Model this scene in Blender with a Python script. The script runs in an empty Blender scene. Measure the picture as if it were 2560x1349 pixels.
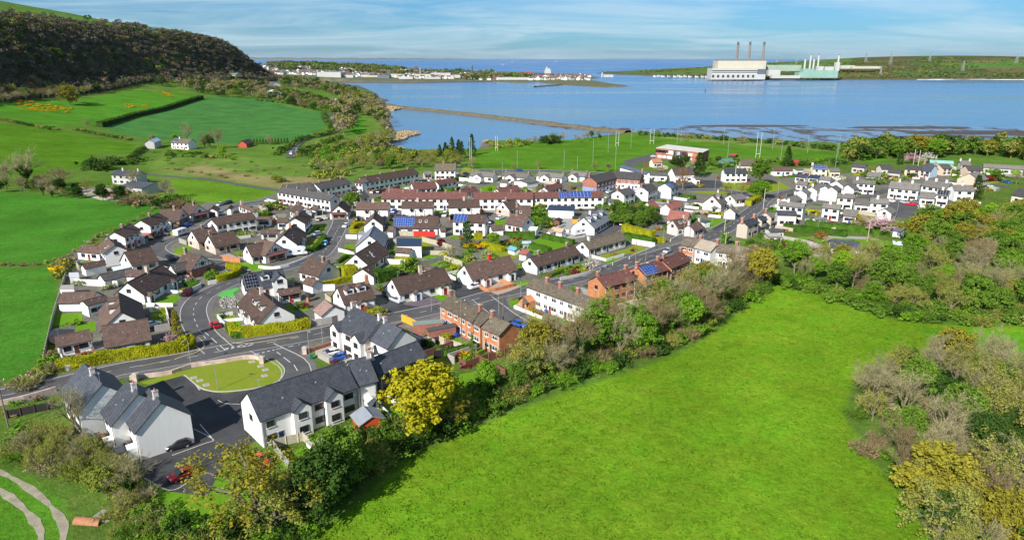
import bpy, math, random
import numpy as np
from mathutils import Vector
sc = bpy.context.scene
COL = sc.collection
R = math.radians
# ---------------------------------------------------------------- camera
PITCH, FPX, PW, PH, CZ = R(17.2), 1707.0,2560.0,1349.0,70.0
cam = bpy.data.cameras.new('camera');cam_o = bpy.data.objects.new('camera', cam);COL.objects.link(cam_o)
cam_o.location = (0,0, CZ);cam_o.rotation_euler = (R(90) - PITCH, 0,0)
cam.sensor_fit = 'HORIZONTAL';cam.sensor_width = 36.0;cam.lens = 36.0 * FPX / PW
cam.clip_start = 0.5;cam.clip_end = 200000
sc.camera = cam_o
# ---------------------------------------------------------------- exposure
sc.view_settings.view_transform = 'Standard';sc.view_settings.look = 'None'
sc.view_settings.gamma = 1;sc.view_settings.use_curve_mapping = False
sc.view_settings.exposure = 0.66
# ---------------------------------------------------------------- sun and sky
SUN_AZ = math.atan2(-0.55,-0.835)      # azimuth from +Y, clockwise: behind the camera, left
SUN_EL = R(34)
world = bpy.data.worlds.new('World');sc.world = world;world.use_nodes = True
def build_world():
 nt = world.node_tree;nt.nodes.clear();N = nt.nodes.new;L = nt.links.new
 out = N('ShaderNodeOutputWorld');bg = N('ShaderNodeBackground');bg.inputs[1].default_value = 0.105
 sky = N('ShaderNodeTexSky');sky.sky_type = 'NISHITA';sky.sun_disc = False
 sky.sun_elevation = SUN_EL;sky.sun_rotation = SUN_AZ % (2 * math.pi)
 sky.air_density = 1.0;sky.dust_density = 0.25;sky.ozone_density = 3.0;sky.altitude = 100
 geo = N('ShaderNodeTexCoord');sep = N('ShaderNodeSeparateXYZ');L(geo.outputs['Generated'], sep.inputs[0])
 # project the view direction on a high cloud layer
 mx = N('ShaderNodeMath');mx.operation = 'ADD';mx.inputs[1].default_value = 0.10;L(sep.outputs[2], mx.inputs[0])
 ab = N('ShaderNodeMath');ab.operation = 'MAXIMUM';ab.inputs[1].default_value = 0.09;L(mx.outputs[0], ab.inputs[0])
 dx = N('ShaderNodeMath');dx.operation = 'DIVIDE';L(sep.outputs[0], dx.inputs[0]);L(ab.outputs[0], dx.inputs[1])
 dy = N('ShaderNodeMath');dy.operation = 'DIVIDE';L(sep.outputs[1], dy.inputs[0]);L(ab.outputs[0], dy.inputs[1])
 cb = N('ShaderNodeCombineXYZ');L(dx.outputs[0], cb.inputs[0]);L(dy.outputs[0], cb.inputs[1])
 mp = N('ShaderNodeMapping');mp.inputs['Rotation'].default_value = (0,0, R(14));mp.inputs['Scale'].default_value = (0.55,0.95,1);L(cb.outputs[0], mp.inputs[0])
 n1 = N('ShaderNodeTexNoise');n1.inputs['Scale'].default_value = 0.9;n1.inputs['Detail'].default_value = 9;n1.inputs['Roughness'].default_value = 0.62;n1.inputs['Distortion'].default_value = 0.7;L(mp.outputs[0], n1.inputs[0])
 r1 = N('ShaderNodeValToRGB');r1.color_ramp.elements[0].position = 0.40;r1.color_ramp.elements[1].position = 0.68;L(n1.outputs[0], r1.inputs[0])
 # tint: clearer blue low down, as the photograph's sky
 tint = N('ShaderNodeValToRGB');e = tint.color_ramp.elements
 e[0].position = 0.0;e[0].color = (0.17,0.37,0.60,1);e[1].position = 0.25;e[1].color = (0.30,0.50,0.66,1)
 L(sep.outputs[2], tint.inputs[0])
 mul = N('ShaderNodeMix');mul.data_type = 'RGBA';mul.blend_type = 'MULTIPLY';mul.inputs[0].default_value = 1
 L(sky.outputs[0], mul.inputs[6]);L(tint.outputs[0], mul.inputs[7])
 fac = N('ShaderNodeMath');fac.operation = 'MULTIPLY';fac.inputs[1].default_value = 0.72;L(r1.outputs[0], fac.inputs[0])
 cl = N('ShaderNodeMix');cl.data_type = 'RGBA';cl.inputs[7].default_value = (4.0,5.0,5.6,1)
 L(fac.outputs[0], cl.inputs[0]);L(mul.outputs[2], cl.inputs[6])
 L(cl.outputs[2], bg.inputs[0]);L(bg.outputs[0], out.inputs[0])
build_world()
sl = bpy.data.lights.new('sun', 'SUN');sl.energy = 4.7;sl.angle = R(0.5);sl.color = (1.0,0.955,0.88)
so = bpy.data.objects.new('sun', sl);COL.objects.link(so)
sv = Vector((math.sin(SUN_AZ) * math.cos(SUN_EL), math.cos(SUN_AZ) * math.cos(SUN_EL), math.sin(SUN_EL)))
so.rotation_euler = sv.to_track_quat('Z', 'Y').to_euler()
so.location = (-200,-200,300)
try:
 sc.cycles.max_bounces = 6;sc.cycles.diffuse_bounces = 3;sc.cycles.transparent_max_bounces = 6;sc.cycles.volume_bounces = 0
except Exception: pass
# ---------------------------------------------------------------- photograph pixel (2560 x 1349) -> world
CP, SP = math.cos(PITCH), math.sin(PITCH)
def ray(px, py):
 u = (px - PW / 2) / FPX;v = (py - PH / 2) / FPX
 return (u, CP - SP * v, -SP - CP * v)
def atz(px, py, z):
 dx, dy, dz = ray(px, py);t = (z - CZ) / dz
 return (dx * t, dy * t)
# ---------------------------------------------------------------- terrain height
def sst(a, b, x):
 t = np.clip((x - a) / (b - a), 0,1);return t * t * (3 - 2 * t)
def hbase(x, y):
 x = np.asarray(x, float);y = np.asarray(y, float)
 z = np.maximum(9.2 - 0.0105 * y, 2.0)
 r = np.maximum((-130 - 0.2 * np.minimum(y, 700)) - x, 0)
 fal = 1 - 0.75 * sst(1300,2100, y)
 z = z + 0.115 * r * r / (r + 80) * fal
 xf = np.interp(y, [400,730,1000,1210,1340,1700,2100], [-520,-530,-562,-600,-565,-575,-640])
 u = xf - x
 top = 1 - sst(1650,2050, y)
 z = z + (74 * sst(0,105, u) + 0.09 * np.maximum(u - 95,0)) * top
 # low undulation away from the village
 far = sst(0,120, r) + sst(900,1200, y)
 z = z + far * 1.2 * np.sin(x * 0.021 + 1.3) * np.cos(y * 0.017)
 return z
TT = np.geomspace(60,9000,2600)
def G(px, py):
 dx, dy, dz = ray(px, py)
 if dz > -1e-5: dz = -1e-5
 X, Y, Z = dx * TT, dy * TT, CZ + dz * TT
 d = Z - hbase(X, Y);i = int(np.argmax(d < 0))
 if d[i] >= 0: i = len(TT) - 1
 if i == 0: i = 1
 a, b = d[i - 1], d[i];f = a / (a - b) if a != b else 0
 t = TT[i - 1] + f * (TT[i] - TT[i - 1])
 return Vector((dx * t, dy * t, CZ + dz * t))
def hz(x, y): return float(hbase(x, y))
# ---------------------------------------------------------------- mesh helpers
class MB:
 def __init__(s): s.v = [];s.f = [];s.m = []
 def face(s, pts, m=0):
  i = len(s.v);s.v += [tuple(p) for p in pts];s.f.append(tuple(range(i, i + len(pts))));s.m.append(m)
 def box(s, x0, x1, y0, y1, z0, z1, m=0):
  i = len(s.v)
  s.v += [(x0, y0, z0), (x1, y0, z0), (x1, y1, z0), (x0, y1, z0), (x0, y0, z1), (x1, y0, z1), (x1, y1, z1), (x0, y1, z1)]
  for q in ((3,2,1,0), (4,5,6,7), (0,1,5,4), (1,2,6,5), (2,3,7,6), (3,0,4,7)):
   s.f.append(tuple(i + k for k in q));s.m.append(m)
 def prism(s, pts, z0, z1, m=0, mt=None):
  n = len(pts);a = sum(pts[k][0] * pts[(k + 1) % n][1] - pts[(k + 1) % n][0] * pts[k][1] for k in range(n))
  if a < 0: pts = pts[::-1]
  zz0 = [z0] * n if not callable(z0) else [z0(*p[:2]) for p in pts]
  zz1 = [z1] * n if not callable(z1) else [z1(*p[:2]) for p in pts]
  i = len(s.v);s.v += [(p[0], p[1], zz0[k]) for k, p in enumerate(pts)] + [(p[0], p[1], zz1[k]) for k, p in enumerate(pts)]
  s.f.append(tuple(i + k for k in range(n))[::-1]);s.m.append(m)
  s.f.append(tuple(i + n + k for k in range(n)));s.m.append(m if mt is None else mt)
  for k in range(n):
   j = (k + 1) % n;s.f.append((i + k, i + j, i + n + j, i + n + k));s.m.append(m)
 def hull2(s, A, B, m=0):      # two matching loops joined, closed
  i = len(s.v);n = len(A);s.v += [tuple(p) for p in A] + [tuple(p) for p in B]
  s.f.append(tuple(i + k for k in range(n))[::-1]);s.m.append(m);s.f.append(tuple(i + n + k for k in range(n)));s.m.append(m)
  for k in range(n):
   j = (k + 1) % n;s.f.append((i + k, i + j, i + n + j, i + n + k));s.m.append(m)
 def tube(s, p, q, r0, r1, n=6, m=0, cap=True):
  p, q = Vector(p), Vector(q);d = (q - p)
  if d.length < 1e-6: return
  d.normalize();a = d.orthogonal().normalized();b = d.cross(a);i = len(s.v)
  for c, r in ((p, r0), (q, r1)):
   for k in range(n):
    t = 2 * math.pi * k / n;s.v.append(tuple(c + a * (r * math.cos(t)) + b * (r * math.sin(t))))
  for k in range(n):
   j = (k + 1) % n;s.f.append((i + k, i + j, i + n + j, i + n + k));s.m.append(m)
  if cap:
   s.f.append(tuple(i + n + k for k in range(n)));s.m.append(m);s.f.append(tuple(i + k for k in range(n))[::-1]);s.m.append(m)
 def mesh(s, name, mats):
  me = bpy.data.meshes.new(name);me.from_pydata(s.v, [], s.f)
  for m in mats: me.materials.append(m)
  if len(mats) > 1: me.polygons.foreach_set('material_index', s.m)
  me.update();return me
 def build(s, name, mats, parent=None, smooth=False):
  me = s.mesh(name, mats if isinstance(mats, (list, tuple)) else [mats])
  if smooth: me.polygons.foreach_set('use_smooth', [True] * len(me.polygons))
  return link(name, me, parent)
def link(name, me, parent=None, loc=None, rz=None, sc_=None):
 o = bpy.data.objects.new(name, me);COL.objects.link(o)
 if parent is not None: o.parent = parent
 if loc is not None: o.location = loc
 if rz is not None: o.rotation_euler = (0,0, rz)
 if sc_ is not None: o.scale = sc_ if hasattr(sc_, '__len__') else (sc_,) * 3
 return o
def tag(o, label=None, cat=None, group=None, kind=None):
 if label: o['label'] = label
 if cat: o['category'] = cat
 if group: o['group'] = group
 if kind: o['kind'] = kind
 return o
def empty(name, loc, rz=0):
 o = bpy.data.objects.new(name, None);COL.objects.link(o);o.location = loc;o.rotation_euler = (0,0, rz);o.empty_display_size = 0.3;return o
def npmesh(name, V, F, mats, midx=None, smooth=False):
 me = bpy.data.meshes.new(name);V = np.asarray(V, np.float32);F = np.asarray(F, np.int32)
 n, k = F.shape;me.vertices.add(len(V));me.vertices.foreach_set('co', V.ravel())
 me.loops.add(n * k);me.loops.foreach_set('vertex_index', F.ravel())
 me.polygons.add(n);me.polygons.foreach_set('loop_start', np.arange(0, n * k, k, dtype=np.int32));
 try: me.polygons.foreach_set('loop_total', np.full(n, k, np.int32))
 except Exception: pass
 for m in mats: me.materials.append(m)
 if midx is not None: me.polygons.foreach_set('material_index', np.asarray(midx, np.int32))
 if smooth: me.polygons.foreach_set('use_smooth', np.ones(n, bool))
 me.update(calc_edges=True);return me
def ordn(n):
 W = ['first', 'second', 'third', 'fourth', 'fifth', 'sixth', 'seventh', 'eighth', 'ninth', 'tenth', 'eleventh', 'twelfth']
 if n <= 12: return W[n - 1]
 return f"{n}{'th' if 10 <= n % 100 <= 20 else {1: 'st', 2: 'nd', 3: 'rd'}.get(n % 10, 'th')}"
# ---------------------------------------------------------------- materials
MATS = {}
def mat(name, col, rough=0.85, var=0.12, scale=1.2, bump=0.0, bscale=8.0, col2=None, metal=0.0, spec=0.3, coord='Object'):
 if name in MATS: return MATS[name]
 m = bpy.data.materials.new(name);m.use_nodes = True;nt = m.node_tree;b = nt.nodes['Principled BSDF'];N = nt.nodes.new;L = nt.links.new
 b.inputs['Roughness'].default_value = rough;b.inputs['Metallic'].default_value = metal
 b.inputs['Specular IOR Level'].default_value = spec
 tc = N('ShaderNodeTexCoord')
 ns = N('ShaderNodeTexNoise');ns.inputs['Scale'].default_value = scale;ns.inputs['Detail'].default_value = 6;ns.inputs['Roughness'].default_value = 0.65
 L(tc.outputs[coord], ns.inputs[0])
 rp = N('ShaderNodeValToRGB');e = rp.color_ramp.elements;e[0].position = 0.3;e[1].position = 0.7
 c2 = col2 or tuple(min(c * (1 + var), 1) for c in col);c1 = col if col2 else tuple(c * (1 - var) for c in col)
 e[0].color = (*c1,1);e[1].color = (*c2,1);L(ns.outputs[0], rp.inputs[0]);L(rp.outputs[0], b.inputs['Base Color'])
 if bump:
  n2 = N('ShaderNodeTexNoise');n2.inputs['Scale'].default_value = bscale;n2.inputs['Detail'].default_value = 4;L(tc.outputs[coord], n2.inputs[0])
  bp = N('ShaderNodeBump');bp.inputs['Strength'].default_value = bump;bp.inputs['Distance'].default_value = 0.1;L(n2.outputs[0], bp.inputs['Height']);L(bp.outputs[0], b.inputs['Normal'])
 MATS[name] = m;return m
def tone(nt, sock, lo, hi):
 """paint and tiles age differently from house to house"""
 N = nt.nodes.new;oi = N('ShaderNodeObjectInfo');k = N('ShaderNodeMapRange');k.inputs[3].default_value = lo;k.inputs[4].default_value = hi;nt.links.new(oi.outputs['Random'], k.inputs[0])
 m = N('ShaderNodeMix');m.data_type = 'RGBA';m.blend_type = 'MULTIPLY';m.inputs[0].default_value = 1;nt.links.new(sock, m.inputs[6]);nt.links.new(k.outputs[0], m.inputs[7]);return m.outputs[2]
def roofmat(name, c1, c2, period=0.34, stain=(0.2,0.19,0.16), st=0.25, line=0.55, rough=0.8):
 """roof tiles: courses across the slope, joints along it, lichen and weather patches"""
 m = bpy.data.materials.new(name);m.use_nodes = True;nt = m.node_tree;b = nt.nodes['Principled BSDF'];N = nt.nodes.new;L = nt.links.new
 b.inputs['Roughness'].default_value = rough;b.inputs['Specular IOR Level'].default_value = 0.3
 tc = N('ShaderNodeTexCoord');sp = N('ShaderNodeSeparateXYZ');L(tc.outputs['Object'], sp.inputs[0])
 def saw(o, per):
  a = N('ShaderNodeMath');a.operation = 'DIVIDE';a.inputs[1].default_value = per;L(o, a.inputs[0])
  f = N('ShaderNodeMath');f.operation = 'FRACT';L(a.outputs[0], f.inputs[0]);return a, f
 a, f = saw(sp.outputs[2], period * 0.6)
 fl = N('ShaderNodeMath');fl.operation = 'FLOOR';L(a.outputs[0], fl.inputs[0])
 xo = N('ShaderNodeMath');xo.operation = 'DIVIDE';xo.inputs[1].default_value = 0.33;L(sp.outputs[0], xo.inputs[0])
 xf = N('ShaderNodeMath');xf.operation = 'FLOOR';L(xo.outputs[0], xf.inputs[0])
 cm = N('ShaderNodeCombineXYZ');L(xf.outputs[0], cm.inputs[0]);L(fl.outputs[0], cm.inputs[1])
 wn = N('ShaderNodeTexWhiteNoise');L(cm.outputs[0], wn.inputs[0])
 ns = N('ShaderNodeTexNoise');ns.inputs['Scale'].default_value = 0.9;ns.inputs['Detail'].default_value = 6;L(tc.outputs['Object'], ns.inputs[0])
 ad = N('ShaderNodeMath');ad.operation = 'MULTIPLY_ADD';ad.inputs[1].default_value = 0.45;L(wn.outputs[0], ad.inputs[0]);L(ns.outputs[0], ad.inputs[2])
 rp = N('ShaderNodeValToRGB');e = rp.color_ramp.elements;e[0].position = 0.4;e[1].position = 1.0;e[0].color = (*c1,1);e[1].color = (*c2,1);L(ad.outputs[0], rp.inputs[0])
 n3 = N('ShaderNodeTexNoise');n3.inputs['Scale'].default_value = 2.3;n3.inputs['Detail'].default_value = 8;n3.inputs['Roughness'].default_value = 0.75;L(tc.outputs['Object'], n3.inputs[0])
 r3 = N('ShaderNodeMapRange');r3.inputs[1].default_value = 0.52;r3.inputs[2].default_value = 0.75;r3.inputs[4].default_value = st;L(n3.outputs[0], r3.inputs[0])
 mx = N('ShaderNodeMix');mx.data_type = 'RGBA';mx.inputs[7].default_value = (*stain, 1);L(r3.outputs[0], mx.inputs[0]);L(rp.outputs[0], mx.inputs[6])
 lt = N('ShaderNodeMapRange');lt.inputs[1].default_value = 0.0;lt.inputs[2].default_value = 0.3;lt.inputs[3].default_value = line;lt.inputs[4].default_value = 1.0;L(f.outputs[0], lt.inputs[0])
 mu = N('ShaderNodeMix');mu.data_type = 'RGBA';mu.blend_type = 'MULTIPLY';mu.inputs[0].default_value = 1;L(mx.outputs[2], mu.inputs[6]);L(lt.outputs[0], mu.inputs[7])
 L(tone(nt, mu.outputs[2], .75,1.25), b.inputs['Base Color'])
 bp = N('ShaderNodeBump');bp.inputs['Strength'].default_value = 0.5;bp.inputs['Distance'].default_value = 0.05;L(f.outputs[0], bp.inputs['Height']);L(bp.outputs[0], b.inputs['Normal'])
 MATS[name] = m;return m
def wallmat(name, c, dirt=0.06):
 """painted render, weathered: faint streaks and patches"""
 m = bpy.data.materials.new(name);m.use_nodes = True;nt = m.node_tree;b = nt.nodes['Principled BSDF'];N = nt.nodes.new;L = nt.links.new
 b.inputs['Roughness'].default_value = 0.9;b.inputs['Specular IOR Level'].default_value = 0.2
 tc = N('ShaderNodeTexCoord');mp = N('ShaderNodeMapping');mp.inputs['Scale'].default_value = (1.3,1.3,0.22);L(tc.outputs['Object'], mp.inputs[0])
 ns = N('ShaderNodeTexNoise');ns.inputs['Scale'].default_value = 1.4;ns.inputs['Detail'].default_value = 8;ns.inputs['Roughness'].default_value = 0.7;L(mp.outputs[0], ns.inputs[0])
 rp = N('ShaderNodeValToRGB');e = rp.color_ramp.elements;e[0].position = 0.25;e[1].position = 0.6
 e[0].color = (*[x * (1 - dirt * 1.6) for x in c], 1);e[1].color = (*c, 1);L(ns.outputs[0], rp.inputs[0]);L(tone(nt, rp.outputs[0], .84,1.0), b.inputs['Base Color'])
 MATS[name] = m;return m
def brickmat(name, c1, c2, mortar):
 m = bpy.data.materials.new(name);m.use_nodes = True;nt = m.node_tree;b = nt.nodes['Principled BSDF'];N = nt.nodes.new;L = nt.links.new
 b.inputs['Roughness'].default_value = 0.9
 tc = N('ShaderNodeTexCoord');sp = N('ShaderNodeSeparateXYZ');L(tc.outputs['Object'], sp.inputs[0])
 ad = N('ShaderNodeMath');ad.operation = 'ADD';L(sp.outputs[0], ad.inputs[0]);L(sp.outputs[1], ad.inputs[1])
 cb = N('ShaderNodeCombineXYZ');L(ad.outputs[0], cb.inputs[0]);L(sp.outputs[2], cb.inputs[1])
 br = N('ShaderNodeTexBrick');br.inputs['Scale'].default_value = 1.0;br.inputs['Brick Width'].default_value = 0.45;br.inputs['Row Height'].default_value = 0.15;br.inputs['Mortar Size'].default_value = 0.012
 br.inputs['Color1'].default_value = (*c1,1);br.inputs['Color2'].default_value = (*c2,1);br.inputs['Mortar'].default_value = (*mortar, 1);L(cb.outputs[0], br.inputs[0])
 ns = N('ShaderNodeTexNoise');ns.inputs['Scale'].default_value = 0.8;ns.inputs['Detail'].default_value = 6;L(tc.outputs['Object'], ns.inputs[0])
 mr = N('ShaderNodeMapRange');mr.inputs[1].default_value = 0.3;mr.inputs[2].default_value = 0.7;mr.inputs[3].default_value = 0.78;mr.inputs[4].default_value = 1.15;L(ns.outputs[0], mr.inputs[0])
 mu = N('ShaderNodeMix');mu.data_type = 'RGBA';mu.blend_type = 'MULTIPLY';mu.inputs[0].default_value = 1;L(br.outputs[0], mu.inputs[6]);L(mr.outputs[0], mu.inputs[7]);L(mu.outputs[2], b.inputs['Base Color'])
 MATS[name] = m;return m
def leafmat(name, c1, c2, trans=0.15, hue=0.25):
 """leaves: each tree and each clump of it has its own tone"""
 m = bpy.data.materials.new(name);m.use_nodes = True;nt = m.node_tree;nt.nodes.clear();N = nt.nodes.new;L = nt.links.new
 out = N('ShaderNodeOutputMaterial');d = N('ShaderNodeBsdfDiffuse');t = N('ShaderNodeBsdfTranslucent');mx = N('ShaderNodeMixShader');mx.inputs[0].default_value = trans
 tc = N('ShaderNodeTexCoord');ns = N('ShaderNodeTexNoise');ns.inputs['Scale'].default_value = 0.55;ns.inputs['Detail'].default_value = 5;ns.inputs['Roughness'].default_value = 0.7;L(tc.outputs['Object'], ns.inputs[0])
 oi = N('ShaderNodeObjectInfo');ad = N('ShaderNodeMath');ad.operation = 'MULTIPLY_ADD';ad.inputs[1].default_value = hue;L(oi.outputs['Random'], ad.inputs[0]);L(ns.outputs[0], ad.inputs[2])
 rp = N('ShaderNodeValToRGB');e = rp.color_ramp.elements;e[0].position = 0.38;e[1].position = 0.38 + 0.34 + hue * 0.5;e[0].color = (*c1,1);e[1].color = (*c2,1);L(ad.outputs[0], rp.inputs[0])
 L(rp.outputs[0], d.inputs[0]);L(rp.outputs[0], t.inputs[0]);L(d.outputs[0], mx.inputs[1]);L(t.outputs[0], mx.inputs[2]);L(mx.outputs[0], out.inputs[0])
 MATS[name] = m;return m
# ================================================================ LAND, SEA
def seapt(px, py): x, y = atz(px, py, 0);return (x, y)
COAST_MAIN = [seapt(*p) for p in [(2560,384),(2480,372),(2300,369),(2100,362),(1900,352),(1750,343),(1600,333),(1565,331),(1545,336),(1500,340),(1400,354),(1300,356),(1210,354),(1192,378),(1060,380),(1000,374),(958,368),(990,331),(968,292),(958,276),(985,268),(972,261),(952,248),(944,235),(909,219),(850,212),(818,208),(801,205),(900,205.5),(1000,206),(1228,205),(1300,208),(1340,206),(1400,213),(1500,219),(1581,217),(1522,208),(1470,199),(1500,195),(1475,190),(1400,185),(1250,180),(1100,177),(900,175),(640,173)]]
_r = COAST_MAIN[0]
COAST_MAIN = [(3000, _r[1] - 60), *COAST_MAIN, (-9000,5500), (-9000,-400), (3000,-400)]
COAST_ISLE = [seapt(*p) for p in [(2850,203),(2560,200.5),(2300,200),(2100,200),(1900,200),(1780,197),(1700,192),(1650,189.5),(1560,186.5),(1493,183.5),(1500,181.5),(1560,179),(1640,175),(1750,172),(1950,169),(2300,167),(2900,166)]]
def sdist(px, py, poly):
 """signed distance to a polygon, positive inside;arrays"""
 P = np.array(poly);Q = np.roll(P, -1,0);d2 = np.full(px.shape, 1e18);ins = np.zeros(px.shape, bool)
 for (x0, y0), (x1, y1) in zip(P, Q):
  ex, ey = x1 - x0, y1 - y0;l2 = ex * ex + ey * ey + 1e-9
  t = np.clip(((px - x0) * ex + (py - y0) * ey) / l2,0,1)
  d2 = np.minimum(d2,(px - x0 - t * ex) ** 2 + (py - y0 - t * ey) ** 2)
  c = ((y0 > py) != (y1 > py)) & (px < ex * (py - y0) / (y1 - y0 + 1e-12) + x0);ins ^= c
 return np.where(ins, 1,-1) * np.sqrt(d2)
def inside(px, py, poly):
 ins = np.zeros(px.shape, bool);n = len(poly)
 for k in range(n):
  (x0, y0), (x1, y1) = poly[k], poly[(k + 1) % n]
  if y0 == y1: continue
  ins ^= ((y0 > py) != (y1 > py)) & (px < (x1 - x0) * (py - y0) / (y1 - y0) + x0)
 return ins
def gpoly(pts): return [tuple(G(*p)[:2]) for p in pts]
C_BRIGHT, C_DEEP, C_MID, C_TEAL, C_PITCH = (.148,.275,.016), (.062,.19,.022), (.10,.18,.03), (.062,.178,.045), (.085,.195,.018)
C_ROUGH, C_TAN, C_OLIVE, C_GARDEN, C_PAVE = (.13,.21,.04), (.36,.29,.15), (.12,.145,.035), (.10,.16,.03), (.17,.16,.14)
C_WOOD, C_TOWN, C_PLAT = (.09,.08,.045), (.13,.14,.09), (.09,.17,.035)
ZONES = [  # pixel outline on the ground, colour, soft edge (m), name
 ([(400,470),(700,470),(1180,420),(1480,425),(1800,400),(2600,420),(2600,520),(2380,560),(2250,700),(1950,680),(1300,900),(1180,1080),(700,1180),(640,1400),(-100,1400),(-60,960),(100,860),(150,640),(330,560)], C_GARDEN, 3),
 ([(520,505),(1000,440),(1180,428),(1480,440),(2000,430),(2380,440),(2380,540),(2100,560),(1900,580),(1700,640),(1300,840),(1050,880),(600,900),(160,900),(160,640)], C_PAVE, 3),
 ([(600,1500),(760,1349),(900,1255),(1010,1150),(1200,1062),(1400,985),(1600,920),(1700,882),(1800,822),(1870,762),(1935,712),(2050,735),(2150,775),(2240,800),(2380,812),(2580,815),(2580,925),(2400,900),(2200,895),(2130,960),(2110,1040),(2180,1150),(2260,1240),(2340,1349),(2400,1600),(600,1600)], C_BRIGHT, 1.5),
 ([(-80,470),(260,495),(390,505),(430,520),(330,560),(250,590),(190,625),(110,662),(-80,662)], C_DEEP, 1.5),
 ([(-80,672),(140,668),(140,760),(110,880),(60,940),(-80,965)], C_DEEP, 1.5),
 ([(-80,300),(130,322),(240,345),(340,362),(330,385),(240,380),(200,420),(120,440),(-80,440)], (.085,.19,.015), 2),
 ([(-80,245),(200,250),(330,228),(500,238),(440,262),(330,290),(240,312),(120,315),(-80,290)], (.075,.21,.02), 3),
 ([(250,315),(420,272),(520,243),(560,240),(640,247),(812,280),(815,320),(775,335),(730,358),(650,352),(590,362),(440,350),(360,345),(280,330)], C_TEAL, 2),
 ([(400,388),(560,385),(720,405),(900,420),(1180,432),(1000,440),(880,440),(700,470),(540,450),(420,440),(370,430)], C_ROUGH, 4),
 ([(640,440),(800,442),(880,432),(840,450),(700,472),(560,448),(400,425),(520,412)], (.24,.21,.09), 8),
 ([(440,448),(560,456),(700,478),(640,500),(560,510),(450,495),(370,480)], (.11,.22,.02), 2),
 ([(830,362),(960,376),(900,398),(800,398),(770,380)], (.07,.22,.015), 3),
 ([(860,310),(905,290),(915,325),(880,345)], (.07,.22,.02), 3),
 ([(640,218),(740,222),(740,245),(640,240)], (.16,.2,.05), 4),
 ([(1170,400),(1190,365),(1240,358),(1600,340),(1700,352),(2080,376),(2115,392),(2100,402),(1880,392),(1660,392),(1565,404),(1540,426),(1480,429),(1180,424)], C_PITCH, 1.5),
 ([(1600,337),(1750,345),(2100,372),(2110,380),(1950,370),(1700,351)], (.15,.22,.05), 1.5),
 ([(2160,375),(2210,372),(2215,400),(2160,405)], (.09,.24,.015), 3),
 ([(2300,820),(2580,830),(2580,930),(2400,915)], (.10,.26,.015), 3),
 ([(-80,1200),(0,1170),(90,1200),(160,1260),(190,1400),(-80,1400)], (.09,.22,.02), 2),
 ([(0,40),(30,30),(230,50),(480,75),(430,90),(300,80),(120,70),(0,70)], (.075,.18,.02), 10),
]
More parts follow.
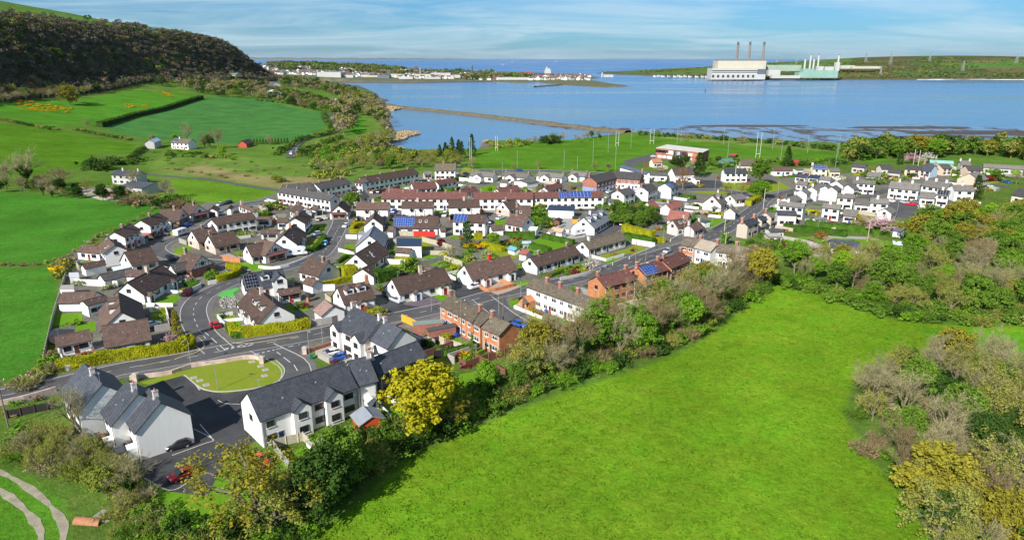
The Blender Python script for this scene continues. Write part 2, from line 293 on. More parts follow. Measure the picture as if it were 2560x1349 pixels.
def build_land():
 ny, nx = 620,760
 ys = np.concatenate([np.linspace(-60,60,14)[:-1], np.geomspace(60,7000, ny - 13)])
 tx = np.linspace(-1,1, nx);tx = np.sign(tx) * (0.75 * np.abs(tx) + 0.35 * np.abs(tx) ** 3)
 Y = np.repeat(ys[:, None], nx, 1);X = tx[None, :] * (Y * 1.0 + 140)
 Z = hbase(X, Y)
 sd = sdist(X, Y, COAST_MAIN);si = sdist(X, Y, COAST_ISLE)
 # Larne side: a low town hill
 Z = np.where(Y > 1900, np.minimum(Z, 12) + 30 * np.exp(-(((X + 1050) / 520) ** 2 + ((Y - 3300) / 700) ** 2)) , Z)
 Z = np.where(Y > 2300, np.maximum(Z, 3.0), Z)
 Zm = np.minimum(Z, sd * 0.16 + 2.0 * np.maximum(sd - 12,0))
 Hh = np.interp(X, [480,900,1100,1500,1900,2600], [6,18,27,46,54,84]) + 5 * np.sin(X * .006) * np.cos(Y * .005)
 Zi = np.minimum(Hh * (1 - np.exp(-np.maximum(si, 0) / 330)) + np.minimum(si * 0.12,3.5), Hh)
 Z = np.where(si > -40, np.maximum(Zi, -5), np.maximum(Zm, -5))
 hill = np.where(Y < 2100, Z > 40, False)
 C = np.zeros(X.shape + (3,));C[:] = C_MID
 C[Y > 1500] = C_TOWN
 C[si > -5] = (.075,.085,.035)
 u = np.interp(Y, [400,730,1000,1210,1340,1700,2100], [-520,-530,-562,-600,-565,-575,-640]) - X
 wood = (u > 0) & (Y < 2100)
 C[wood] = C_WOOD
 C[(u > 150) & (Y < 2100)] = C_PLAT
 for pts, c, soft in ZONES:
  poly = gpoly(pts);xs = [p[0] for p in poly];yy = [p[1] for p in poly]
  m = (X > min(xs) - soft) & (X < max(xs) + soft) & (Y > min(yy) - soft) & (Y < max(yy) + soft)
  if not m.any(): continue
  s = sdist(X[m], Y[m], poly);w = np.clip(s / soft + 0.5,0,1)[:, None]
  C[m] = C[m] * (1 - w) + np.array(c) * w
 # islands' fields and gorse on the far peninsula
 rng = np.random.RandomState(5)
 far = si > 60
 fld = (np.sin(X * .008 + Y * .002) * np.sin(Y * .0075 - X * .001))
 C[far & (fld > .35)] = (.07,.12,.035);C[far & (fld < -.35)] = (.12,.11,.045)
 pv = X / np.maximum(Y, 1) * 1707 * 1.034 + 1280;C[far & (pv > 2340) & (Y > 2700) & (Y < 3400)] = (.085,.17,.035);C[far & (pv > 2340) & (Y > 3000) & (pv < 2480) & (Y < 3400)] = (.15,.15,.06);C[far & (pv > 1850) & (pv < 2120) & (Y > 3050)] = (.09,.16,.04);C[far & (pv < 1790) & (Y > 2900)] = (.09,.15,.04)
 near = (si > -2) & (si <= 14);C[near] = (.14,.13,.10)
 beach = (sd > -3) & (sd < 10) & (Y > 300);C[beach] = (.16,.14,.10)
 V = np.stack([X, Y, Z], -1).reshape(-1,3)
 idx = np.arange(ny * nx).reshape(ny, nx)
 F = np.stack([idx[:-1, :-1], idx[:-1,1:], idx[1:, 1:], idx[1:, :-1]], -1).reshape(-1,4)
 zz = V[:, 2][F].max(1);F = F[zz > -4.9]
 m = bpy.data.materials.new('grassland');m.use_nodes = True;nt = m.node_tree;b = nt.nodes['Principled BSDF'];N = nt.nodes.new;L = nt.links.new
 b.inputs['Roughness'].default_value = 1.0;b.inputs['Specular IOR Level'].default_value = 0.0
 at = N('ShaderNodeAttribute');at.attribute_name = 'tone';tc = N('ShaderNodeTexCoord')
 def noise(s, d, r=.65, dist=0):
  n = N('ShaderNodeTexNoise');n.inputs['Scale'].default_value = s;n.inputs['Detail'].default_value = d;n.inputs['Roughness'].default_value = r;n.inputs['Distortion'].default_value = dist;L(tc.outputs['Object'], n.inputs[0]);return n
 def mr(n, a, b_, c, d):
  k = N('ShaderNodeMapRange');k.inputs[1].default_value = a;k.inputs[2].default_value = b_;k.inputs[3].default_value = c;k.inputs[4].default_value = d;L(n.outputs[0], k.inputs[0]);return k
 def mul(a, bsock):
  k = N('ShaderNodeMix');k.data_type = 'RGBA';k.blend_type = 'MULTIPLY';k.inputs[0].default_value = 1;L(a, k.inputs[6]);L(bsock, k.inputs[7]);return k.outputs[2]
 o = mul(at.outputs['Color'], mr(noise(0.9,8,.8,.6), .30,.70,.58,1.38).outputs[0])
 o = mul(o, mr(noise(0.045,6), .3,.7,.72,1.25).outputs[0])
 # warm and cool patches
 rp = N('ShaderNodeValToRGB');e = rp.color_ramp.elements;e[0].position = .35;e[1].position = .65;e[0].color = (.84,1.03,.8,1);e[1].color = (1.17,.98,1.1,1);L(noise(0.16,8,.75).outputs[0], rp.inputs[0])
 o = mul(o, rp.outputs[0]);L(o, b.inputs['Base Color'])
 bp = N('ShaderNodeBump');bp.inputs['Strength'].default_value = 0.9;bp.inputs['Distance'].default_value = 0.35;L(noise(1.6,7,.75).outputs[0], bp.inputs['Height']);L(bp.outputs[0], b.inputs['Normal'])
 me = npmesh('ground', V, F, [m], smooth=True)
 ca = me.color_attributes.new('tone', 'FLOAT_COLOR', 'POINT');A = np.ones((len(V), 4), np.float32);A[:, :3] = C.reshape(-1,3);ca.data.foreach_set('color', A.ravel())
 tag(link('ground', me), 'grass fields, gardens and hillside of the bay shore', 'ground', kind='structure')
build_land()
def build_sea():
 m = bpy.data.materials.new('sea_water');m.use_nodes = True;nt = m.node_tree;b = nt.nodes['Principled BSDF'];N = nt.nodes.new;L = nt.links.new
 b.inputs['Roughness'].default_value = 0.16;b.inputs['IOR'].default_value = 1.33
 tc = N('ShaderNodeTexCoord')
 # base colour by distance: pale in the bay, deep blue outside
 sp = N('ShaderNodeSeparateXYZ');L(tc.outputs['Object'], sp.inputs[0])
 mr = N('ShaderNodeMapRange');mr.inputs[1].default_value = 1200;mr.inputs[2].default_value = 4500;L(sp.outputs[1], mr.inputs[0])
 rp = N('ShaderNodeValToRGB');e = rp.color_ramp.elements;e[0].color = (.055,.15,.27,1);e[1].color = (.003,.075,.27,1);L(mr.outputs[0], rp.inputs[0])
 mp = N('ShaderNodeMapping');mp.inputs['Scale'].default_value = (.0016,.006,1);L(tc.outputs['Object'], mp.inputs[0])
 n = N('ShaderNodeTexNoise');n.inputs['Scale'].default_value = 1;n.inputs['Detail'].default_value = 6;n.inputs['Distortion'].default_value = 1.2;L(mp.outputs[0], n.inputs[0])
 k = N('ShaderNodeMapRange');k.inputs[1].default_value = .35;k.inputs[2].default_value = .65;k.inputs[3].default_value = .7;k.inputs[4].default_value = 1.5;L(n.outputs[0], k.inputs[0])  # silvery sheen of the water put into the base colour as paler patches
 mu = N('ShaderNodeMix');mu.data_type = 'RGBA';mu.blend_type = 'MULTIPLY';mu.inputs[0].default_value = 1;L(rp.outputs[0], mu.inputs[6]);L(k.outputs[0], mu.inputs[7]);L(mu.outputs[2], b.inputs['Base Color'])
 sr = N('ShaderNodeMapRange');sr.inputs[3].default_value = .5;sr.inputs[4].default_value = .12;L(mr.outputs[0], sr.inputs[0]);L(sr.outputs[0], b.inputs['Specular IOR Level'])
 kr = N('ShaderNodeMapRange');kr.inputs[1].default_value = .35;kr.inputs[2].default_value = .65;kr.inputs[3].default_value = .10;kr.inputs[4].default_value = .30;L(n.outputs[0], kr.inputs[0]);L(kr.outputs[0], b.inputs['Roughness'])
 w = N('ShaderNodeTexNoise');w.inputs['Scale'].default_value = .35;w.inputs['Detail'].default_value = 5;L(tc.outputs['Object'], w.inputs[0])
 bp = N('ShaderNodeBump');bp.inputs['Strength'].default_value = .35;bp.inputs['Distance'].default_value = .5;L(w.outputs[0], bp.inputs['Height']);L(bp.outputs[0], b.inputs['Normal'])
 mb = MB();mb.face([(-60000,150,0), (60000,150,0), (60000,75000,0), (-60000,75000,0)])
 tag(mb.build('water', m), 'calm blue bay and the open sea behind it', 'water', kind='structure')
build_sea()
def mudflats():
 m = bpy.data.materials.new('mud');m.use_nodes = True;nt = m.node_tree;b = nt.nodes['Principled BSDF'];N = nt.nodes.new;L = nt.links.new
 tc = N('ShaderNodeTexCoord');mp = N('ShaderNodeMapping');mp.inputs['Scale'].default_value = (.05,.028,1);L(tc.outputs['Object'], mp.inputs[0])
 n = N('ShaderNodeTexNoise');n.inputs['Scale'].default_value = 1;n.inputs['Detail'].default_value = 9;n.inputs['Roughness'].default_value = .68;n.inputs['Distortion'].default_value = .4;L(mp.outputs[0], n.inputs[0])
 k = N('ShaderNodeMapRange');k.inputs[1].default_value = .505;k.inputs[2].default_value = .58;L(n.outputs[0], k.inputs[0])
 cm = N('ShaderNodeMix');cm.data_type = 'RGBA';cm.inputs[6].default_value = (.09,.14,.22,1);cm.inputs[7].default_value = (.085,.068,.06,1);L(k.outputs[0], cm.inputs[0]);L(cm.outputs[2], b.inputs['Base Color'])
 kr = N('ShaderNodeMapRange');kr.inputs[3].default_value = .16;kr.inputs[4].default_value = .75;L(k.outputs[0], kr.inputs[0]);L(kr.outputs[0], b.inputs['Roughness'])
 b.inputs['IOR'].default_value = 1.33
 mb = MB()
 pts = [seapt(*p) for p in [(1480,331),(1300,308),(1500,315),(1640,322),(1790,312),(1900,316),(2120,318),(2250,312),(2400,316),(2600,318),(2700,340),(2700,400),(2560,386),(2300,372),(2100,364),(1900,354),(1750,345),(1600,335)]]
 mb.face([(x, y, 0.03) for x, y in pts][::-1])
 tag(mb.build('mudflat', m), 'wet mud and channels along the near shore of the bay at low tide', 'mudflat', kind='structure')
 mm = mat('mud_bank', (.075,.058,.048), .8,.35,.08, coord='Object')
 def bank(cx, cy, rx, ry, h, lab, name='mud_bank'):
  x, y = seapt(cx, cy);mb = MB();n = 26;rg = random.Random(int(cx));rs = [1 + .22 * rg.uniform(-1,1) for _ in range(n)]
  rs = [(rs[k] + rs[k - 1] + rs[(k + 1) % n]) / 3 for k in range(n)]
  rings = [[(rx * rs[k] * s * math.cos(2 * math.pi * k / n), ry * rs[k] * s * math.sin(2 * math.pi * k / n), z) for k in range(n)] for s, z in ((1,-.3), (.93,.12), (.6, h), (.15, h * 1.1))]
  for a, b_ in zip(rings, rings[1:]):
   for k in range(n): mb.face([a[k], a[(k + 1) % n], b_[(k + 1) % n], b_[k]])
  mb.face(rings[-1]);o = mb.build(name, mm, smooth=True);o.location = (x, y, 0)
  tag(o, lab, 'mud bank', kind='structure')
 bank(1870,315,75,12,.3, 'long thin dark mud bank standing out of the bay');bank(2270,319,70,14,.4, 'dark mud bank');bank(2480,332,95,22,.6, 'mud');bank(2360,342,60,12,.3, 'mud');bank(2150,326,60,7,.25, 'mud');bank(2540,352,40,14,.3, 'mud')
mudflats()
# sheets: roads, pavements, lawns lie on the village plane
def sheet(name, pts, m, off, label=None, cat=None, kind=None, group=None, skirt=0.0, world=False):
 P = [Vector((p[0], p[1], hz(p[0], p[1]))) if world else G(*p) for p in pts]
 a = sum(P[k].x * P[(k + 1) % len(P)].y - P[(k + 1) % len(P)].x * P[k].y for k in range(len(P)))
 if a < 0: P = P[::-1]
 mb = MB();mb.face([(p.x, p.y, p.z + off) for p in P])
 if skirt:
  n = len(P)
  for k in range(n):
   p, q = P[k], P[(k + 1) % n];mb.face([(p.x, p.y, p.z + off - skirt), (q.x, q.y, q.z + off - skirt), (q.x, q.y, q.z + off), (p.x, p.y, p.z + off)])
 o = mb.build(name, m);return tag(o, label, cat, group, kind)
def smooth_line(P, step=3.0):
 """Catmull-Rom through 2D points, resampled"""
 out = []
 for i in range(len(P) - 1):
  p0, p1, p2, p3 = P[max(i - 1,0)], P[i], P[i + 1], P[min(i + 2, len(P) - 1)]
  n = max(2, int(math.dist(p1, p2) / step))
  for k in range(n):
   t = k / n;out.append(tuple(.5 * (2 * b + (c - a) * t + (2 * a - 5 * b + 4 * c - d) * t * t + (3 * b - a - 3 * c + d) * t ** 3) for a, b, c, d in zip(p0, p1, p2, p3)))
 out.append(tuple(P[-1]));return out
def offs(path, d):
 out = []
 for i, p in enumerate(path):
  a = path[max(i - 1,0)];b = path[min(i + 1, len(path) - 1)];dx, dy = b[0] - a[0], b[1] - a[1];l = math.hypot(dx, dy) or 1
  dd = d[i] if hasattr(d, '__len__') else d
  out.append((p[0] - dy / l * dd, p[1] + dx / l * dd))
 return out
def strip(mb, path, d0, d1, off, m=0, seg=None):
 a, b = offs(path, d0), offs(path, d1)
 for i in range(len(path) - 1):
  if seg and not seg(i): continue
  q = [a[i], a[i + 1], b[i + 1], b[i]]
  if (q[1][0]-q[0][0])*(q[2][1]-q[0][1])-(q[1][1]-q[0][1])*(q[2][0]-q[0][0]) < 0: q = q[::-1]
  mb.face([(x, y, hz(x, y) + off) for x, y in q], m)
M_ASPH = mat('asphalt', (.085,.082,.083), .93,.26,.22,.15,20)
M_ASPH2 = mat('asphalt_dark', (.05,.05,.053), .93,.32,.22,.15,20)
M_PAVE = mat('pavement', (.13,.12,.115), .95,.18,.6,.1,12)
M_KERB = mat('kerb_stone', (.42,.40,.37), .9,.15,2)
M_WHITE = mat('road_paint', (.62,.62,.60), .7,.18,3)
M_YEL = mat('yellow_paint', (.55,.46,.2), .7,.2,3)
M_LAWN = mat('lawn', (.08,.21,.012), 1,.3,1.3,.5,6, spec=0, col2=(.15,.27,.02))
M_LAWN2 = mat('lawn_worn', (.15,.24,.02), 1,.3,.7,.5,6, spec=0, col2=(.24,.24,.035))
M_CONC = mat('concrete', (.33,.31,.28), .9,.15,.8,.1,8)
M_GRAVEL = mat('gravel', (.42,.36,.27), .95,.2,1.5,.3,20)
ROADS = []
def road(name, pts, w, off, label, pave=1.8, m=None, kerb=True, world=False, pl=True, pr=True):
 P = [tuple(G(*p)[:2]) for p in pts];path = smooth_line(P, 3.0);ROADS.append((path, w / 2 + (pave if kerb else 0)))
 mb = MB();strip(mb, path, -w / 2, w / 2, off)
 o = tag(mb.build(name, m or M_ASPH), label, 'road', kind='structure')
 if kerb:
  for s, on in ((-1, pr), (1, pl)):
   if not on: continue
   mb = MB();strip(mb, path, s * (w / 2 + .15), s * (w / 2 + pave), off - .012)
   tag(mb.build('pavement', M_PAVE), 'footpath beside the ' + label, 'pavement', kind='structure')
   mb = MB();strip(mb, path, s * w / 2, s * (w / 2 + .22), off + .05)
   a = offs(path, s * w / 2)
   for i in range(len(a) - 1):
    p, q = a[i], a[i + 1];mb.face([(p[0], p[1], hz(*p)), (q[0], q[1], hz(*q)), (q[0], q[1], hz(*q) + off + .05), (p[0], p[1], hz(*p) + off + .05)])
   tag(mb.build('kerb', M_KERB), 'pale kerb of the ' + label, 'kerb', kind='structure')
 return path
# ================================================================ ROADS, MARKINGS, LAWNS
main = road('road', [(-90,1008),(0,990),(75,976),(150,958),(230,939),(310,921),(400,906),(475,893),(560,876),(640,862),(720,848),(800,833),(880,814),(1019,787),(1100,770),(1165,755),(1237,735),(1330,717),(1409,703),(1498,680),(1560,660),(1640,637),(1695,620),(1773,592),(1820,568),(1859,542),(1890,520),(1903,506),(1919,494),(1944,487),(1966,482),(1994,475),(2030,468)], 6.6,.040, 'grey main road through the village')
est1 = road('road', [(548,876),(519,850),(503,832),(487,800),(485,770),(505,742),(551,718),(600,698),(660,680),(715,667),(765,654),(800,638),(822,612),(838,585),(850,560),(852,545)], 6.0,.052, 'curving estate road between the brown-roofed bungalows')
est3 = road('road', [(600,684),(565,660),(500,652),(440,646),(404,634),(393,620),(415,604),(452,593),(485,582),(520,564),(548,543),(575,522),(620,508),(680,500)], 5.0,.058, 'cul-de-sac by the timbered houses', pave=1.2)
br1 = road('road', [(860,548),(905,546),(965,546),(985,530),(1000,520)], 4.6,.062, 'short side road below the semis', pave=1.0)
brick = road('road', [(1205,745),(1235,768),(1262,789),(1300,812),(1345,843),(1374,872)], 5.6,.056, 'cul-de-sac between the brick terraces')
new = road('road', [(655,868),(690,885),(728,905),(742,930),(728,962),(690,985),(620,1000)], 5.6,.056, 'entrance road of the slate-roofed estate', pave=1.5)
shore = road('road', [(1140,424),(1260,426),(1400,428),(1480,432),(1570,438)], 6,.04, 'straight road beside the playing field', pave=1.5)
sch = road('road', [(1560,478),(1640,482),(1700,476),(1780,474),(1840,480),(1880,492),(1903,505)], 5,.056, 'side road below the white school')
lane = road('road', [(2110,505),(2157,496),(2195,482),(2235,474),(2260,500),(2290,540)], 5.5,.04, 'lane between the white terraces', kerb=False)
path_marsh = road('path', [(360,435),(450,443),(520,448),(600,462),(680,474),(705,478)], 3.4,.05, 'narrow path across the rough ground', kerb=False)
hill_road = road('road', [(725,395),(735,372),(760,352),(815,338),(842,328),(838,312),(825,295),(828,283)], 6,.35, 'country road climbing past the trees', kerb=False, m=M_ASPH)
est4 = road('road', [(1480,600),(1530,572),(1548,556)], 6,.05, 'driveway of the dormered house', kerb=False)
pink = road('road', [(2350,505),(2420,470),(2480,462),(2520,470)], 5.5,.04, 'lane behind the peach houses', kerb=False)
sheet('car_park', [(338,1000),(372,962),(462,936),(500,973),(560,985),(640,972),(700,958),(640,1040),(640,1100),(560,1150),(520,1240),(425,1228),(355,1190),(330,1165),(350,1118),(480,1085)], M_ASPH2,.045, 'dark tarmac court between the slate-roofed terraces', 'car park', 'structure')
sheet('car_park', [(1558,402),(1632,384),(1690,388),(1672,402),(1640,400),(1600,410),(1570,420)], M_ASPH, .05, 'grey car park of the sports pavilion', 'car park', 'structure')
sheet('car_park', [(1700,462),(1738,449),(1800,452),(1812,466),(1780,474),(1690,474)], M_ASPH2,.045, 'dark school playground', 'car park', 'structure')
sheet('car_park', [(2220,508),(2290,500),(2340,512),(2330,535),(2290,548),(2240,542),(2210,525)], M_ASPH, .055, 'parking court of the white terraces', 'car park', 'structure')
sheet('driveway', [(945,770),(985,742),(1010,760),(1090,752),(1105,765),(1000,792),(950,802)], M_ASPH2,.03, 'dark driveway before the twin bungalow', 'driveway', 'structure')
sheet('driveway', [(1136,700),(1160,680),(1200,712),(1215,728),(1180,748),(1140,748)], M_ASPH2,.03, 'dark driveway beside the red-chimney bungalow', 'driveway', 'structure')
sheet('yard', [(270,470),(350,488),(330,505),(250,500),(185,480),(200,468)], M_GRAVEL, .05, 'gravel yard of the slate house', 'yard', 'structure')
sheet('car_park', [(1500,475),(1545,468),(1560,482),(1525,492)], M_ASPH, .06, 'forecourt of the brick shops', 'car park', 'structure')
sheet('yard', [(1380,548),(1440,540),(1470,560),(1462,592),(1420,600),(1372,575)], M_CONC, .03, 'concrete yard with the caravan', 'yard', 'structure')
sheet('yard', [(1960,600),(2060,588),(2170,592),(2280,622),(2220,660),(2060,650),(1960,640)], M_CONC, .03, 'cluttered allotment yard', 'yard', 'structure')
# ---- junction mouths and markings
def line_px(pts, w, m, off, name='road_marking', dash=None, label='white road line'):
 P = [tuple(G(*p)[:2]) for p in pts];path = smooth_line(P, .5)
 if dash:
  on, per = dash;acc = [0]
  for i in range(1, len(path)): acc.append(acc[-1] + math.dist(path[i - 1], path[i]))
  seg = lambda i: (acc[i] % per) < on
 else: seg = None
 mb = MB();strip(mb, path, -w / 2, w / 2, off, seg=seg);return tag(mb.build(name, m), label, 'road marking', kind='structure')
def dash_along(path, d, w, on, per, off=.072, a=0, b=None, m=None):
 fine = smooth_line(path[a:b], .5);acc = [0]
 for i in range(1, len(fine)): acc.append(acc[-1] + math.dist(fine[i - 1], fine[i]))
 mb = MB();strip(mb, fine, d - w / 2, d + w / 2, off, seg=lambda i: (acc[i] % per) < on)
 tag(mb.build('road_marking', m or M_WHITE), 'broken line along the road', 'road marking', kind='structure')
sheet('road', [(478,894),(500,880),(505,862),(492,838),(530,828),(560,840),(580,856),(640,860),(600,876)], M_ASPH, .066, 'tarmac mouth of the estate road', 'road', 'structure')
sheet('road', [(622,872),(700,856),(775,842),(768,858),(752,868),(748,884),(762,900),(716,912),(702,894),(670,882)], M_ASPH, .064, 'tarmac mouth of the new estate', 'road', 'structure')
sheet('road', [(1180,752),(1250,735),(1290,728),(1262,745),(1272,765),(1240,775)], M_ASPH, .066, 'tarmac mouth of the brick cul-de-sac', 'road', 'structure')
dash_along(main, 0,.13,2.2,5.5,.072)
dash_along(est1,0,.12,1.8,4.5,.074,0,40)
line_px([(562,872),(600,864),(636,857)], .32, M_WHITE, .075, dash=(.7,1.3));line_px([(560,875),(600,867),(638,860)], .32, M_WHITE, .075, dash=(.7,1.3))
line_px([(618,890),(655,882),(690,873)], .3, M_WHITE, .075, dash=(.7,1.3));line_px([(690,873),(720,867),(750,861)], .2, M_WHITE, .075, dash=(1.2,2.4))
line_px([(512,830),(522,839)], .16, M_WHITE, .075);line_px([(529,845),(542,857)], .16, M_WHITE, .075);line_px([(549,863),(562,874)], .16, M_WHITE, .075)
line_px([(692,880),(702,887)], .16, M_WHITE, .075);line_px([(709,893),(726,906)], .16, M_WHITE, .075);line_px([(735,912),(744,927)], .16, M_WHITE, .075)
for q in (0,.28):
 line_px([(557+q*8,842+q*6),(572,852),(600,858+q*3),(640,856+q*3),(700,847+q*3),(745,840+q*3)], .13, M_YEL, .075, label='yellow no-parking line')
 line_px([(494,842),(508+q*4,856),(508+q*4,868),(490,880+q*4),(460,889+q*4),(435,898+q*4)], .13, M_YEL, .075, label='yellow no-parking line')
line_px([(352,915),(400,905),(430,899)], .14, M_YEL, .075, label='yellow no-parking line')
dash_along(shore, 0,.12,2,6,.06)
line_px([(545,1000),(562,1008),(600,1010)], .12, M_WHITE, .06);line_px([(300+185,1072),(533,1098),(512,1108),(430,1138)], .2, M_KERB, .06, label='pale kerb line of the parking court')
line_px([(500,1060),(532,1097)], .12, M_WHITE, .06);line_px([(362,1195),(430,1225),(492,1186)], .2, M_KERB, .06, label='pale kerb line of the end parking bay')
line_px([(372,964),(460,939),(500,975)], .3, M_KERB, .07, label='pale kerb at the top of the tarmac court')
# ---- green island and lawns
LN = 0
def lawn(pts, m=None, label=None, off=.03, cat='lawn', name='lawn'):
 global LN;LN += 1
 return sheet(name, pts, m or M_LAWN, off + (LN % 9) * .0035, label or 'small green lawn', cat, 'structure')
def kerb_loop(pts, label):
 P = [tuple(G(*p)[:2]) for p in pts];path = smooth_line(P, 1.0);mb = MB();strip(mb, path, -.12,.12,.14)
 for s in (-.12,.12):
  a = offs(path, s)
  for i in range(len(a) - 1):
   p, q = a[i], a[i + 1];mb.face([(p[0], p[1], hz(*p)), (q[0], q[1], hz(*q)), (q[0], q[1], hz(*q) + .14), (p[0], p[1], hz(*p) + .14)])
 tag(mb.build('kerb', M_KERB), label, 'kerb', kind='structure')
isl = [(350,957),(420,936),(500,917),(575,903),(640,898),(690,901),(711,922),(704,945),(680,960),(630,972),(560,979),(520,976),(495,965),(462,938),(400,955),(372,962)]
lawn(isl, M_LAWN2, 'worn green island with a curved kerb inside the new estate', .10);kerb_loop([(462,938),(495,965),(520,976),(560,979),(630,972),(680,960),(704,945),(711,922),(690,901)][::1], 'pale kerb round the green island')
M_BRK = brickmat('red_brick', (.33,.13,.07), (.40,.18,.10), (.35,.30,.26))
for k, (x, y) in enumerate([(485,945),(500,952),(516,963),(662,940),(664,925),(652,916),(630,905)]):
 p = G(x, y);mb = MB();mb.box(-.6,.6,-.6,.6,0,.1,0);mb.box(-.4,.4,-.4,.4,.1,.14,1)
 o = mb.build('paving_diamond', [M_KERB, M_BRK]);o.location = (p.x, p.y, p.z + .08);o.rotation_euler = (0,0, R(35));tag(o, f'small brick and stone diamond set in the green island, {ordn(k+1)} from its west end', 'paving diamond', 'brick diamonds in the green island')
for pts, lab in [
 ([(400,755),(440,736),(448,748),(430,764),(395,770)], 'lawn behind the white balustrade'), ([(125,790),(205,780),(208,808),(130,814)], 'lawn behind the field fence'),
 ([(535,783),(585,782),(592,800),(545,802)], 'front lawn beside the rubble garden'), ([(570,808),(600,803),(603,818),(580,826)], 'lawn by the low white wall'),
 ([(432,628),(470,606),(488,612),(470,628),(440,636)], 'lawn inside the cul-de-sac bend'), ([(420,640),(445,628),(470,636),(462,646),(430,650)], 'lawn before the brown brick gable'),
 ([(600,655),(650,660),(690,668),(640,680),(600,668)], 'lawn before the timbered L-shaped house'), ([(690,668),(740,655),(735,668),(700,678)], 'lawn beside the motorhome'),
 ([(745,615),(805,590),(812,600),(790,625),(745,632)], 'hedged front lawn'), ([(745,565),(825,560),(820,585),(760,590)], 'front lawn by the two-storey house'),
 ([(775,880),(815,872),(850,880),(820,898)], 'lawn beside the brick pillar'), ([(1060,880),(1130,868),(1180,900),(1130,912),(1075,900)], 'walled back lawn of the slate house'),
 ([(1140,740),(1080,735),(1100,752),(1130,752)], 'verge lawn by the twin bungalow'), ([(1275,745),(1305,750),(1330,768),(1300,778),(1275,765)], 'corner lawn of the brick terrace'),
 ([(1320,785),(1350,780),(1370,800),(1345,812)], 'lawn before the brick terrace'), ([(1265,710),(1320,700),(1330,712),(1270,722)], 'lawn by the terracotta forecourt'),
 ([(1410,690),(1470,672),(1500,668),(1500,684),(1430,698)], 'shrubby cottage garden'), ([(1550,628),(1590,612),(1630,622),(1600,638)], 'square lawn inside white walls'),
 ([(1500,650),(1530,640),(1570,652),(1530,664)], 'cottage front lawn'), ([(1300,620),(1360,590),(1420,610),(1400,635),(1330,640)], 'garden lawn with goalposts'),
 ([(1210,625),(1290,610),(1300,640),(1250,660),(1210,650)], 'green back garden'), ([(1060,630),(1110,640),(1120,665),(1060,662)], 'back garden lawn'),
 ([(1115,650),(1165,640),(1180,662),(1130,690),(1105,670)], 'sloping back lawn'), ([(1000,600),(1060,590),(1090,605),(1060,625),(1000,620)], 'lawn behind the plank fence'),
 ([(1720,548),(1800,548),(1830,556),(1790,572),(1740,566)], 'lawn beside the main road'), ([(1880,600),(1940,610),(1960,640),(1900,622),(1850,605)], 'strip of grass behind the terrace'),
 ([(1700,478),(1780,462),(1830,455),(1950,455),(1980,470),(1900,486),(1800,488)], 'green with trees by the school'), ([(1935,598),(2010,592),(2200,600),(2330,612),(2330,622),(2000,610)], 'grass strip below the dark hedge'),
 ([(2270,545),(2340,540),(2350,575),(2290,590)], 'lawn by the pole'), ([(1260,930),(1340,895),(1420,920),(1330,985),(1240,960)], 'back lawn behind the brown fence'),
 ([(1150,935),(1230,920),(1280,950),(1210,990),(1130,970)], 'back lawn by the yellow tree'), ([(690,1150),(760,1115),(800,1140),(740,1190)], 'fenced back lawn of the slate terrace'),
 ([(790,1120),(840,1095),(850,1110),(800,1140)], 'small back lawn'), ([(945,1035),(1000,1015),(1010,1035),(950,1055)], 'back lawn by the hedge'),
 ([(380,1200),(500,1180),(620,1190),(760,1260),(560,1349),(380,1330)], 'shaded grass under the trees'), ([(355,1168),(405,1160),(395,1175),(365,1190)], 'grass triangle by the parking court'),
 ([(1850,660),(1830,650),(1900,640),(1930,660)], 'side garden'), ([(700,470),(760,462),(800,490),(720,500)], 'grass by the long terrace'),
 ([(1160,418),(1200,425),(1180,440),(1150,432)], 'grass by the blue-gabled house'), ([(1195,470),(1235,462),(1260,480),(1205,482)], 'lawn between the bungalows'),
 ([(555,680),(600,672),(640,690),(590,700)], 'hedged corner lawn'), ([(2440,450),(2500,440),(2520,452),(2470,462)], 'hedged garden'),
 ([(1060,560),(1085,552),(1100,560),(1080,570)], 'small lawn'), ([(1238,550),(1262,548),(1262,562),(1240,566)], 'small lawn by the black car'),
 ([(1520,532),(1590,520),(1620,545),(1560,560)], 'shrubbery lawn')]:
 lawn(pts, None if LN % 3 else M_LAWN2, lab)
sheet('artificial_turf', [(543,739),(560,728),(592,719),(600,724),(584,732),(588,744),(570,750)], mat('bright_turf', (.08,.38,.06), .9,.08,3), .1, 'bright artificial turf beside the rubble garden', 'turf', 'structure')
sheet('patio', [(690,890),(760,885),(800,925),(770,945)][::1], M_CONC, .05, 'patio', 'patio', 'structure') if False else None
sheet('patio', [(815,878),(838,870),(900,905),(892,925),(872,918)], M_CONC, .06, 'pale paved forecourt of the slate house', 'patio', 'structure')
sheet('patio', [(1215,724),(1245,706),(1305,716),(1245,738)], mat('terracotta_paving', (.40,.28,.20), .9,.12,1.5), .06, 'tan paved forecourt inside the brick wall', 'patio', 'structure')
sheet('gravel_bed', [(1010,762),(1060,745),(1100,758),(1065,768)], mat('slate_chips', (.13,.10,.12), .95,.25,4), .05, 'purple slate-chip bed before the twin bungalow', 'gravel bed', 'structure')
track = [(-60,1160),(0,1180),(50,1205),(100,1240),(140,1280),(160,1320),(150,1380)]
M_TRK = mat('track_gravel', (.30,.265,.19), 1,.3,.6,.4,9)
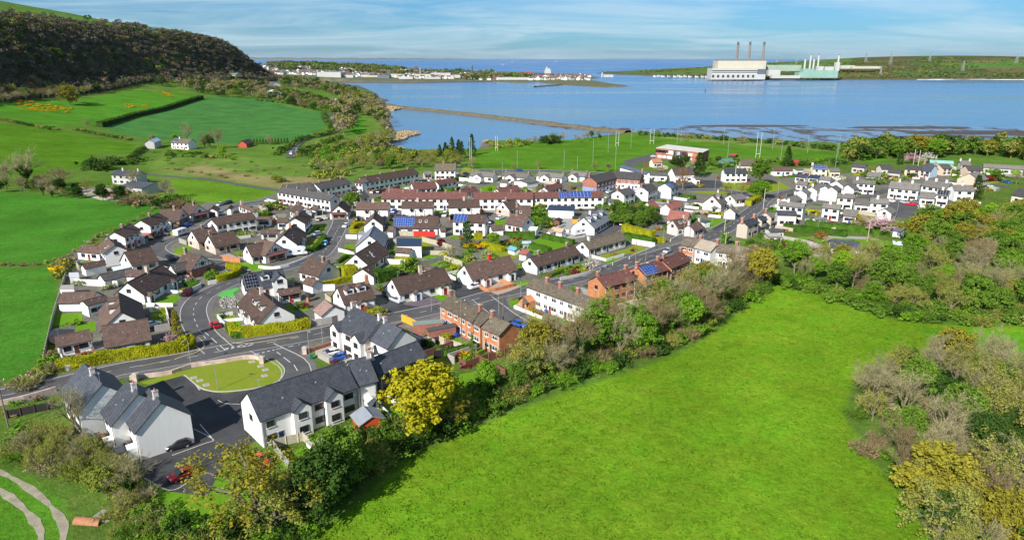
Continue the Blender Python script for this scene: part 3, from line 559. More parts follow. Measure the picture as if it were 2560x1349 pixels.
for d, lab in ((0, 'pale gravel farm track, outer wheel rut'), (1, 'pale gravel farm track, inner wheel rut')):
 P = [tuple(G(*p)[:2]) for p in track];pa = smooth_line(P, 1.2);rg = random.Random(d)
 w = [.5 + .3 * math.sin(i * .7 + d) * rg.random() for i in range(len(pa))];ce = -.0 if d == 0 else 2.6
 mb = MB();a = offs(pa, [-(ce) - x for x in w]);b = offs(pa, [-(ce) + x for x in w])
 for i in range(len(pa) - 1): mb.face([(a[i][0], a[i][1], hz(*a[i]) + .04), (a[i+1][0], a[i+1][1], hz(*a[i+1]) + .04), (b[i+1][0], b[i+1][1], hz(*b[i+1]) + .04), (b[i][0], b[i][1], hz(*b[i]) + .04)])
 tag(mb.build('farm_track', M_TRK), lab, 'track', kind='structure')
# ================================================================ HOUSES
W_WHITE = wallmat('white_render', (.84,.83,.80));W_CREAM = wallmat('cream_render', (.78,.72,.60));W_PEACH = wallmat('peach_render', (.66,.52,.40));W_GREY = wallmat('grey_render', (.50,.49,.47))
W_BEIGE = wallmat('beige_render', (.55,.48,.40));W_YEL = wallmat('yellow_render', (.78,.74,.50));W_BLUE = wallmat('pale_blue_render', (.55,.68,.80));W_PINK = wallmat('pink_render', (.66,.58,.55))
B_RED = brickmat('orange_brick', (.43,.15,.055), (.52,.20,.08), (.40,.22,.13));B_BRN = brickmat('brown_brick', (.20,.12,.09), (.27,.17,.13), (.28,.24,.2));B_DRK = brickmat('deep_red_brick', (.30,.095,.06), (.36,.13,.08), (.3,.2,.17))
B_PALE = brickmat('pinkish_brick', (.50,.36,.29), (.56,.42,.34), (.5,.45,.4))
T_BRN = roofmat('brown_roof_tiles', (.075,.046,.037), (.125,.078,.06));T_BRN2 = roofmat('striped_brown_roof_tiles', (.07,.045,.037), (.125,.08,.064), period=.9, line=.35)
T_RED = roofmat('red_brown_roof_tiles', (.10,.040,.034), (.155,.066,.054));T_SLATE = roofmat('new_slate_roof', (.042,.046,.056), (.07,.075,.09), st=.08, line=.62, period=.5, rough=.6)
T_GREY = roofmat('grey_roof_tiles', (.115,.105,.095), (.18,.165,.15));T_DARK = roofmat('charcoal_roof_tiles', (.055,.052,.052), (.095,.088,.085), st=.3);T_TAN = roofmat('tan_roof_tiles', (.25,.21,.16), (.33,.28,.215))
T_MOSS = roofmat('mossy_brown_roof_tiles', (.085,.068,.05), (.15,.122,.085), st=.45, stain=(.28,.26,.17));T_ORG = roofmat('orange_roof_tiles', (.34,.15,.08), (.45,.21,.12));T_TERRA = roofmat('dark_red_roof_tiles', (.19,.065,.05), (.28,.105,.085));T_LITE = roofmat('pale_tan_roof_tiles', (.38,.25,.16), (.46,.32,.22))
T_NAVY = mat('navy_sheet_roof', (.028,.04,.075), .5,.15,1.0)
M_GLASS = mat('window_glass', (.018,.022,.028), .08,.3,.7, spec=.8);M_PVC = mat('white_frame', (.75,.75,.74), .6,.05,2);M_DRKFR = mat('dark_frame', (.05,.045,.045), .5,.1,2)
M_BARGE = mat('black_bargeboard', (.025,.022,.022), .6,.1,2);M_TIMB = mat('black_timber', (.03,.025,.025), .7,.2,2);M_PV = None
M_POT = mat('clay_pot', (.30,.12,.07), .9,.2,5);M_LEAD = mat('lead_flashing', (.35,.35,.36), .6,.2,4)
def pvmat():
 m = bpy.data.materials.new('solar_cells');m.use_nodes = True;nt = m.node_tree;b = nt.nodes['Principled BSDF'];N = nt.nodes.new;L = nt.links.new
 b.inputs['Roughness'].default_value = .12;tc = N('ShaderNodeTexCoord');ns = N('ShaderNodeTexNoise');ns.inputs['Scale'].default_value = .8;L(tc.outputs['Object'], ns.inputs[0])
 rp = N('ShaderNodeValToRGB');e = rp.color_ramp.elements;e[0].color = (.012,.035,.15,1);e[1].color = (.03,.09,.34,1);L(ns.outputs[0], rp.inputs[0]);L(rp.outputs[0], b.inputs['Base Color']);return m
M_PV = pvmat();M_PVD = mat('dark_solar_cells', (.012,.014,.028), .15,.2,1);M_ALU = mat('aluminium_frame', (.6,.62,.65), .4,.1,3, metal=.3)
M_TERR = mat('terracotta_render', (.45,.17,.09), .9,.1,1)
STY = {  # wall, roof, eaves height, pitch, gap between windows, storeys, window frame
 'bung': (W_WHITE, T_BRN, 2.6,.82,1, M_DRKFR), 'semi': (W_WHITE, T_BRN, 5.0,.60,2, M_DRKFR), 'slate': (W_WHITE, T_SLATE, 5.1,.82,2, M_DRKFR),
 'brick': (B_RED, T_MOSS, 5.0,.60,2, M_PVC), 'brickred': (B_RED, T_RED, 5.0,.58,2, M_DRKFR), 'terr': (W_WHITE, T_RED, 5.0,.58,2, M_DRKFR), 'terrdark': (W_WHITE, T_DARK, 5.0,.58,2, M_DRKFR),
 'wgrey': (W_WHITE, T_GREY, 5.0,.58,2, M_DRKFR), 'bgrey': (W_WHITE, T_GREY, 2.7,.58,1, M_DRKFR), 'cott': (W_WHITE, T_BRN, 2.6,.72,1, M_DRKFR), 'gar': (W_WHITE, T_BRN, 2.3,.62,0, M_DRKFR), 'beige': (W_BEIGE, T_DARK, 3.2,.8,1, M_DRKFR)}
WC = {}
def window_mesh(w, h, fr, panes, cheap):
 k = (round(w, 1), round(h, 1), fr.name, panes, cheap)
 if k in WC: return WC[k]
 w, h = k[0], k[1];g = MB();g.box(-w / 2, w / 2,-.02,.05,-h / 2, h / 2)
 f = MB();t = .07 if not cheap else .1
 for a in ((-w / 2, w / 2, h / 2 - t, h / 2), (-w / 2, w / 2,-h / 2,-h / 2 + t), (-w / 2,-w / 2 + t, -h / 2 + t, h / 2 - t), (w / 2 - t, w / 2,-h / 2 + t, h / 2 - t)): f.box(a[0], a[1], .0,.09, a[2], a[3])
 for i in range(1, panes):
  x = -w / 2 + w * i / panes;f.box(x - t / 2, x + t / 2,.0,.085,-h / 2 + t, h / 2 - t)
 if not cheap and h > .7 and panes > 1: f.box(-w / 2 + t, w / 2 - t, .0,.08, h * .18, h * .18 + .05)
 s = (-w / 2 - .08, w / 2 + .08,.0,.16,-h / 2 - .1,-h / 2 - .02)
 f.box(*s, 1)
 if cheap:
  n = len(g.v);g.v += f.v;g.f += [tuple(i + n for i in q) for q in f.f];g.m += [1 if m == 0 else 2 for m in f.m]
  WC[k] = (g.mesh('window', [M_GLASS, fr, M_PVC]), None)
 else: WC[k] = (g.mesh('window', [M_GLASS]), f.mesh('window_frame', [fr, M_PVC]))
 return WC[k]
def put_window(root, x, y, z, ang, w, h, fr, cheap, panes=None, parent=None):
 """ang: direction the window faces in the parent's frame"""
 panes = panes or (2 if w > 1.0 else 1) + (1 if w > 1.9 else 0)
 g, f = window_mesh(w, h, fr, panes, cheap);o = link('window', g, parent or root, (x, y, z), ang - math.pi / 2)
 if f: link('frame', f, o)
 return o
def put_door(root, x, y, ang, w=1.0, h=2.1, m=None, name='door', parent=None):
 mb = MB();mb.box(-w / 2, w / 2,0,.06,0, h, 0);mb.box(-w / 2 - .07, w / 2 + .07,0,.035,0, h + .08,1);mb.box(-w * .28, w * .28,.05,.075, h * .55, h * .88,2)
 o = mb.build(name, [m or M_BARGE, M_PVC, M_GLASS], parent or root);o.location = (x, y, 0);o.rotation_euler = (0,0, ang - math.pi / 2);return o
def solve(A, B, C, e, t):
 z0 = G((A[0] + B[0]) / 2,(A[1] + B[1]) / 2 + 30).z;sgn = 1 if (B[0] - A[0]) * (C[1] - A[1]) - (B[1] - A[1]) * (C[0] - A[0]) > 0 else -1
 for _ in range(3):
  lo, hi = 1.2,9.0
  for _ in range(22):
   hw = (lo + hi) / 2;hr = e + t * hw;a = Vector(atz(*A, z0 + hr));b = Vector(atz(*B, z0 + hr));c = Vector(atz(*C, z0 + e))
   d = (b - a);d = d.normalized() if d.length > .1 else Vector((1,0));n = Vector((d.y, -d.x)) * sgn
   if (c - a).dot(n) > hw: lo = hw
   else: hi = hw
  mid = (a + b) / 2;z0 = hz(mid.x, mid.y)
 return a, b, n, hw, hr, z0
def gable(mb, x0, x1, hw, e, hr, m=0):
 """closed pentagonal prism along X"""
 L = lambda x: [(x, -hw, 0), (x, hw, 0), (x, hw, e), (x, 0, hr), (x, -hw, e)]
 mb.hull2(L(x0), L(x1), m)
def roof_slabs(mb, x0, x1, hw, e, hr, th=.16, m=0, edge=1):
 """two slabs with black verge and eaves boards"""
 for s in (-1,1):
  y = s * hw;q = lambda x: [(x, 0, hr), (x, y, e), (x, y, e - th), (x, 0, hr - th)]
  a, b = q(x0), q(x1);i = len(mb.v);mb.v += a + b
  fs = [((0,1,5,4), m), ((1,2,6,5), edge), ((2,3,7,6), edge), ((0,3,2,1), edge), ((4,5,6,7), edge)]
  for f, mm in fs: mb.f.append(tuple(i + k for k in f));mb.m.append(mm)
 mb.tube((x0 - .01,0, hr), (x1 + .01,0, hr), .11,.11,6, edge if m == edge else m)
HOUSES = [];DOORS = [mat('door_red', (.35,.03,.02), .5), mat('door_blue', (.04,.08,.22), .5), mat('door_black', (.02,.02,.02), .4), mat('door_white', (.7,.7,.7), .5), mat('door_brown', (.12,.05,.03), .5)]
def H(sty, A, B, C, label, **k):
 """A, B: the ridge ends;C: an eaves corner of the slope that faces the camera (photo pixels)"""
 wall, roof, e, t, storeys, fr = STY[sty];e = k.get('e', e);t = k.get('t', t);wall = k.get('wall', wall);roof = k.get('roof', roof);fr = k.get('fr', fr);storeys = k.get('st', storeys)
 a, b, n, hw, hr, z0 = solve(A, B, C, e, t);d = (b - a).normalized();flip = False
 if Vector((-d.y, d.x)).dot(n) < 0: a, b = b, a;d = -d;flip = True
 L = (b - a).length;mid = (a + b) / 2;rz = math.atan2(d.y, d.x);dist = mid.length;cheap = dist > 260
 name = k.get('name', 'house');root = empty(name, (mid.x, mid.y, z0), rz);tag(root, label, k.get('cat', 'garage' if sty == 'gar' and 'cat' not in k else 'house'), k.get('group'))
 rg = random.Random(label);hx = L / 2;ins = .28;wy = hw - .38;we = e + t * .38 - .17;wr = hr - .17;U = lambda u: (-hx + L * ((1 - u) if flip else u))
 HOUSES.append((mid.x, mid.y, d, n, hx, hw, z0, storeys))
 low = k.get('low')   # a lower course of another material
 mb = MB();gable(mb, -hx + ins, hx - ins, wy, we, wr, 0);mb.build('wall', [wall], root)
 if low:
  mb = MB();hh = k.get('lowh', 2.5);mb.box(-hx + ins - .03, hx - ins + .03,-wy - .03, wy + .03,0, hh);mb.build('lower_wall', low, root)
 mb = MB();roof_slabs(mb, -hx, hx, hw, e, hr);ro = mb.build('roof', [roof, k.get('edge', M_BARGE)], root)
 if k.get('vents', cheap is False):
  for _ in range(2 if not cheap else 1):
   mb = MB();x = rg.uniform(-hx * .8, hx * .8);y = hw * rg.uniform(.25,.6);z = hr - t * y;mb.box(x - .12, x + .12, y - .1, y + .12, z - .05, z + .14)
   mb.build('roof_vent', M_LEAD, ro)
 # chimneys on the ridge
 for c in k.get('ch', []):
  u, cm, ch = (c + (None,) * 3)[:3] if isinstance(c, tuple) else (c, None, None);x = U(u);h = ch or (.95 if sty == 'slate' else 1.25);mb = MB();w = .42 if h > 1 else .32
  mb.box(x - w, x + w, -.38,.38, hr - .6, hr + h, 0);mb.box(x - w - .07, x + w + .07,-.45,.45, hr + h, hr + h + .12,1);mb.box(x - w - .12, x + w + .12,-.5,.5, hr - .5, hr - .28,3)
  for q in (-.2,.2): mb.tube((x + q, 0, hr + h + .1), (x + q, 0, hr + h + .5), .12,.1,7,2)
  mb.build('chimney', [cm or (wall if not k.get('chm') else k['chm']), M_KERB, M_POT, M_LEAD], ro)
 # solar panels on the front slope: (u0, u1, v0, v1, columns, rows, material)
 for s in k.get('pv', []):
  u0, u1, v0, v1, nc, nr = s[:6];pm = M_PVD if len(s) > 6 else M_PV;xa, xb = sorted((U(u0), U(u1)));mb = MB();sl = math.hypot(1, t)
  for i in range(nc):
   for j in range(nr):
    x0 = xa + (xb - xa) * (i + .04) / nc;x1 = xa + (xb - xa) * (i + .96) / nc;y0 = hw * (v0 + (v1 - v0) * (j + .04) / nr);y1 = hw * (v0 + (v1 - v0) * (j + .96) / nr)
    P = lambda x, y, o: (x, y, hr - t * y + o)
    mb.hull2([P(x0, y0,.06), P(x1, y0,.06), P(x1, y1,.06), P(x0, y1,.06)], [P(x0, y0,.13), P(x1, y0,.13), P(x1, y1,.13), P(x0, y1,.13)], 0)
  y0, y1 = hw * v0, hw * v1;P = lambda x, y, o: (x, y, hr - t * y + o)
  mb.hull2([P(xa, y0,.05), P(xb, y0,.05), P(xb, y1,.05), P(xa, y1,.05)], [P(xa, y0,.09), P(xb, y0,.09), P(xb, y1,.09), P(xa, y1,.09)], 1)
  mb.build('solar_panel', [pm, M_ALU], ro)
 for (u, v) in k.get('sky', []):
  x, y = U(u), hw * v;P = lambda x, y, o: (x, y, hr - t * y + o);mb = MB()
  for r, o, m in ((.45,.1,1), (.36,.13,0)): mb.hull2([P(x - r, y - r, 0), P(x + r, y - r, 0), P(x + r, y + r, 0), P(x - r, y + r, 0)], [P(x - r, y - r, o), P(x + r, y - r, o), P(x + r, y + r, o), P(x - r, y + r, o)], m)
  mb.build('skylight', [M_GLASS, M_PVC], ro)
 # windows and doors on both long sides
 if storeys and k.get('win', True):
  unit = k.get('unit', 6.2 if storeys == 2 else 7.5);nu = max(1, round((L - 1) / unit));uw = (L - .9) / nu
  for side in ((1,-1) if dist < 330 else (1,)):
   ang = math.pi / 2 * side;yy = side * (wy + (.03 if low else 0))
   for i in range(nu):
    x = -hx + .45 + uw * (i + .5);dd = 1 if (i % 2) else -1
    skip = [abs(x + q - U(g[0])) for g in k.get('gab', []) for q in (0,)] if side == 1 else []
    def ok(xx): return not (side == 1 and any(abs(xx - U(g[0])) < g[1] / 2 + .5 for g in k.get('gab', []) + k.get('porch', [])))
    for xx, w in ((x - uw * .26,1.5 + .3 * rg.random()), (x + uw * .26,1.1 + .3 * rg.random())):
     if storeys == 2 and ok(xx): put_window(root, xx, yy, min(4.0, e - 1.0), ang, min(w, uw * .36), 1.15, fr, cheap)
     if ok(xx): put_window(root, xx, yy, 1.5, ang, min(w + .2, uw * .38), 1.25, fr, cheap)
    if ok(x + dd * .12): put_door(root, x + dd * .12, yy, ang, .95,2.05, rg.choice(DOORS))
  if k.get('gw', True) and dist < 330:
   gx = hx - ins + (.03 if low else 0)
   for s in (-1,1):
    zt = wr * .62 if storeys == 1 else 4.1
    if hw > 2.8 and wr > 4.2: put_window(root, s * gx, 0, min(zt, wr - 1.2), 0 if s > 0 else math.pi, 1.2,1.1, fr, cheap)
    if low and s: put_window(root, s * gx, -wy * .45,1.4,0 if s > 0 else math.pi, 1.3,1.1, fr, cheap)
 # timbering on the gables (half-timbered houses)
 if k.get('timber'):
  for s in (-1,1):
   mb = MB();gx = s * (hx - ins);lo = k.get('lowh', 2.5)
   bar = lambda y0, z0_, y1, z1: mb.hull2(*[[(gx + o, y0 - .06, z0_), (gx + o, y0 + .06, z0_), (gx + o, y1 + .06, z1), (gx + o, y1 - .06, z1)][::1] for o in ((-.02 * s), (.04 * s))], 0)
   for q in np.linspace(-.8,.8,7):
    y = wy * q;zt = wr - (wr - we) * abs(q) - .1
    if zt > lo + .3: bar(y, lo, y, zt)
   for zz in (lo + .06, lo + 1.3):
    yy = wy * min(1, max(0,(wr - zz - .2) / (wr - we)))
    mb.box(min(gx, gx + .04 * s), max(gx, gx + .04 * s), -yy, yy, zz - .06, zz + .06)
   mb.build('timber_frame', M_TIMB, root)
 # gabled projections on the front: (u, width, depth, kind) two-storey bays or porches
 for key in ('gab', 'porch'):
  for g in k.get(key, []):
   u, w, dep = g[:3];x = U(u);ge = g[3] if len(g) > 3 else (e if key == 'gab' else 2.25);gt = t * 1.0 if key == 'gab' else .55;gh = ge + gt * w / 2;y0 = max((hr - gh) / t - .1,0) if gh < hr else 0
   y1 = hw + dep;mb = MB();hw2 = w / 2 - .2
   lp = lambda y: [(x - hw2, y, 0), (x + hw2, y, 0), (x + hw2, y, ge + gt * .2 - .15), (x, y, gh - .15), (x - hw2, y, ge + gt * .2 - .15)]
   if key == 'gab' or not k.get('open'): mb.hull2(lp(wy - .5), lp(y1 - .25))
   bay = mb.build('bay' if key == 'gab' else 'porch', k.get('gwall', wall), root)
   mb = MB();yb = y0 if gh <= hr else -.2
   for s in (-1,1):
    ye = max((hr - ge) / t - .05, yb)     # where the valley meets the main slope
    top = [(x, yb, gh), (x, y1, gh), (x + s * w / 2, y1, ge), (x + s * w / 2, ye, ge)];bot = [(p[0], p[1], p[2] - .14) for p in top]
    if s > 0: top, bot = top[::-1], bot[::-1]
    i = len(mb.v);mb.v += top + bot;mb.f.append((i, i + 1, i + 2, i + 3));mb.m.append(0)
    for q in range(4): r_ = (q + 1) % 4;mb.f.append((i + q, i + 4 + q, i + 4 + r_, i + r_));mb.m.append(1)
    mb.f.append((i + 7, i + 6, i + 5, i + 4));mb.m.append(1)
   mb.build('bay_roof', [roof, k.get('edge', M_BARGE)], bay)
   yf = y1 - .25
   if key == 'gab' and ge > 4: put_window(root, x, yf, 4.0, math.pi / 2, min(1.5, w * .5), 1.2, fr, cheap, parent=bay);put_window(root, x, yf, 1.4, math.pi / 2, min(1.6, w * .55), 1.3, fr, cheap, parent=bay)
   elif key == 'gab': put_window(root, x, yf, 1.5, math.pi / 2, min(1.8, w * .5), 1.3, fr, cheap, parent=bay)
   else: put_door(root, x, yf, math.pi / 2,1.0,2.0, rg.choice(DOORS), parent=bay)
 # dormers on the front slope: (u, v, width)
 for g in k.get('dorm', []):
  u, v, w = g;x = U(u);yf = hw * v;zf = hr - t * yf;dh = 1.35;gt = .6;gz = zf + dh + gt * w / 2;yb = max((hr - gz) / t, 0);mb = MB();h2 = w / 2 - .12
  lp = lambda y, z: [(x - h2, y, z), (x + h2, y, z), (x + h2, y, zf + dh), (x, y, gz - .1), (x - h2, y, zf + dh)]
  mb.hull2(lp(yb + .3, zf + dh - .1), lp(yf, zf - .1), 0);do = mb.build('dormer', [wall], root);mb = MB()
  for s in (-1,1):
   ye = max((hr - zf - dh) / t, 0);top = [(x, yb - .05, gz), (x, yf + .25, gz), (x + s * w / 2, yf + .25, zf + dh), (x + s * w / 2, ye, zf + dh)];bot = [(p[0], p[1], p[2] - .12) for p in top]
   if s > 0: top, bot = top[::-1], bot[::-1]
   i = len(mb.v);mb.v += top + bot;mb.f.append((i, i + 1, i + 2, i + 3));mb.m.append(0)
   for q in range(4): r_ = (q + 1) % 4;mb.f.append((i + q, i + 4 + q, i + 4 + r_, i + r_));mb.m.append(1)
  mb.build('dormer_roof', [roof, M_BARGE], do);put_window(root, x, yf, zf + .72, math.pi / 2, w * .5,.85, fr, cheap, parent=do)
 # garage door on a gable
 if k.get('gdoor') is not None:
  s = k['gdoor'];s = -s if flip else s;mb = MB();gx = s * (hx - ins);mb.box(min(gx, gx + .05 * s), max(gx, gx + .05 * s), -1.25,1.25,0,2.1);mb.build('garage_door', k.get('gdm', DOORS[4]), root)
 if k.get('canopy'):   # tiled canopy over the ground floor of the gable at end s, with brick lower wall
  s = k['canopy'];s = -s if flip else s;gx = s * (hx - ins);mb = MB()
  a_ = [(gx, -wy * .8,3.1), (gx, wy * .8,3.1), (gx + s * 1.5, wy * .8,2.45), (gx + s * 1.5,-wy * .8,2.45)];b_ = [(p[0], p[1], p[2] - .12) for p in a_]
  mb.hull2(b_, a_, 0);mb.build('canopy', [T_RED], root);mb = MB();mb.box(min(gx, gx + s * .5), max(gx, gx + s * .5), -wy * .75, wy * .75,0,2.4);mb.build('brick_front', B_BRN, root)
  for y in (-wy * .35, wy * .4): put_window(root, gx + s * .5, y, 1.3,0 if s > 0 else math.pi, 1.7,1.3, fr, cheap)
 if dist < 230 and storeys:   # gutters' downpipes
  for sx in (-1,1):
   mb = MB();mb.tube((sx * (hx - ins - .25), wy + .08,0), (sx * (hx - ins - .25), wy + .08, we), .05,.05,6);mb.build('downpipe', M_BARGE if wall is W_WHITE else M_PVC, root)
 if dist < 330 and storeys and rg.random() < .6:
  mb = MB();x = U(.12);mb.tube((x, 0, hr), (x, 0, hr + 1.7), .025,.02,4)
  mb.tube((x - .5,0, hr + 1.6), (x + .5,0, hr + 1.6), .02,.02,4)
  for q in range(5): mb.tube((x - .4 + .2 * q, -.2, hr + 1.6), (x - .4 + .2 * q, .2, hr + 1.6), .012,.012,3)
  mb.build('aerial', M_ALU, ro)
 return root
def flatbox(name, pts, h, wm, rm, label, cat, doors=(), thick=.18, parts=True, over=.2, zr=None):
 """flat-roofed block from its roof outline in the photo, top height h"""
 g = G(pts[0][0], pts[0][1]);z0 = None
 P = [atz(*p, hz(*atz(*p, 8)) + h) for p in pts];cx = sum(p[0] for p in P) / len(P);cy = sum(p[1] for p in P) / len(P);z0 = hz(cx, cy)
 P = [Vector(atz(*p, z0 + h)) for p in pts];c = Vector((cx, cy));rel = [p - c for p in P];root = empty(name, (cx, cy, z0));tag(root, label, cat)
 mb = MB();mb.prism([(q.x * (1 - over / q.length), q.y * (1 - over / q.length)) for q in rel], 0, h - thick);mb.build('wall', wm, root)
 mb = MB();mb.prism([(q.x, q.y) for q in rel], h - thick, h);mb.build('roof', rm, root)
 return root, rel
# ---- new slate-roofed estate (foreground)
g = 'slate-roofed new houses'
H('slate', (255.6,960), (208.5,906.4), (187,1028), 'white house with steep slate roof at the left end of the staggered slate terrace', group=g, ch=[(.5,W_PINK),], name='terrace_house', gw=False, t=.9)
H('slate', (346.3,983.3), (317.3,948.8), (271,1060), 'narrow slate-roofed middle house of the staggered white terrace', group=g, porch=[(.3,2.2,1.4)], ch=[(.35,W_PINK)], name='terrace_house', gw=False, t=.9)
END_ = H('slate', (401.7,1005), (371.6,968.8), (331.8,1080.5), 'slate-roofed end house with a broad white gable above the black car', group=g, porch=[(.3,2.2,1.4)], ch=[(.4,W_PINK)], name='terrace_house', t=.9, gw=False)
_gx = max(abs(v.co.x) for v in END_.children[0].data.vertices);_s = -1 if (END_.matrix_basis.to_quaternion() @ Vector((1,0,0))).y > 0 else 1
put_window(END_, _s * _gx, -.6,3.9,0 if _s > 0 else math.pi, .7,1.1, M_DRKFR, False)
for y_, z0_, z1_ in ((-1.3,0,5.4),): mb = MB();mb.tube((_s * (_gx + .08), y_, z0_), (_s * (_gx + .08), y_, z1_), .06,.06,6);mb.tube((_s * (_gx + .08), y_, 2.6), (_s * (_gx + .08), y_ + 1.3,2.4), .05,.05,6);mb.build('soil_pipe', M_BARGE, END_)
mb = MB();mb.box(min(_s * _gx, _s * (_gx + .12)), max(_s * _gx, _s * (_gx + .12)), -4.2,-3.7,1.0,1.6);mb.build('meter_box', M_PVC, END_)
H('slate', (615.8,979.6), (861,902), (652.8,1053), 'long white slate-roofed terrace with two front gables behind the red shed', group=g, name='terrace_house', gab=[(.39,3.6,.9),(.72,3.6,.9)], vents=True, unit=5.2, e=5.2)
H('slate', (869,902), (921.5,889), (956,949.4), 'slate-roofed house with patio between the long terrace and the dark end house', group=g, name='terrace_house', ch=[(.95,W_PINK,1.0)], e=5.2, porch=[(.55,2.6,1.5)])
H('slate', (923,896.6), (1042.9,851.2), (957,936), 'brown brick slate-roofed end house beside the yellow tree', group=g, name='terrace_house', wall=B_BRN, ch=[(.05,W_PINK,1.0)], e=5.0)
H('slate', (881.9,765.8), (954.8,797.9), (910.3,856.6), 'big white slate-roofed semi with tall front gables by the parked white car', group=g, gab=[(.02,3.8,.7),(.80,3.8,.9)], ch=[(.0,W_PINK),(.93,W_PINK)], gwall=W_WHITE, wall=W_PINK, name='semi_house', vents=True)
H('slate', (956.6,799.6), (1005.5,822.8), (966.4,872.6), 'slate-roofed semi with a plain shaded gable next to the brick terrace gardens', group=g, gab=[(.45,3.2,.6,3.6)], ch=[(.12,W_PINK)], name='semi_house', t=.84)
# ---- brick terraces
g = 'brick terraces';BR = 'terrace_house'
H('brick', (1124,736), (1229,787.5), (1097,763.4), 'orange brick terrace with mossy roof beside the telegraph pole', group=g, name=BR, ch=[(.03,B_DRK),(.75,B_DRK)], unit=5.5)
H('brick', (1229.5,789), (1276.1,807.9), (1246.5,839.4), 'orange brick end house with a plain brick gable facing the field', group=g, name=BR, ch=[(.04,B_DRK)], unit=5.5, gw=False)
H('brick', (1334,693.5), (1503,751), (1319.8,719), 'brick and white terrace with long mossy roof behind the bare roadside trees', group=g, name=BR, ch=[(.22,B_DRK),(.42,B_DRK),(.68,B_DRK)], porch=[(.08,4.4,2.4)], gwall=B_RED, unit=5.2, wall=W_WHITE)
H('brickred', (1490,691), (1570.4,672), (1511,719.5), 'orange brick house with dark red roof and plain gable near the main road', group=g, name=BR, ch=[(.06,B_DRK),(.92,B_DRK)])
H('brickred', (1591,666), (1650.5,649.7), (1610.4,692.7), 'orange brick house with blue solar panels on its red roof', group=g, name=BR, ch=[(.03,B_DRK),(.9,B_DRK)], pv=[(.06,.58,.12,.95,5,4)])
H('brickred', (1652,648), (1703.8,627.5), (1728.4,651), 'dark red roofed brick house beside the silver car', group=g, name=BR, ch=[(.12,B_DRK),(.96,B_DRK)])
for (a, b, c, w, r, lab) in [((1717,590.4),(1752.8,597.8),(1701.8,612),B_RED,T_MOSS,'brick house with mossy roof at the road end of the four-house row'), ((1752.8,597.8),(1795.7,608.2),(1738,620.5),W_WHITE,T_TAN,'white house with tan roof and orange door, second in the four-house row'),
 ((1795.7,608.2),(1843,614),(1785.3,629),W_WHITE,T_MOSS,'white house with dark mossy roof, third in the four-house row'), ((1843,614),(1890.6,624.5),(1829.8,637.9),B_RED,T_TAN,'brick house with tan roof at the tree end of the four-house row')]:
 H('brick', a, b, c, lab, group=g, name=BR, wall=w, roof=r, ch=[(.97,B_DRK)], gw=False, unit=7)
# ---- bungalows by the main road
g = 'brown-roofed bungalows'
H('cott', (1322.8,642.8), (1434,610.8), (1345,667.7), 'long low white cottage row behind the shrubby garden', group=g, ch=[(.2,B_BRN),(.84,B_BRN)], roof=T_BRN)
H('cott', (1455.4,603.7), (1551.5,578.8), (1475,624), 'long low white cottage row with a mottled brown roof', group=g, ch=[(.16,W_WHITE)], roof=T_MOSS)
H('bung', (1159,662), (1275,638.5), (1183,700), 'white twin bungalow with a bright red chimney', group=g, ch=[(.55,mat('red_chimney',(.5,.03,.03)),1.8)], porch=[(.30,2.8,1.0),(.83,2.8,1.0)], unit=9)
H('bung', (978,696.2), (1111.4,668.6), (1001,736.5), 'white twin bungalow with pinkish chimney and two porches', group=g, ch=[(.53,B_PALE,1.8)], porch=[(.31,2.8,1.0),(.82,2.8,1.0)], unit=9)
H('bung', (841.5,717.5), (922,702), (865,761.4), 'white bungalow with two gabled dormers and an orange chimney', group=g, ch=[(.93,B_RED,1.6)], dorm=[(.28,.52,2.6),(.66,.5,2.6)], porch=[(.52,3.0,.8)])
H('bung', (770,641.9), (821.6,654.4), (796.7,693.5), 'white bungalow with bluish gable beside the clipped hedges', group=g, ch=[(.75,B_BRN)], )
H('gar', (768,691.7), (794.8,700.6), (780.5,716.7), 'small brown-roofed garage behind the yellow hedge', group='garages', name='garage')
H('bung', (887.2,634.8), (942.3,601), (978.8,628.6), 'large white bungalow with a striped brown roof and skylights', group=g, roof=T_BRN2, sky=[(.45,.42),(.42,.62)], vents=True)
H('gar', (905,672), (925,660), (941,690), 'low striped-roof annexe between the clipped hedges', group='garages', roof=T_BRN2, name='garage')
H('bung', (921.9,588.5), (935,562.7), (962.8,613.5), 'white bungalow with a grey striped roof and balcony', group=g, roof=roofmat('grey_striped_roof', (.14,.15,.17), (.22,.24,.27), period=.9, line=.4), st=1)
H('bung', (931.7,545), (938,529), (957.5,567), 'white gabled bungalow by the road bend beside the palm tree', group=g)
H('bung', (845,514), (854,500), (871,533), 'white gabled house with a tiled canopy facing down the estate road', group=g, roof=T_BRN, canopy=-1, ch=[(.9,B_BRN,.9)])
g = 'mock-tudor semis'
TB = dict(group=g, name='semi_house', ch=[(.5,B_PALE)], gab=[(.36,2.4,.3,4.4),(.64,2.4,.3,4.4)], porch=[(.1,2.6,1.2),(.9,2.6,1.2)], low=B_PALE, lowh=2.4, unit=5)
H('semi', (892.5,505), (973.5,505), (886.3,524.5), 'white semi with half-timbering behind the palm tree', **TB)
H('semi', (1004.6,503), (1083.8,503), (1003.7,520.6), 'plain white semi with small gables behind the solar bungalow', **TB)
H('semi', (1120.3,500.5), (1198.6,498.7), (1127.4,519.5), 'white semi with half-timbering beside the blue garage', **TB)
H('semi', (1136.3,534.3), (1217.8,537.8), (1213.4,558.3), 'white two-storey house with a block of blue solar panels', name='semi_house', pv=[(.03,.42,.06,.95,4,4)])
H('bung', (984.2,540.5), (1097,540.5), (988.6,571.6), 'long brown bungalow roof covered with blue solar panels', pv=[(.03,.47,.06,.82,9,4)], sky=[(.6,.4),(.73,.4)], e=2.6)
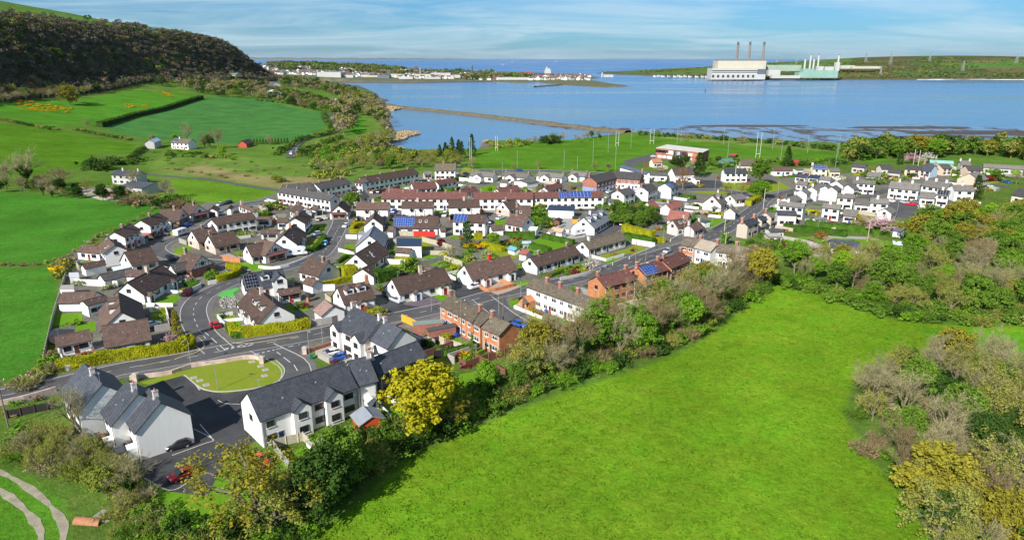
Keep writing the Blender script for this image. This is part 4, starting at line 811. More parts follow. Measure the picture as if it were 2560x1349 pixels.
H('gar', (972,565), (988,566), (965,578), 'small brown garage at the left of the solar bungalow', group='garages', name='garage', roof=T_BRN2)
H('gar', (1098,566), (1112,565), (1090,580), 'small brown garage at the right of the solar bungalow', group='garages', name='garage', roof=T_BRN2)
H('gar', (991.3,618), (1029.5,620.6), (986,631), 'little white bungalow annexe with a brown roof beside the round evergreen', cat='annexe', name='annexe')
flatbox('outbuilding', [(991,614),(1054,614),(1054.5,596),(991,595)], 4.2, W_WHITE, M_PVD, 'white outbuilding with a flat near-black solar roof', 'outbuilding')
flatbox('outbuilding', [(895,586),(912,586),(912,578),(897,578)], 3.2, W_WHITE, mat('grey_felt_roof',(.25,.26,.28),.8,.15), 'grey flat-roofed porch of the striped-roof bungalow', 'outbuilding')
# ---- left estate
g = 'brown-roofed estate houses'
H('bung', (464.7,507.6), (497.6,513), (479.8,539.6), 'gabled white house with tiled canopy nearest the grass field corner', group=g, canopy=1, ch=[(.6,B_BRN)])
H('bung', (401.7,522.8), (457.9,522.8), (447.3,552.2), 'half-timbered gable house by the bare tree at the field edge', group=g, timber=1, low=B_BRN, lowh=2.6, ch=[(.6,B_BRN)])
H('semi', (349.5,550.6), (396.8,531.8), (377.2,565.2), 'two-storey white house along the field, upper of the matching pair', group=g, low=B_DRK, ch=[(.5,B_BRN)], gab=[(.35,2.2,.3,4.4),(.7,2.2,.3,4.4)], porch=[(.95,2.6,1.3)])
H('semi', (283.5,579.9), (325.8,558.7), (314.4,594.6), 'two-storey white house along the field, lower of the matching pair', group=g, low=B_DRK, ch=[(.5,B_BRN)], gab=[(.35,2.2,.3,4.4),(.7,2.2,.3,4.4)], porch=[(.95,2.6,1.3)])
H('semi', (286.7,612.5), (269.6,593.8), (257.4,633.7), 'tall white house with a broad plain gable and two skylights', group=g, e=4.4, t=.65, sky=[(.3,.45),(.35,.55)], ch=[(.9,B_BRN)])
H('bung', (206,612.5), (263,617.4), (220.7,632), 'low brown-roofed wing at the field edge beside the tall gabled house', group=g, t=.5)
H('gar', (203.5,660.6), (259,649.2), (215,672), 'long white garage with a brown roof beside the gorse bush', group='garages', name='garage')
H('bung', (308.7,630.4), (377.2,616.6), (333.2,665.5), 'white bungalow with steep plain brown roof above the conservatory', group=g)
H('gar', (248.4,686), (325,668.8), (258.2,703), 'low dark-roofed garage row behind the chimneyed bungalow', group='garages', name='garage', roof=T_DARK)
H('gar', (307,673.2), (364,676), (302,690), 'brown-roofed low garage beside the conservatory', group='garages', name='garage')
H('bung', (316.2,706), (405,660.6), (365,737.2), 'large white bungalow with striped roof, chimney and two porches', group=g, roof=T_BRN2, ch=[(.56,B_PALE,1.6)], porch=[(.12,2.6,1.0),(.80,2.6,1.0)], unit=8)
H('bung', (301,779), (294.8,728.3), (247.7,821.7), 'white house with four dormers on a long brown roof', group=g, dorm=[(.35,.45,2.4),(.7,.45,2.4)])
H('gar', (205,752), (263.7,737), (199.6,769), 'white wing with a shallow brown roof behind the dormered house', e=3.2, t=.35, st=1, cat='annexe', name='annexe')
H('gar', (155,730), (242.4,728.3), (147,758.5), 'long white garage along the field fence', group='garages', name='garage')
H('bung', (252,814.6), (369.6,795), (266.4,869.7), 'white bungalow with big plain brown roof behind the yellow hedge', group=g)
H('bung', (134.7,841), (224.6,822.6), (140,868.8), 'small white bungalow with a black door in the field corner', group=g, e=2.5)
flatbox('shed', [(119,838),(186,835),(186,822),(133,822)], 2.4, mat('black_boards',(.03,.03,.03)), mat('black_felt',(.035,.035,.04)), 'black flat-roofed shed behind the small corner bungalow', 'shed')
H('bung', (459.4,630.4), (504.7,638.4), (479,677.5), 'half-timbered gable house by the clipped yellow hedge', group=g, timber=1, low=B_DRK, lowh=2.6, ch=[(.1,B_BRN,1.5)])
H('bung', (424.5,661.4), (464.5,652.5), (440.8,679.4), 'low grey-brown wing beside the half-timbered gable', group=g, roof=T_DARK)
H('bung', (519,587.7), (583,576), (539.4,618.8), 'white gable house with brown brick base behind the terracotta fence', group=g, low=B_PALE, ch=[(.1,B_BRN)])
H('bung', (477,576), (535,565.4), (496.7,607.2), 'white gable house with a little tiled canopy in the bend', group=g, low=B_PALE, ch=[(.5,B_BRN)])
H('semi', (554.6,541.4), (631,529.8), (642.6,546.7), 'long two-storey house with a pale blue shaded front', group=g, name='semi_house', e=4.8)
H('semi', (527,548.5), (558,542.3), (543.9,564.5), 'lower left wing of the long two-storey house', group=g, e=4.5)
H('bung', (600,508), (639,523.6), (670,540.5), 'broad brown gabled bungalow with a round chimney stack', group=g, ch=[(.1,B_PALE,1.3)])
H('gar', (643.5,542), (677,541.4), (643.5,551), 'brown-roofed side wing right of the long two-storey house', e=2.6, st=1, cat='annexe', name='annexe')
H('gar', (528,521), (535,512.5), (544,530), 'small white gabled garage above the silver car', group='garages', name='garage', gdoor=-1)
H('gar', (571,520), (578,512), (563,529), 'small white garage at the back of the cul-de-sac', group='garages', name='garage')
H('bung', (759,516.5), (741.4,507.6), (737.8,535), 'brown gabled bungalow above the parked estate cars', group=g, ch=[(.7,B_BRN)], timber=1)
H('gar', (797.5,518.3), (784,513), (787.7,527), 'white garage with open door near the canopied house', group='garages', name='garage', gdoor=-1, gdm=M_BARGE)
H('semi', (736,545), (755.6,527), (766.3,557.4), 'two-storey white house with timbered side by the hedged lawn', group=g, ch=[(.4,B_BRN)], e=4.6)
H('gar', (693,546), (722,545), (690,557), 'brown-roofed side wing of the timbered two-storey house', e=2.7, st=1, cat='annexe', name='annexe')
H('bung', (707.6,586.8), (734.3,559), (746.7,610), 'white bungalow with striped roof and an orange chimney', group=g, roof=T_BRN2, ch=[(.65,B_RED,1.5)], porch=[(.55,2.4,.9)])
H('gar', (654,573.4), (697,573.4), (652.4,585), 'small white bungalow among the blossom', e=2.5, st=1, cat='bungalow', name='bungalow')
H('bung', (647,596.5), (688,606.3), (663,641), 'L-shaped timbered gable house beside the motorhome', group=g, timber=1, canopy=1)
H('bung', (613.3,612.6), (657.8,604.6), (627.5,642.8), 'plain white wing of the L-shaped timbered house', group=g)
H('slate', (602.6,686.4), (707.6,671.3), (616,726.7), 'slate-roofed bungalow covered in dark solar panels', e=2.7, t=.9, st=1, pv=[(.04,.34,.12,.9,5,4,1),(.52,.72,.08,.35,4,2,1)], dorm=[(.52,.55,2.4)], gab=[(.82,4.2,.6,4.2)], ch=[(.2,M_DRKFR,1.0)])
H('bung', (689.8,761.4), (632.8,715), (640.8,805), 'big bungalow with two dormers behind the long yellow hedge', group=g, dorm=[(.25,.55,2.2),(.52,.55,2.2)], gab=[(.12,2.6,.5,2.5),(.85,2.6,.5,2.5)], ch=[(.62,B_PALE,1.3)], e=2.6, porch=[(.5,2.2,.9)])
H('gar', (693.3,725), (750.3,716), (698.7,740), 'white annexe with washing hung along its wall', cat='annexe', st=1, e=2.4, name='annexe')
H('gar', (832,764.7), (811,749.4), (804.8,793.9), 'pinkish-roofed garage beside the grey roadside wall', group='garages', roof=roofmat('faded_brown_roof', (.22,.14,.115), (.30,.20,.165)), name='garage')
H('gar', (1063,660), (1084,668), (1075,680), 'brown-roofed garage behind the twin bungalow', group='garages', name='garage', gdoor=1)
# ---- centre
H('bung', (1278,533), (1322,540.5), (1306,568), 'white bungalow with a blue shaded gable and conservatory', ch=[(.35,B_BRN)])
H('bung', (1256,504), (1288,497), (1271,528), 'gabled house with a brown brick ground floor', low=B_PALE, ch=[(.3,B_BRN)])
H('bung', (1288,513.8), (1327,513.8), (1329,541.4), 'big brown roof wing with a chimney and skylight', ch=[(.1,B_BRN)], sky=[(.35,.6)])
H('gar', (1225,564.5), (1256,562), (1220.5,577), 'brown garage roofs beside the solar-panelled house', group='garages', name='garage')
H('gar', (1371.7,513), (1437.6,515.6), (1368,523.6), 'long white shed with a navy roof and green doors', roof=T_NAVY, e=3.4, t=.3, cat='shed', name='shed', edge=T_NAVY, vents=False)
H('bung', (1458.4,543.9), (1504.5,519), (1496,568), 'white bungalow with three dormers and a grey striped roof', roof=MATS['grey_striped_roof'], dorm=[(.12,.5,2.2),(.42,.5,2.2),(.75,.5,2.2)], ch=[(.35,W_WHITE)])
H('gar', (1410.9,572.5), (1382.4,567.2), (1400.2,581.4), 'white garage with a pale orange roof beside the caravan', group='garages', roof=T_LITE, gdoor=-1, name='garage', gdm=DOORS[3])
H('gar', (1370,577), (1382,573), (1362,585), 'lower pale orange roof beside the garage', group='garages', roof=T_LITE, name='garage')
H('bung', (1664,509.4), (1694.5,500), (1706,515.6), 'red roof wing with a skylight behind the green hedge trees', roof=T_TERRA, ch=[(.2,W_GREY)])
H('bung', (1673.4,525), (1725,529.7), (1648.4,548.4), 'very large dark red roof of the sprawling bungalow', roof=T_TERRA)
H('bung', (1617,506), (1634,500), (1637.5,520.3), 'white gable with a dark red roof at the left of the sprawling bungalow', roof=T_TERRA)
H('beige', (1681,550), (1711,545.3), (1702,569.5), 'beige cottage with two skylights beside the main road', sky=[(.45,.4),(.8,.4)], roof=T_BRN, ch=[(.97,W_BEIGE)], wall=W_PINK)
H('beige', (1722,561), (1749,553), (1734.4,578), 'beige roadside cottage with a brown roof', roof=T_BRN, wall=W_PINK, ch=[(.03,W_BEIGE),(.97,W_BEIGE)], e=2.7)
H('gar', (1748,548), (1770,553), (1777,560), 'dark green flat shed beside the cottage', roof=mat('green_felt',(.05,.085,.085)), e=2.4, t=.1, name='shed', cat='shed')
g = 'grey-roofed white houses'
H('bgrey', (1781,488.6), (1797,481), (1801.6,516), 'broad white chalet house with a grey roof', group=g, e=2.8, t=.9, ch=[(.9,W_GREY)], dorm=[(.5,.5,3.4)], wall=W_PINK)
H('bgrey', (1825,487), (1855,483), (1836,501), 'grey-roofed white bungalow behind the yellow hedge', group=g)
H('beige', (1825,520), (1832,514), (1838,536), 'cream cottage with a grey roof at the kerb', roof=T_GREY, e=2.6, wall=W_CREAM, ch=[(.4,B_BRN)])
H('bgrey', (1785,515), (1795,519), (1800,528), 'small grey-roofed extension beside the cream cottage', group=g, e=2.4)
H('beige', (1856,553.4), (1886,544), (1868.8,566.7), 'beige two-storey house with dark slate roof and red chimneys', roof=T_SLATE, e=4.8, t=.6, st=2, ch=[(.0,B_RED,1.4),(.98,B_RED,1.4)], wall=W_BEIGE)
H('beige', (1893.8,542.5), (1907.8,537.8), (1910,552), 'dark slate-roofed narrow house beside the beige one', roof=T_SLATE, e=4.6, t=.6, st=2)
H('beige', (1914,530), (1923.4,526.9), (1931,545), 'beige gable house with grey slates above the pink shop', roof=T_GREY, e=4.4, t=.7, st=2, ch=[(.2,B_DRK)])
H('bgrey', (1941,526), (1991,527.5), (1942.8,537.2), 'pink-walled building with slate roof and red garage door', roof=T_SLATE, e=4.5, wall=W_PINK, t=.5, group=g)
W2 = dict(group='white grey-roofed terraces', name='terrace_house')
H('wgrey', (1949,501.7), (2014,508.8), (1961.6,515), 'white corner house with hipped grey roof by the lamp', ch=[(.35,W_WHITE)], **W2)
H('wgrey', (1961.6,494.7), (1991,485.3), (2004.5,500), 'white grey-roofed house behind the corner house', ch=[(.9,W_WHITE)], **W2)
H('wgrey', (2002,474.4), (2014,469.7), (2017.8,486.9), 'white gable-fronted house nearest the ball court', ch=[(.1,W_WHITE)], **W2)
H('wgrey', (2029.5,467.3), (2053.8,455.6), (2044.4,477.5), 'second white stepped house up from the ball court', ch=[(.1,W_WHITE)], **W2)
H('wgrey', (2063,465), (2073,460), (2071,482), 'third white stepped house with a blue shaded front', **W2)
H('wgrey', (2078.8,467.3), (2091,461.9), (2094.4,479), 'fourth white stepped house up the lane', **W2)
H('wgrey', (2091,451.7), (2103.8,448), (2106.9,465.8), 'upper white stepped house with a tall white chimney', ch=[(.1,W_WHITE)], **W2)
H('bgrey', (2120,461.9), (2133.4,458.8), (2133.4,475), 'small white stepped house beside the lane wall', group='white grey-roofed terraces', e=3.6)
H('wgrey', (2131.9,447.8), (2189.7,451.7), (2146,458.8), 'wide white house with grey roof at the lane top', ch=[(.2,W_WHITE)], **W2)
H('wgrey', (2094.4,482), (2135.8,485), (2089.7,494), 'white house with one big chimney in the lane middle', ch=[(.35,W_WHITE)], **W2)
H('bgrey', (2137,495.5), (2176,498), (2127,511), 'low white house with grey roof between two taller ones', group='white grey-roofed terraces', e=3.2)
H('wgrey', (2175.6,494.7), (2222.5,497.8), (2171.7,507.2), 'white house with chimney above the pink blossom tree', ch=[(.4,W_WHITE)], **W2)
H('wgrey', (2058.4,507.2), (2103.8,511.9), (2053,519), 'white house with a tall white chimney above the conservatory', ch=[(.4,W_WHITE)], **W2)
H('bgrey', (2110,522), (2144.4,525), (2101.4,539), 'long low white house beside the dark fence', group='white grey-roofed terraces')
H('bgrey', (2035,543), (2066,543), (2033,550), 'white conservatory row with tall glass doors', group='white grey-roofed terraces', e=2.8, t=.35)
H('bgrey', (2212,521), (2226,515), (2231,534), 'white gable house right of the pink blossom', group='white grey-roofed terraces', e=3.4)
H('wgrey', (2227,452), (2303,458.9), (2217,469.6), 'long white terrace facing the parked red car', ch=[(.3,W_WHITE),(.72,W_WHITE)], **W2)
H('wgrey', (2315.9,449), (2380,457.9), (2312,465.7), 'white grey-roofed terrace behind the two young trees', ch=[(.02,W_WHITE),(.4,W_WHITE),(.8,W_WHITE)], **W2)
H('bgrey', (2300,478.4), (2339.3,481.3), (2290.5,494), 'low white wing left of the dark solar roof', group='white grey-roofed terraces', e=3.2)
H('wgrey', (2345,473.5), (2376.4,476.4), (2339.3,487.2), 'white house with near-black solar panels', pv=[(.05,.92,.08,.92,4,3,1)], ch=[(.4,W_WHITE)], **W2)
H('wgrey', (2380.3,461.8), (2431,463), (2376.4,477), 'white end terrace by the dark conifer', ch=[(.5,W_WHITE)], **W2)
g = 'peach and grey old houses'
H('beige', (2424,433), (2446,428), (2455,452), 'peach gabled house above the white end terrace', wall=W_PEACH, roof=T_GREY, e=5, t=.6, st=2, group=g)
H('beige', (2413.5,414), (2449.6,414), (2421.3,426.6), 'peach house with a charcoal roof', wall=W_PEACH, roof=T_DARK, e=4.2, t=.6, st=2, group=g)
H('beige', (2399.8,401.2), (2425,402), (2407.7,413), 'pale grey gabled house with two chimneys', wall=W_GREY, roof=T_GREY, e=4.2, t=.7, st=2, group=g, ch=[(.05,W_GREY),(.95,W_GREY)])
H('beige', (2348,411), (2372.5,410), (2353,421.8), 'peach-walled house with dark roof beside the greenhouses', wall=W_PEACH, roof=T_DARK, e=4.2, st=2, group=g, t=.6)
H('beige', (2312,408), (2339.3,411), (2317.8,428.6), 'pale blue house with slate roof and red chimneys', wall=W_BLUE, roof=T_SLATE, e=3.6, st=2, group=g, t=.7, ch=[(.0,B_RED),(.95,B_RED)])
H('beige', (2263,413), (2306,415.9), (2271,423.7), 'peach house with long dark roof left of the pale blue house', wall=W_PEACH, roof=T_DARK, e=4, st=2, group=g, t=.6)
H('beige', (2222,421.8), (2255.3,424.7), (2233.8,432.5), 'pale grey house with dark roof and white porch', wall=W_GREY, roof=T_DARK, e=3.6, group=g, t=.6)
H('beige', (2169.4,429.6), (2204.5,432.5), (2164,441), 'low brown-roofed grey cottage behind the round bush', wall=W_GREY, roof=T_GREY, e=2.8, group=g, t=.6)
H('beige', (2134,407), (2167.4,410), (2126.4,416.9), 'grey barn-like house with an open end', wall=W_GREY, roof=T_DARK, e=3.4, group=g, t=.6)
H('beige', (2198.7,412), (2228,412), (2196.7,423.7), 'purple-slated cottage behind the telegraph pole', wall=W_PINK, roof=T_DARK, e=3.2, group=g, t=.6)
H('beige', (2458.4,409), (2560,415), (2464,418.8), 'long grey row of cottages at the right edge above the bright hedge', wall=W_GREY, roof=T_GREY, e=3.2, group=g, t=.6)
H('beige', (2545,470), (2600,478), (2540,490), 'dark-roofed cottage cut by the right edge', wall=W_CREAM, roof=T_DARK, e=3.2, group=g, t=.6)
H('bgrey', (2324,400), (2384,403), (2322,407), 'row of pale teal greenhouses under the trees', roof=mat('teal_glass',(.25,.48,.42),.3,.2,.3), wall=mat('teal_glass_wall',(.25,.4,.36),.3), e=2.2, t=.4, cat='greenhouse', name='greenhouse', win=False)
H('wgrey', (2029.7,412), (2067,412.8), (2032.8,423), 'pale yellow house with two rows of solar panels', wall=W_YEL, pv=[(.08,.92,.1,.9,7,2)], ch=[(.03,W_YEL)], e=5)
H('bgrey', (2071,419.8), (2096.9,419.8), (2070,430), 'lower pale yellow house with a grey roof', wall=W_YEL, e=3.2)
H('cott', (1931,417.5), (1979.7,417.5), (1931,427.7), 'white bungalow with brown roof beside the red shed field', e=2.8)
H('bgrey', (1986,421), (2006,421), (1985,426), 'flat white extension beside the brown-roofed bungalow', t=.15, e=3)
H('bgrey', (2008,421.4), (2026,422), (2008.6,430), 'cream low wing below the yellow house', wall=W_CREAM, roof=T_TAN)
H('wgrey', (1807.8,421.4), (1865.6,421.4), (1808.6,434), 'long white house with a charcoal slate roof above the green', roof=T_SLATE, e=5)
H('cott', (1850,397), (1893.8,398), (1850,414), 'brown-roofed house with a round window behind the big tree', e=3.4, wall=W_BEIGE, roof=T_MOSS)
H('bgrey', (1992,434), (2018.8,437), (1989,442.5), 'grey slate-roofed cottage left of the dark roof', roof=T_SLATE)
H('bgrey', (2025,436), (2050,438.6), (2018.8,444), 'white cottage with a near-black roof', roof=T_NAVY)
H('bgrey', (2051.6,440), (2079.7,442.5), (2043.8,449), 'white cottage with mid-grey slates', roof=T_GREY, e=3.2)
H('bgrey', (1993.8,452), (2021.9,455), (1990,461), 'low grey-roofed cottage behind the ball court')
H('gar', (1803,397), (1828,395), (1800,407), 'green arched barn by the playing field', roof=mat('green_sheet',(.10,.19,.16)), wall=mat('green_sheet_wall',(.10,.17,.15)), e=3, t=.5, cat='barn', name='barn')
H('wgrey', (1678.8,419.7), (1728.8,418), (1683.4,438.4), 'white school hall with tall windows and a charcoal roof', roof=T_DARK, e=4, t=.7, st=1, cat='school')
H('bgrey', (1622.5,429), (1669,430.6), (1635,438.4), 'low white school wing', roof=T_DARK, e=3.3, cat='school')
H('bgrey', (1735,443), (1746,443), (1735,449), 'small flat white block at the end of the school', e=3, t=.1, cat='outbuilding')
H('cott', (1628,397), (1652,396), (1617,408), 'orange-roofed house beside the pavilion car park', roof=T_ORG, wall=W_CREAM, e=3)
H('wgrey', (1621,429.8), (1554.5,411.9), (1633,441.6), 'long navy-roofed hall behind the brick shops', roof=mat('blue_slate',(.075,.10,.145),.6,.2,.8), e=5, t=.85, st=1, cat='hall')
SB = dict(e=5.4, ch=[], group='brick shops', name='shop_terrace', cat='shop', gw=False)
H('brick', (1474,441), (1530,428), (1486.6,458.8), 'brick shop terrace with a shaded blue and red shopfront', wall=B_DRK, roof=T_DARK, low=mat('shopfront_blue',(.20,.26,.42),.7,.2,.3), lowh=2.6, **{**SB, 'ch': [(.0,B_DRK,1.6)]})
H('brick', (1538,427.5), (1607,432), (1599,449.4), 'sunny brick shop terrace with white ground floor', wall=B_DRK, roof=T_DARK, low=W_WHITE, lowh=2.8, **{**SB, 'ch': [(.98,B_DRK,1.8)]})
r_, rel = flatbox('pavilion', [(1640,369),(1757,381),(1774,373),(1668,361)], 7.2, B_DRK, mat('pale_felt',(.55,.51,.47),.9,.12,.4), 'brick sports pavilion with a pale flat roof beside the pitches', 'pavilion')
def pav(u, z, w, h, m, name):
 p, q = rel[0], rel[1];c = p + (q - p) * u;d = (q - p).normalized();n = Vector((d.y, -d.x));mb = MB();mb.box(-w / 2, w / 2,-.05,.1,0, h);o = mb.build(name, m, r_);o.location = (c.x + n.x * .0, c.y + n.y * .0, z);o.rotation_euler = (0,0, math.atan2(d.y, d.x))
for u, z, w, h, m, nm in [(.06,4.2,4.5,1.8,M_GLASS,'balcony_glazing'),(.14,4.2,4.5,1.8,M_GLASS,'balcony_glazing'),(.22,4.2,4.5,1.8,M_GLASS,'balcony_glazing'),(.30,3.8,5,2.2,W_WHITE,'panel'),(.38,3.6,5,2.2,MATS['pale_blue_render'],'panel'),(.46,1,5,5,W_WHITE,'panel'),(.53,0.5,10,6.3,mat('dark_cladding',(.09,.07,.07)),'cladding'),(.64,3.8,5,2,mat('crimson_panel',(.4,.05,.09)),'panel'),(.64,.6,5,2,mat('teal_panel',(.15,.5,.5)),'panel'),(.72,3.8,5,2,W_WHITE,'panel'),(.72,.6,5,2,W_WHITE,'panel'),(.8,3.8,5,2,MATS['terracotta_render'],'panel'),(.12,.6,5,1.8,W_PINK,'panel'),(.2,.6,5,1.8,W_WHITE,'panel'),(.29,.6,5,1.8,W_WHITE,'panel')]:
 pav(u, z, w, h, m, nm)
g = 'white semis below the shops'
H('wgrey', (1544.4,475), (1574,468), (1560,490), 'white semi nearest the brick shops', group=g, roof=T_DARK, ch=[(.02,B_DRK)])
H('wgrey', (1603.8,466.6), (1628.8,458), (1619.4,481.4), 'white semi in the middle of the three below the shops', group=g, roof=T_DARK, ch=[(.02,B_DRK)])
H('wgrey', (1661.6,458.8), (1682,452.5), (1675.6,473.6), 'white semi with solar panels near the school', group=g, roof=T_DARK, pv=[(.05,.55,.1,.9,3,4)])
H('bgrey', (1519,498), (1548,498), (1518,506), 'white flat-roofed garage at the end of the brown terrace', t=.12, cat='garage', name='garage')
g = 'bungalows by the playing field'
BB = dict(group=g, ch=[(.05,B_BRN,.9),(.95,B_BRN,.9)], gab=[(.42,6,3,2.6)])
H('bgrey', (1179.7,427.5), (1239,432), (1232.8,444), 'white bungalow left-hand of the playing-field row', **BB)
H('bgrey', (1262.5,428), (1325,433.8), (1317,446), 'second white bungalow of the playing-field row', **BB)
H('bgrey', (1346.9,429), (1411.6,435), (1403.8,446), 'third white bungalow of the playing-field row', **BB)
H('bgrey', (1428.8,427.5), (1470,432), (1426,439), 'fourth white bungalow of the playing-field row, beside the brick shops', **BB)
H('gar', (1252,448), (1270,449), (1265,457), 'grey-roofed garage with blue shaded door', roof=T_GREY, group='garages', name='garage')
H('gar', (1300,452), (1330,447), (1335,455), 'long flat garage with a bluish side', roof=T_GREY, e=2.8, t=.12, group='garages', name='garage')
H('wgrey', (1087.5,408.8), (1140.6,408.8), (1093.8,427.5), 'white two-storey house with a pale blue gable by the shore road', ch=[(.4,B_BRN)], e=5, roof=T_MOSS)
H('bgrey', (1058,428), (1078,427), (1050,437), 'small grey gabled house left of the blue-gabled one', wall=W_GREY)
g = 'long terraces';TT_ = dict(group=g, name='terrace_house')
CH = lambda n: [(.5 / n + i / n, B_BRN, .8) for i in range(n)]
H('terr', (897.8,443.9), (1035,421), (1043,435.3), 'long white terrace with brown roof beside the rough grassland', ch=CH(4), roof=T_BRN, **TT_)
H('terr', (916.6,446.3), (897,444), (905,459), 'gabled end block with a pale blue shaded gable', roof=T_BRN, **TT_)
H('terrdark', (705.6,462.7), (779,456.4), (792,474.4), 'charcoal-roofed terrace at the left of the marsh row', ch=CH(3), **TT_)
H('terrdark', (785,458.8), (865,444.7), (879,458.8), 'charcoal-roofed terrace at the right of the marsh row', ch=CH(3), **TT_)
H('terrdark', (705.6,466.6), (838.4,486.9), (681.4,479), 'very long white terrace back with charcoal roof', ch=CH(5), **TT_)
H('terrdark', (841.6,485), (871,485), (841,500), 'low charcoal roof joining the long white terrace', group=g, name='terrace_house', e=3.4)
H('terrdark', (874,483.8), (912,477.5), (924.4,491.6), 'charcoal-roofed house with a skylight behind the round tree', e=3.2, sky=[(.6,.3)], **TT_)
H('terr', (954.8,480), (1168,480), (953,497.8), 'longest red-brown terrace behind the mock-tudor semis', ch=CH(6), **TT_)
H('terr', (1184,480), (1333,480), (1184,498), 'red-brown terrace in the middle of the long line', ch=CH(4), **TT_)
H('terr', (1333,480), (1507,477.5), (1507,493.5), 'red-brown terrace with many solar panels', ch=CH(4), pv=[(.36,.5,.15,.95,4,3),(.52,.82,.05,.95,6,3)], **TT_)
g = 'red-roofed bungalows behind the long terraces';RB = dict(group=g, roof=T_RED, ch=[(.1,B_BRN,.8),(.8,B_BRN,.8)])
H('cott', (966.6,469.7), (1040,474), (954,482), 'dark red-roofed row rising behind the longest terrace', **RB)
H('cott', (1028,457), (1087.5,452.5), (1034,475), 'dark red-roofed bungalow row with pale gables', **RB)
H('cott', (1087.5,452.5), (1134.4,443), (1143.8,452.5), 'red-roofed bungalow with a brighter roof patch', **RB)
H('cott', (1134,476.7), (1187.5,466.6), (1200,476.7), 'red-brown bungalow in the gap of the long terraces', **RB)
H('cott', (1240.6,471), (1293.8,461.9), (1256,483.8), 'brown bungalow behind the small round tree', **RB)
H('cott', (1359.4,468), (1397.5,455.6), (1405,468), 'brown bungalow behind the solar-panelled terrace', **RB)
H('cott', (1352,472), (1356,460), (1362,480), 'cream gabled house behind the terrace', wall=W_YEL, group=g)
# ---- farms on the slope
H('wgrey', (289,425), (352.7,428), (269,437), 'grey stone house with wide slate roof behind bare trees', roof=T_SLATE, wall=W_GREY, e=5, t=.5, ch=[(.3,W_GREY),(.9,W_GREY)])
H('bgrey', (330,452), (385,458), (325,468), 'modern grey block beside the slate house', roof=T_SLATE, wall=W_GREY, e=3.6, t=.2)
H('wgrey', (436.7,346), (480,347.7), (433,357.7), 'white farmhouse with grey roof and a solar panel', e=4.6, ch=[(.3,W_CREAM)], pv=[(.06,.3,.1,.7,2,1)], roof=T_MOSS)
H('gar', (372,350), (390,343), (386,357), 'grey gabled barn with a pale blue roof', wall=W_GREY, roof=mat('pale_blue_sheet',(.40,.55,.62)), e=4.5, t=.6, cat='barn', name='barn')
H('cott', (604,352.5), (622,347), (627,358), 'red-walled bungalow beside the row of clipped conifers', wall=mat('red_painted_wall',(.42,.08,.05)), roof=T_BRN)
H('cott', (828,243), (838,244), (827,249), 'white house alone among the trees below the wood')
for (a, b, c, lab, rm) in [((384,206),(412,205),(382,212),'green arched barn at the foot of the wood',MATS['green_sheet']), ((556,210),(600,211),(555,216),'long green-grey farm shed below the wood',MATS['green_sheet']), ((672,210),(690,212),(671,216),'blue farm shed at the end of the wood',MATS['blue_slate']), ((675,228),(692,233),(672,237),'pale blue polytunnel below the wood',MATS['pale_blue_sheet']), ((440,215),(455,215),(440,220),'white farm shed among the trees',MATS['pale_felt'])]:
 H('gar', a, b, c, lab, roof=rm, e=4, t=.4, cat='barn', name='barn', wall=W_GREY, vents=False)
# right-hand outbuildings
H('gar', (2232,603), (2322,612), (2232,612), 'long beige stable block with a pale metal roof', wall=W_BEIGE, roof=mat('pale_metal_roof',(.55,.57,.60),.5), e=3.4, t=.12, cat='stable', name='stable')
H('gar', (2270,612), (2290,620), (2258,628), 'brown hipped roof of the beige shed among bare trees', wall=W_CREAM, roof=T_BRN, e=2.6, cat='shed', name='shed')
H('gar', (2240,568), (2262,572), (2280,585), 'grey-roofed kiosk with bright blue fascia', roof=T_GREY, edge=mat('royal_blue',(.03,.05,.45)), e=2.4, t=.25, cat='kiosk', name='kiosk')
H('gar', (2075,598), (2150,604), (2060,618), 'low dark-roofed workshop among bare trees', roof=T_SLATE, e=3, t=.35, cat='workshop', name='workshop')
H('gar', (1920,573), (1955,573), (1918,580), 'white flat bungalow with black fascia', roof=T_DARK, e=2.8, t=.12, st=1, cat='bungalow', name='bungalow')
H('gar', (1915,585), (1950,585), (1910,592), 'beige flat-roofed extension beside the dark shrubs', wall=W_BEIGE, roof=mat('stone_felt',(.34,.31,.27)), e=2.7, t=.1, st=1, cat='annexe', name='annexe')
# brick outhouses behind the orange brick terrace
flatbox('outhouse', [(1032,812),(1108,805),(1100,797),(1030,803)], 2.6, B_DRK, mat('green_grey_felt',(.20,.25,.23)), 'brick outhouse with a flat grey-green roof and red door', 'outhouse')
flatbox('outhouse', [(1070,828),(1142,814),(1135,806),(1065,820)], 2.6, B_DRK, mat('dark_felt',(.08,.075,.08)), 'brick outhouse with a flat dark roof beside the pole', 'outhouse')
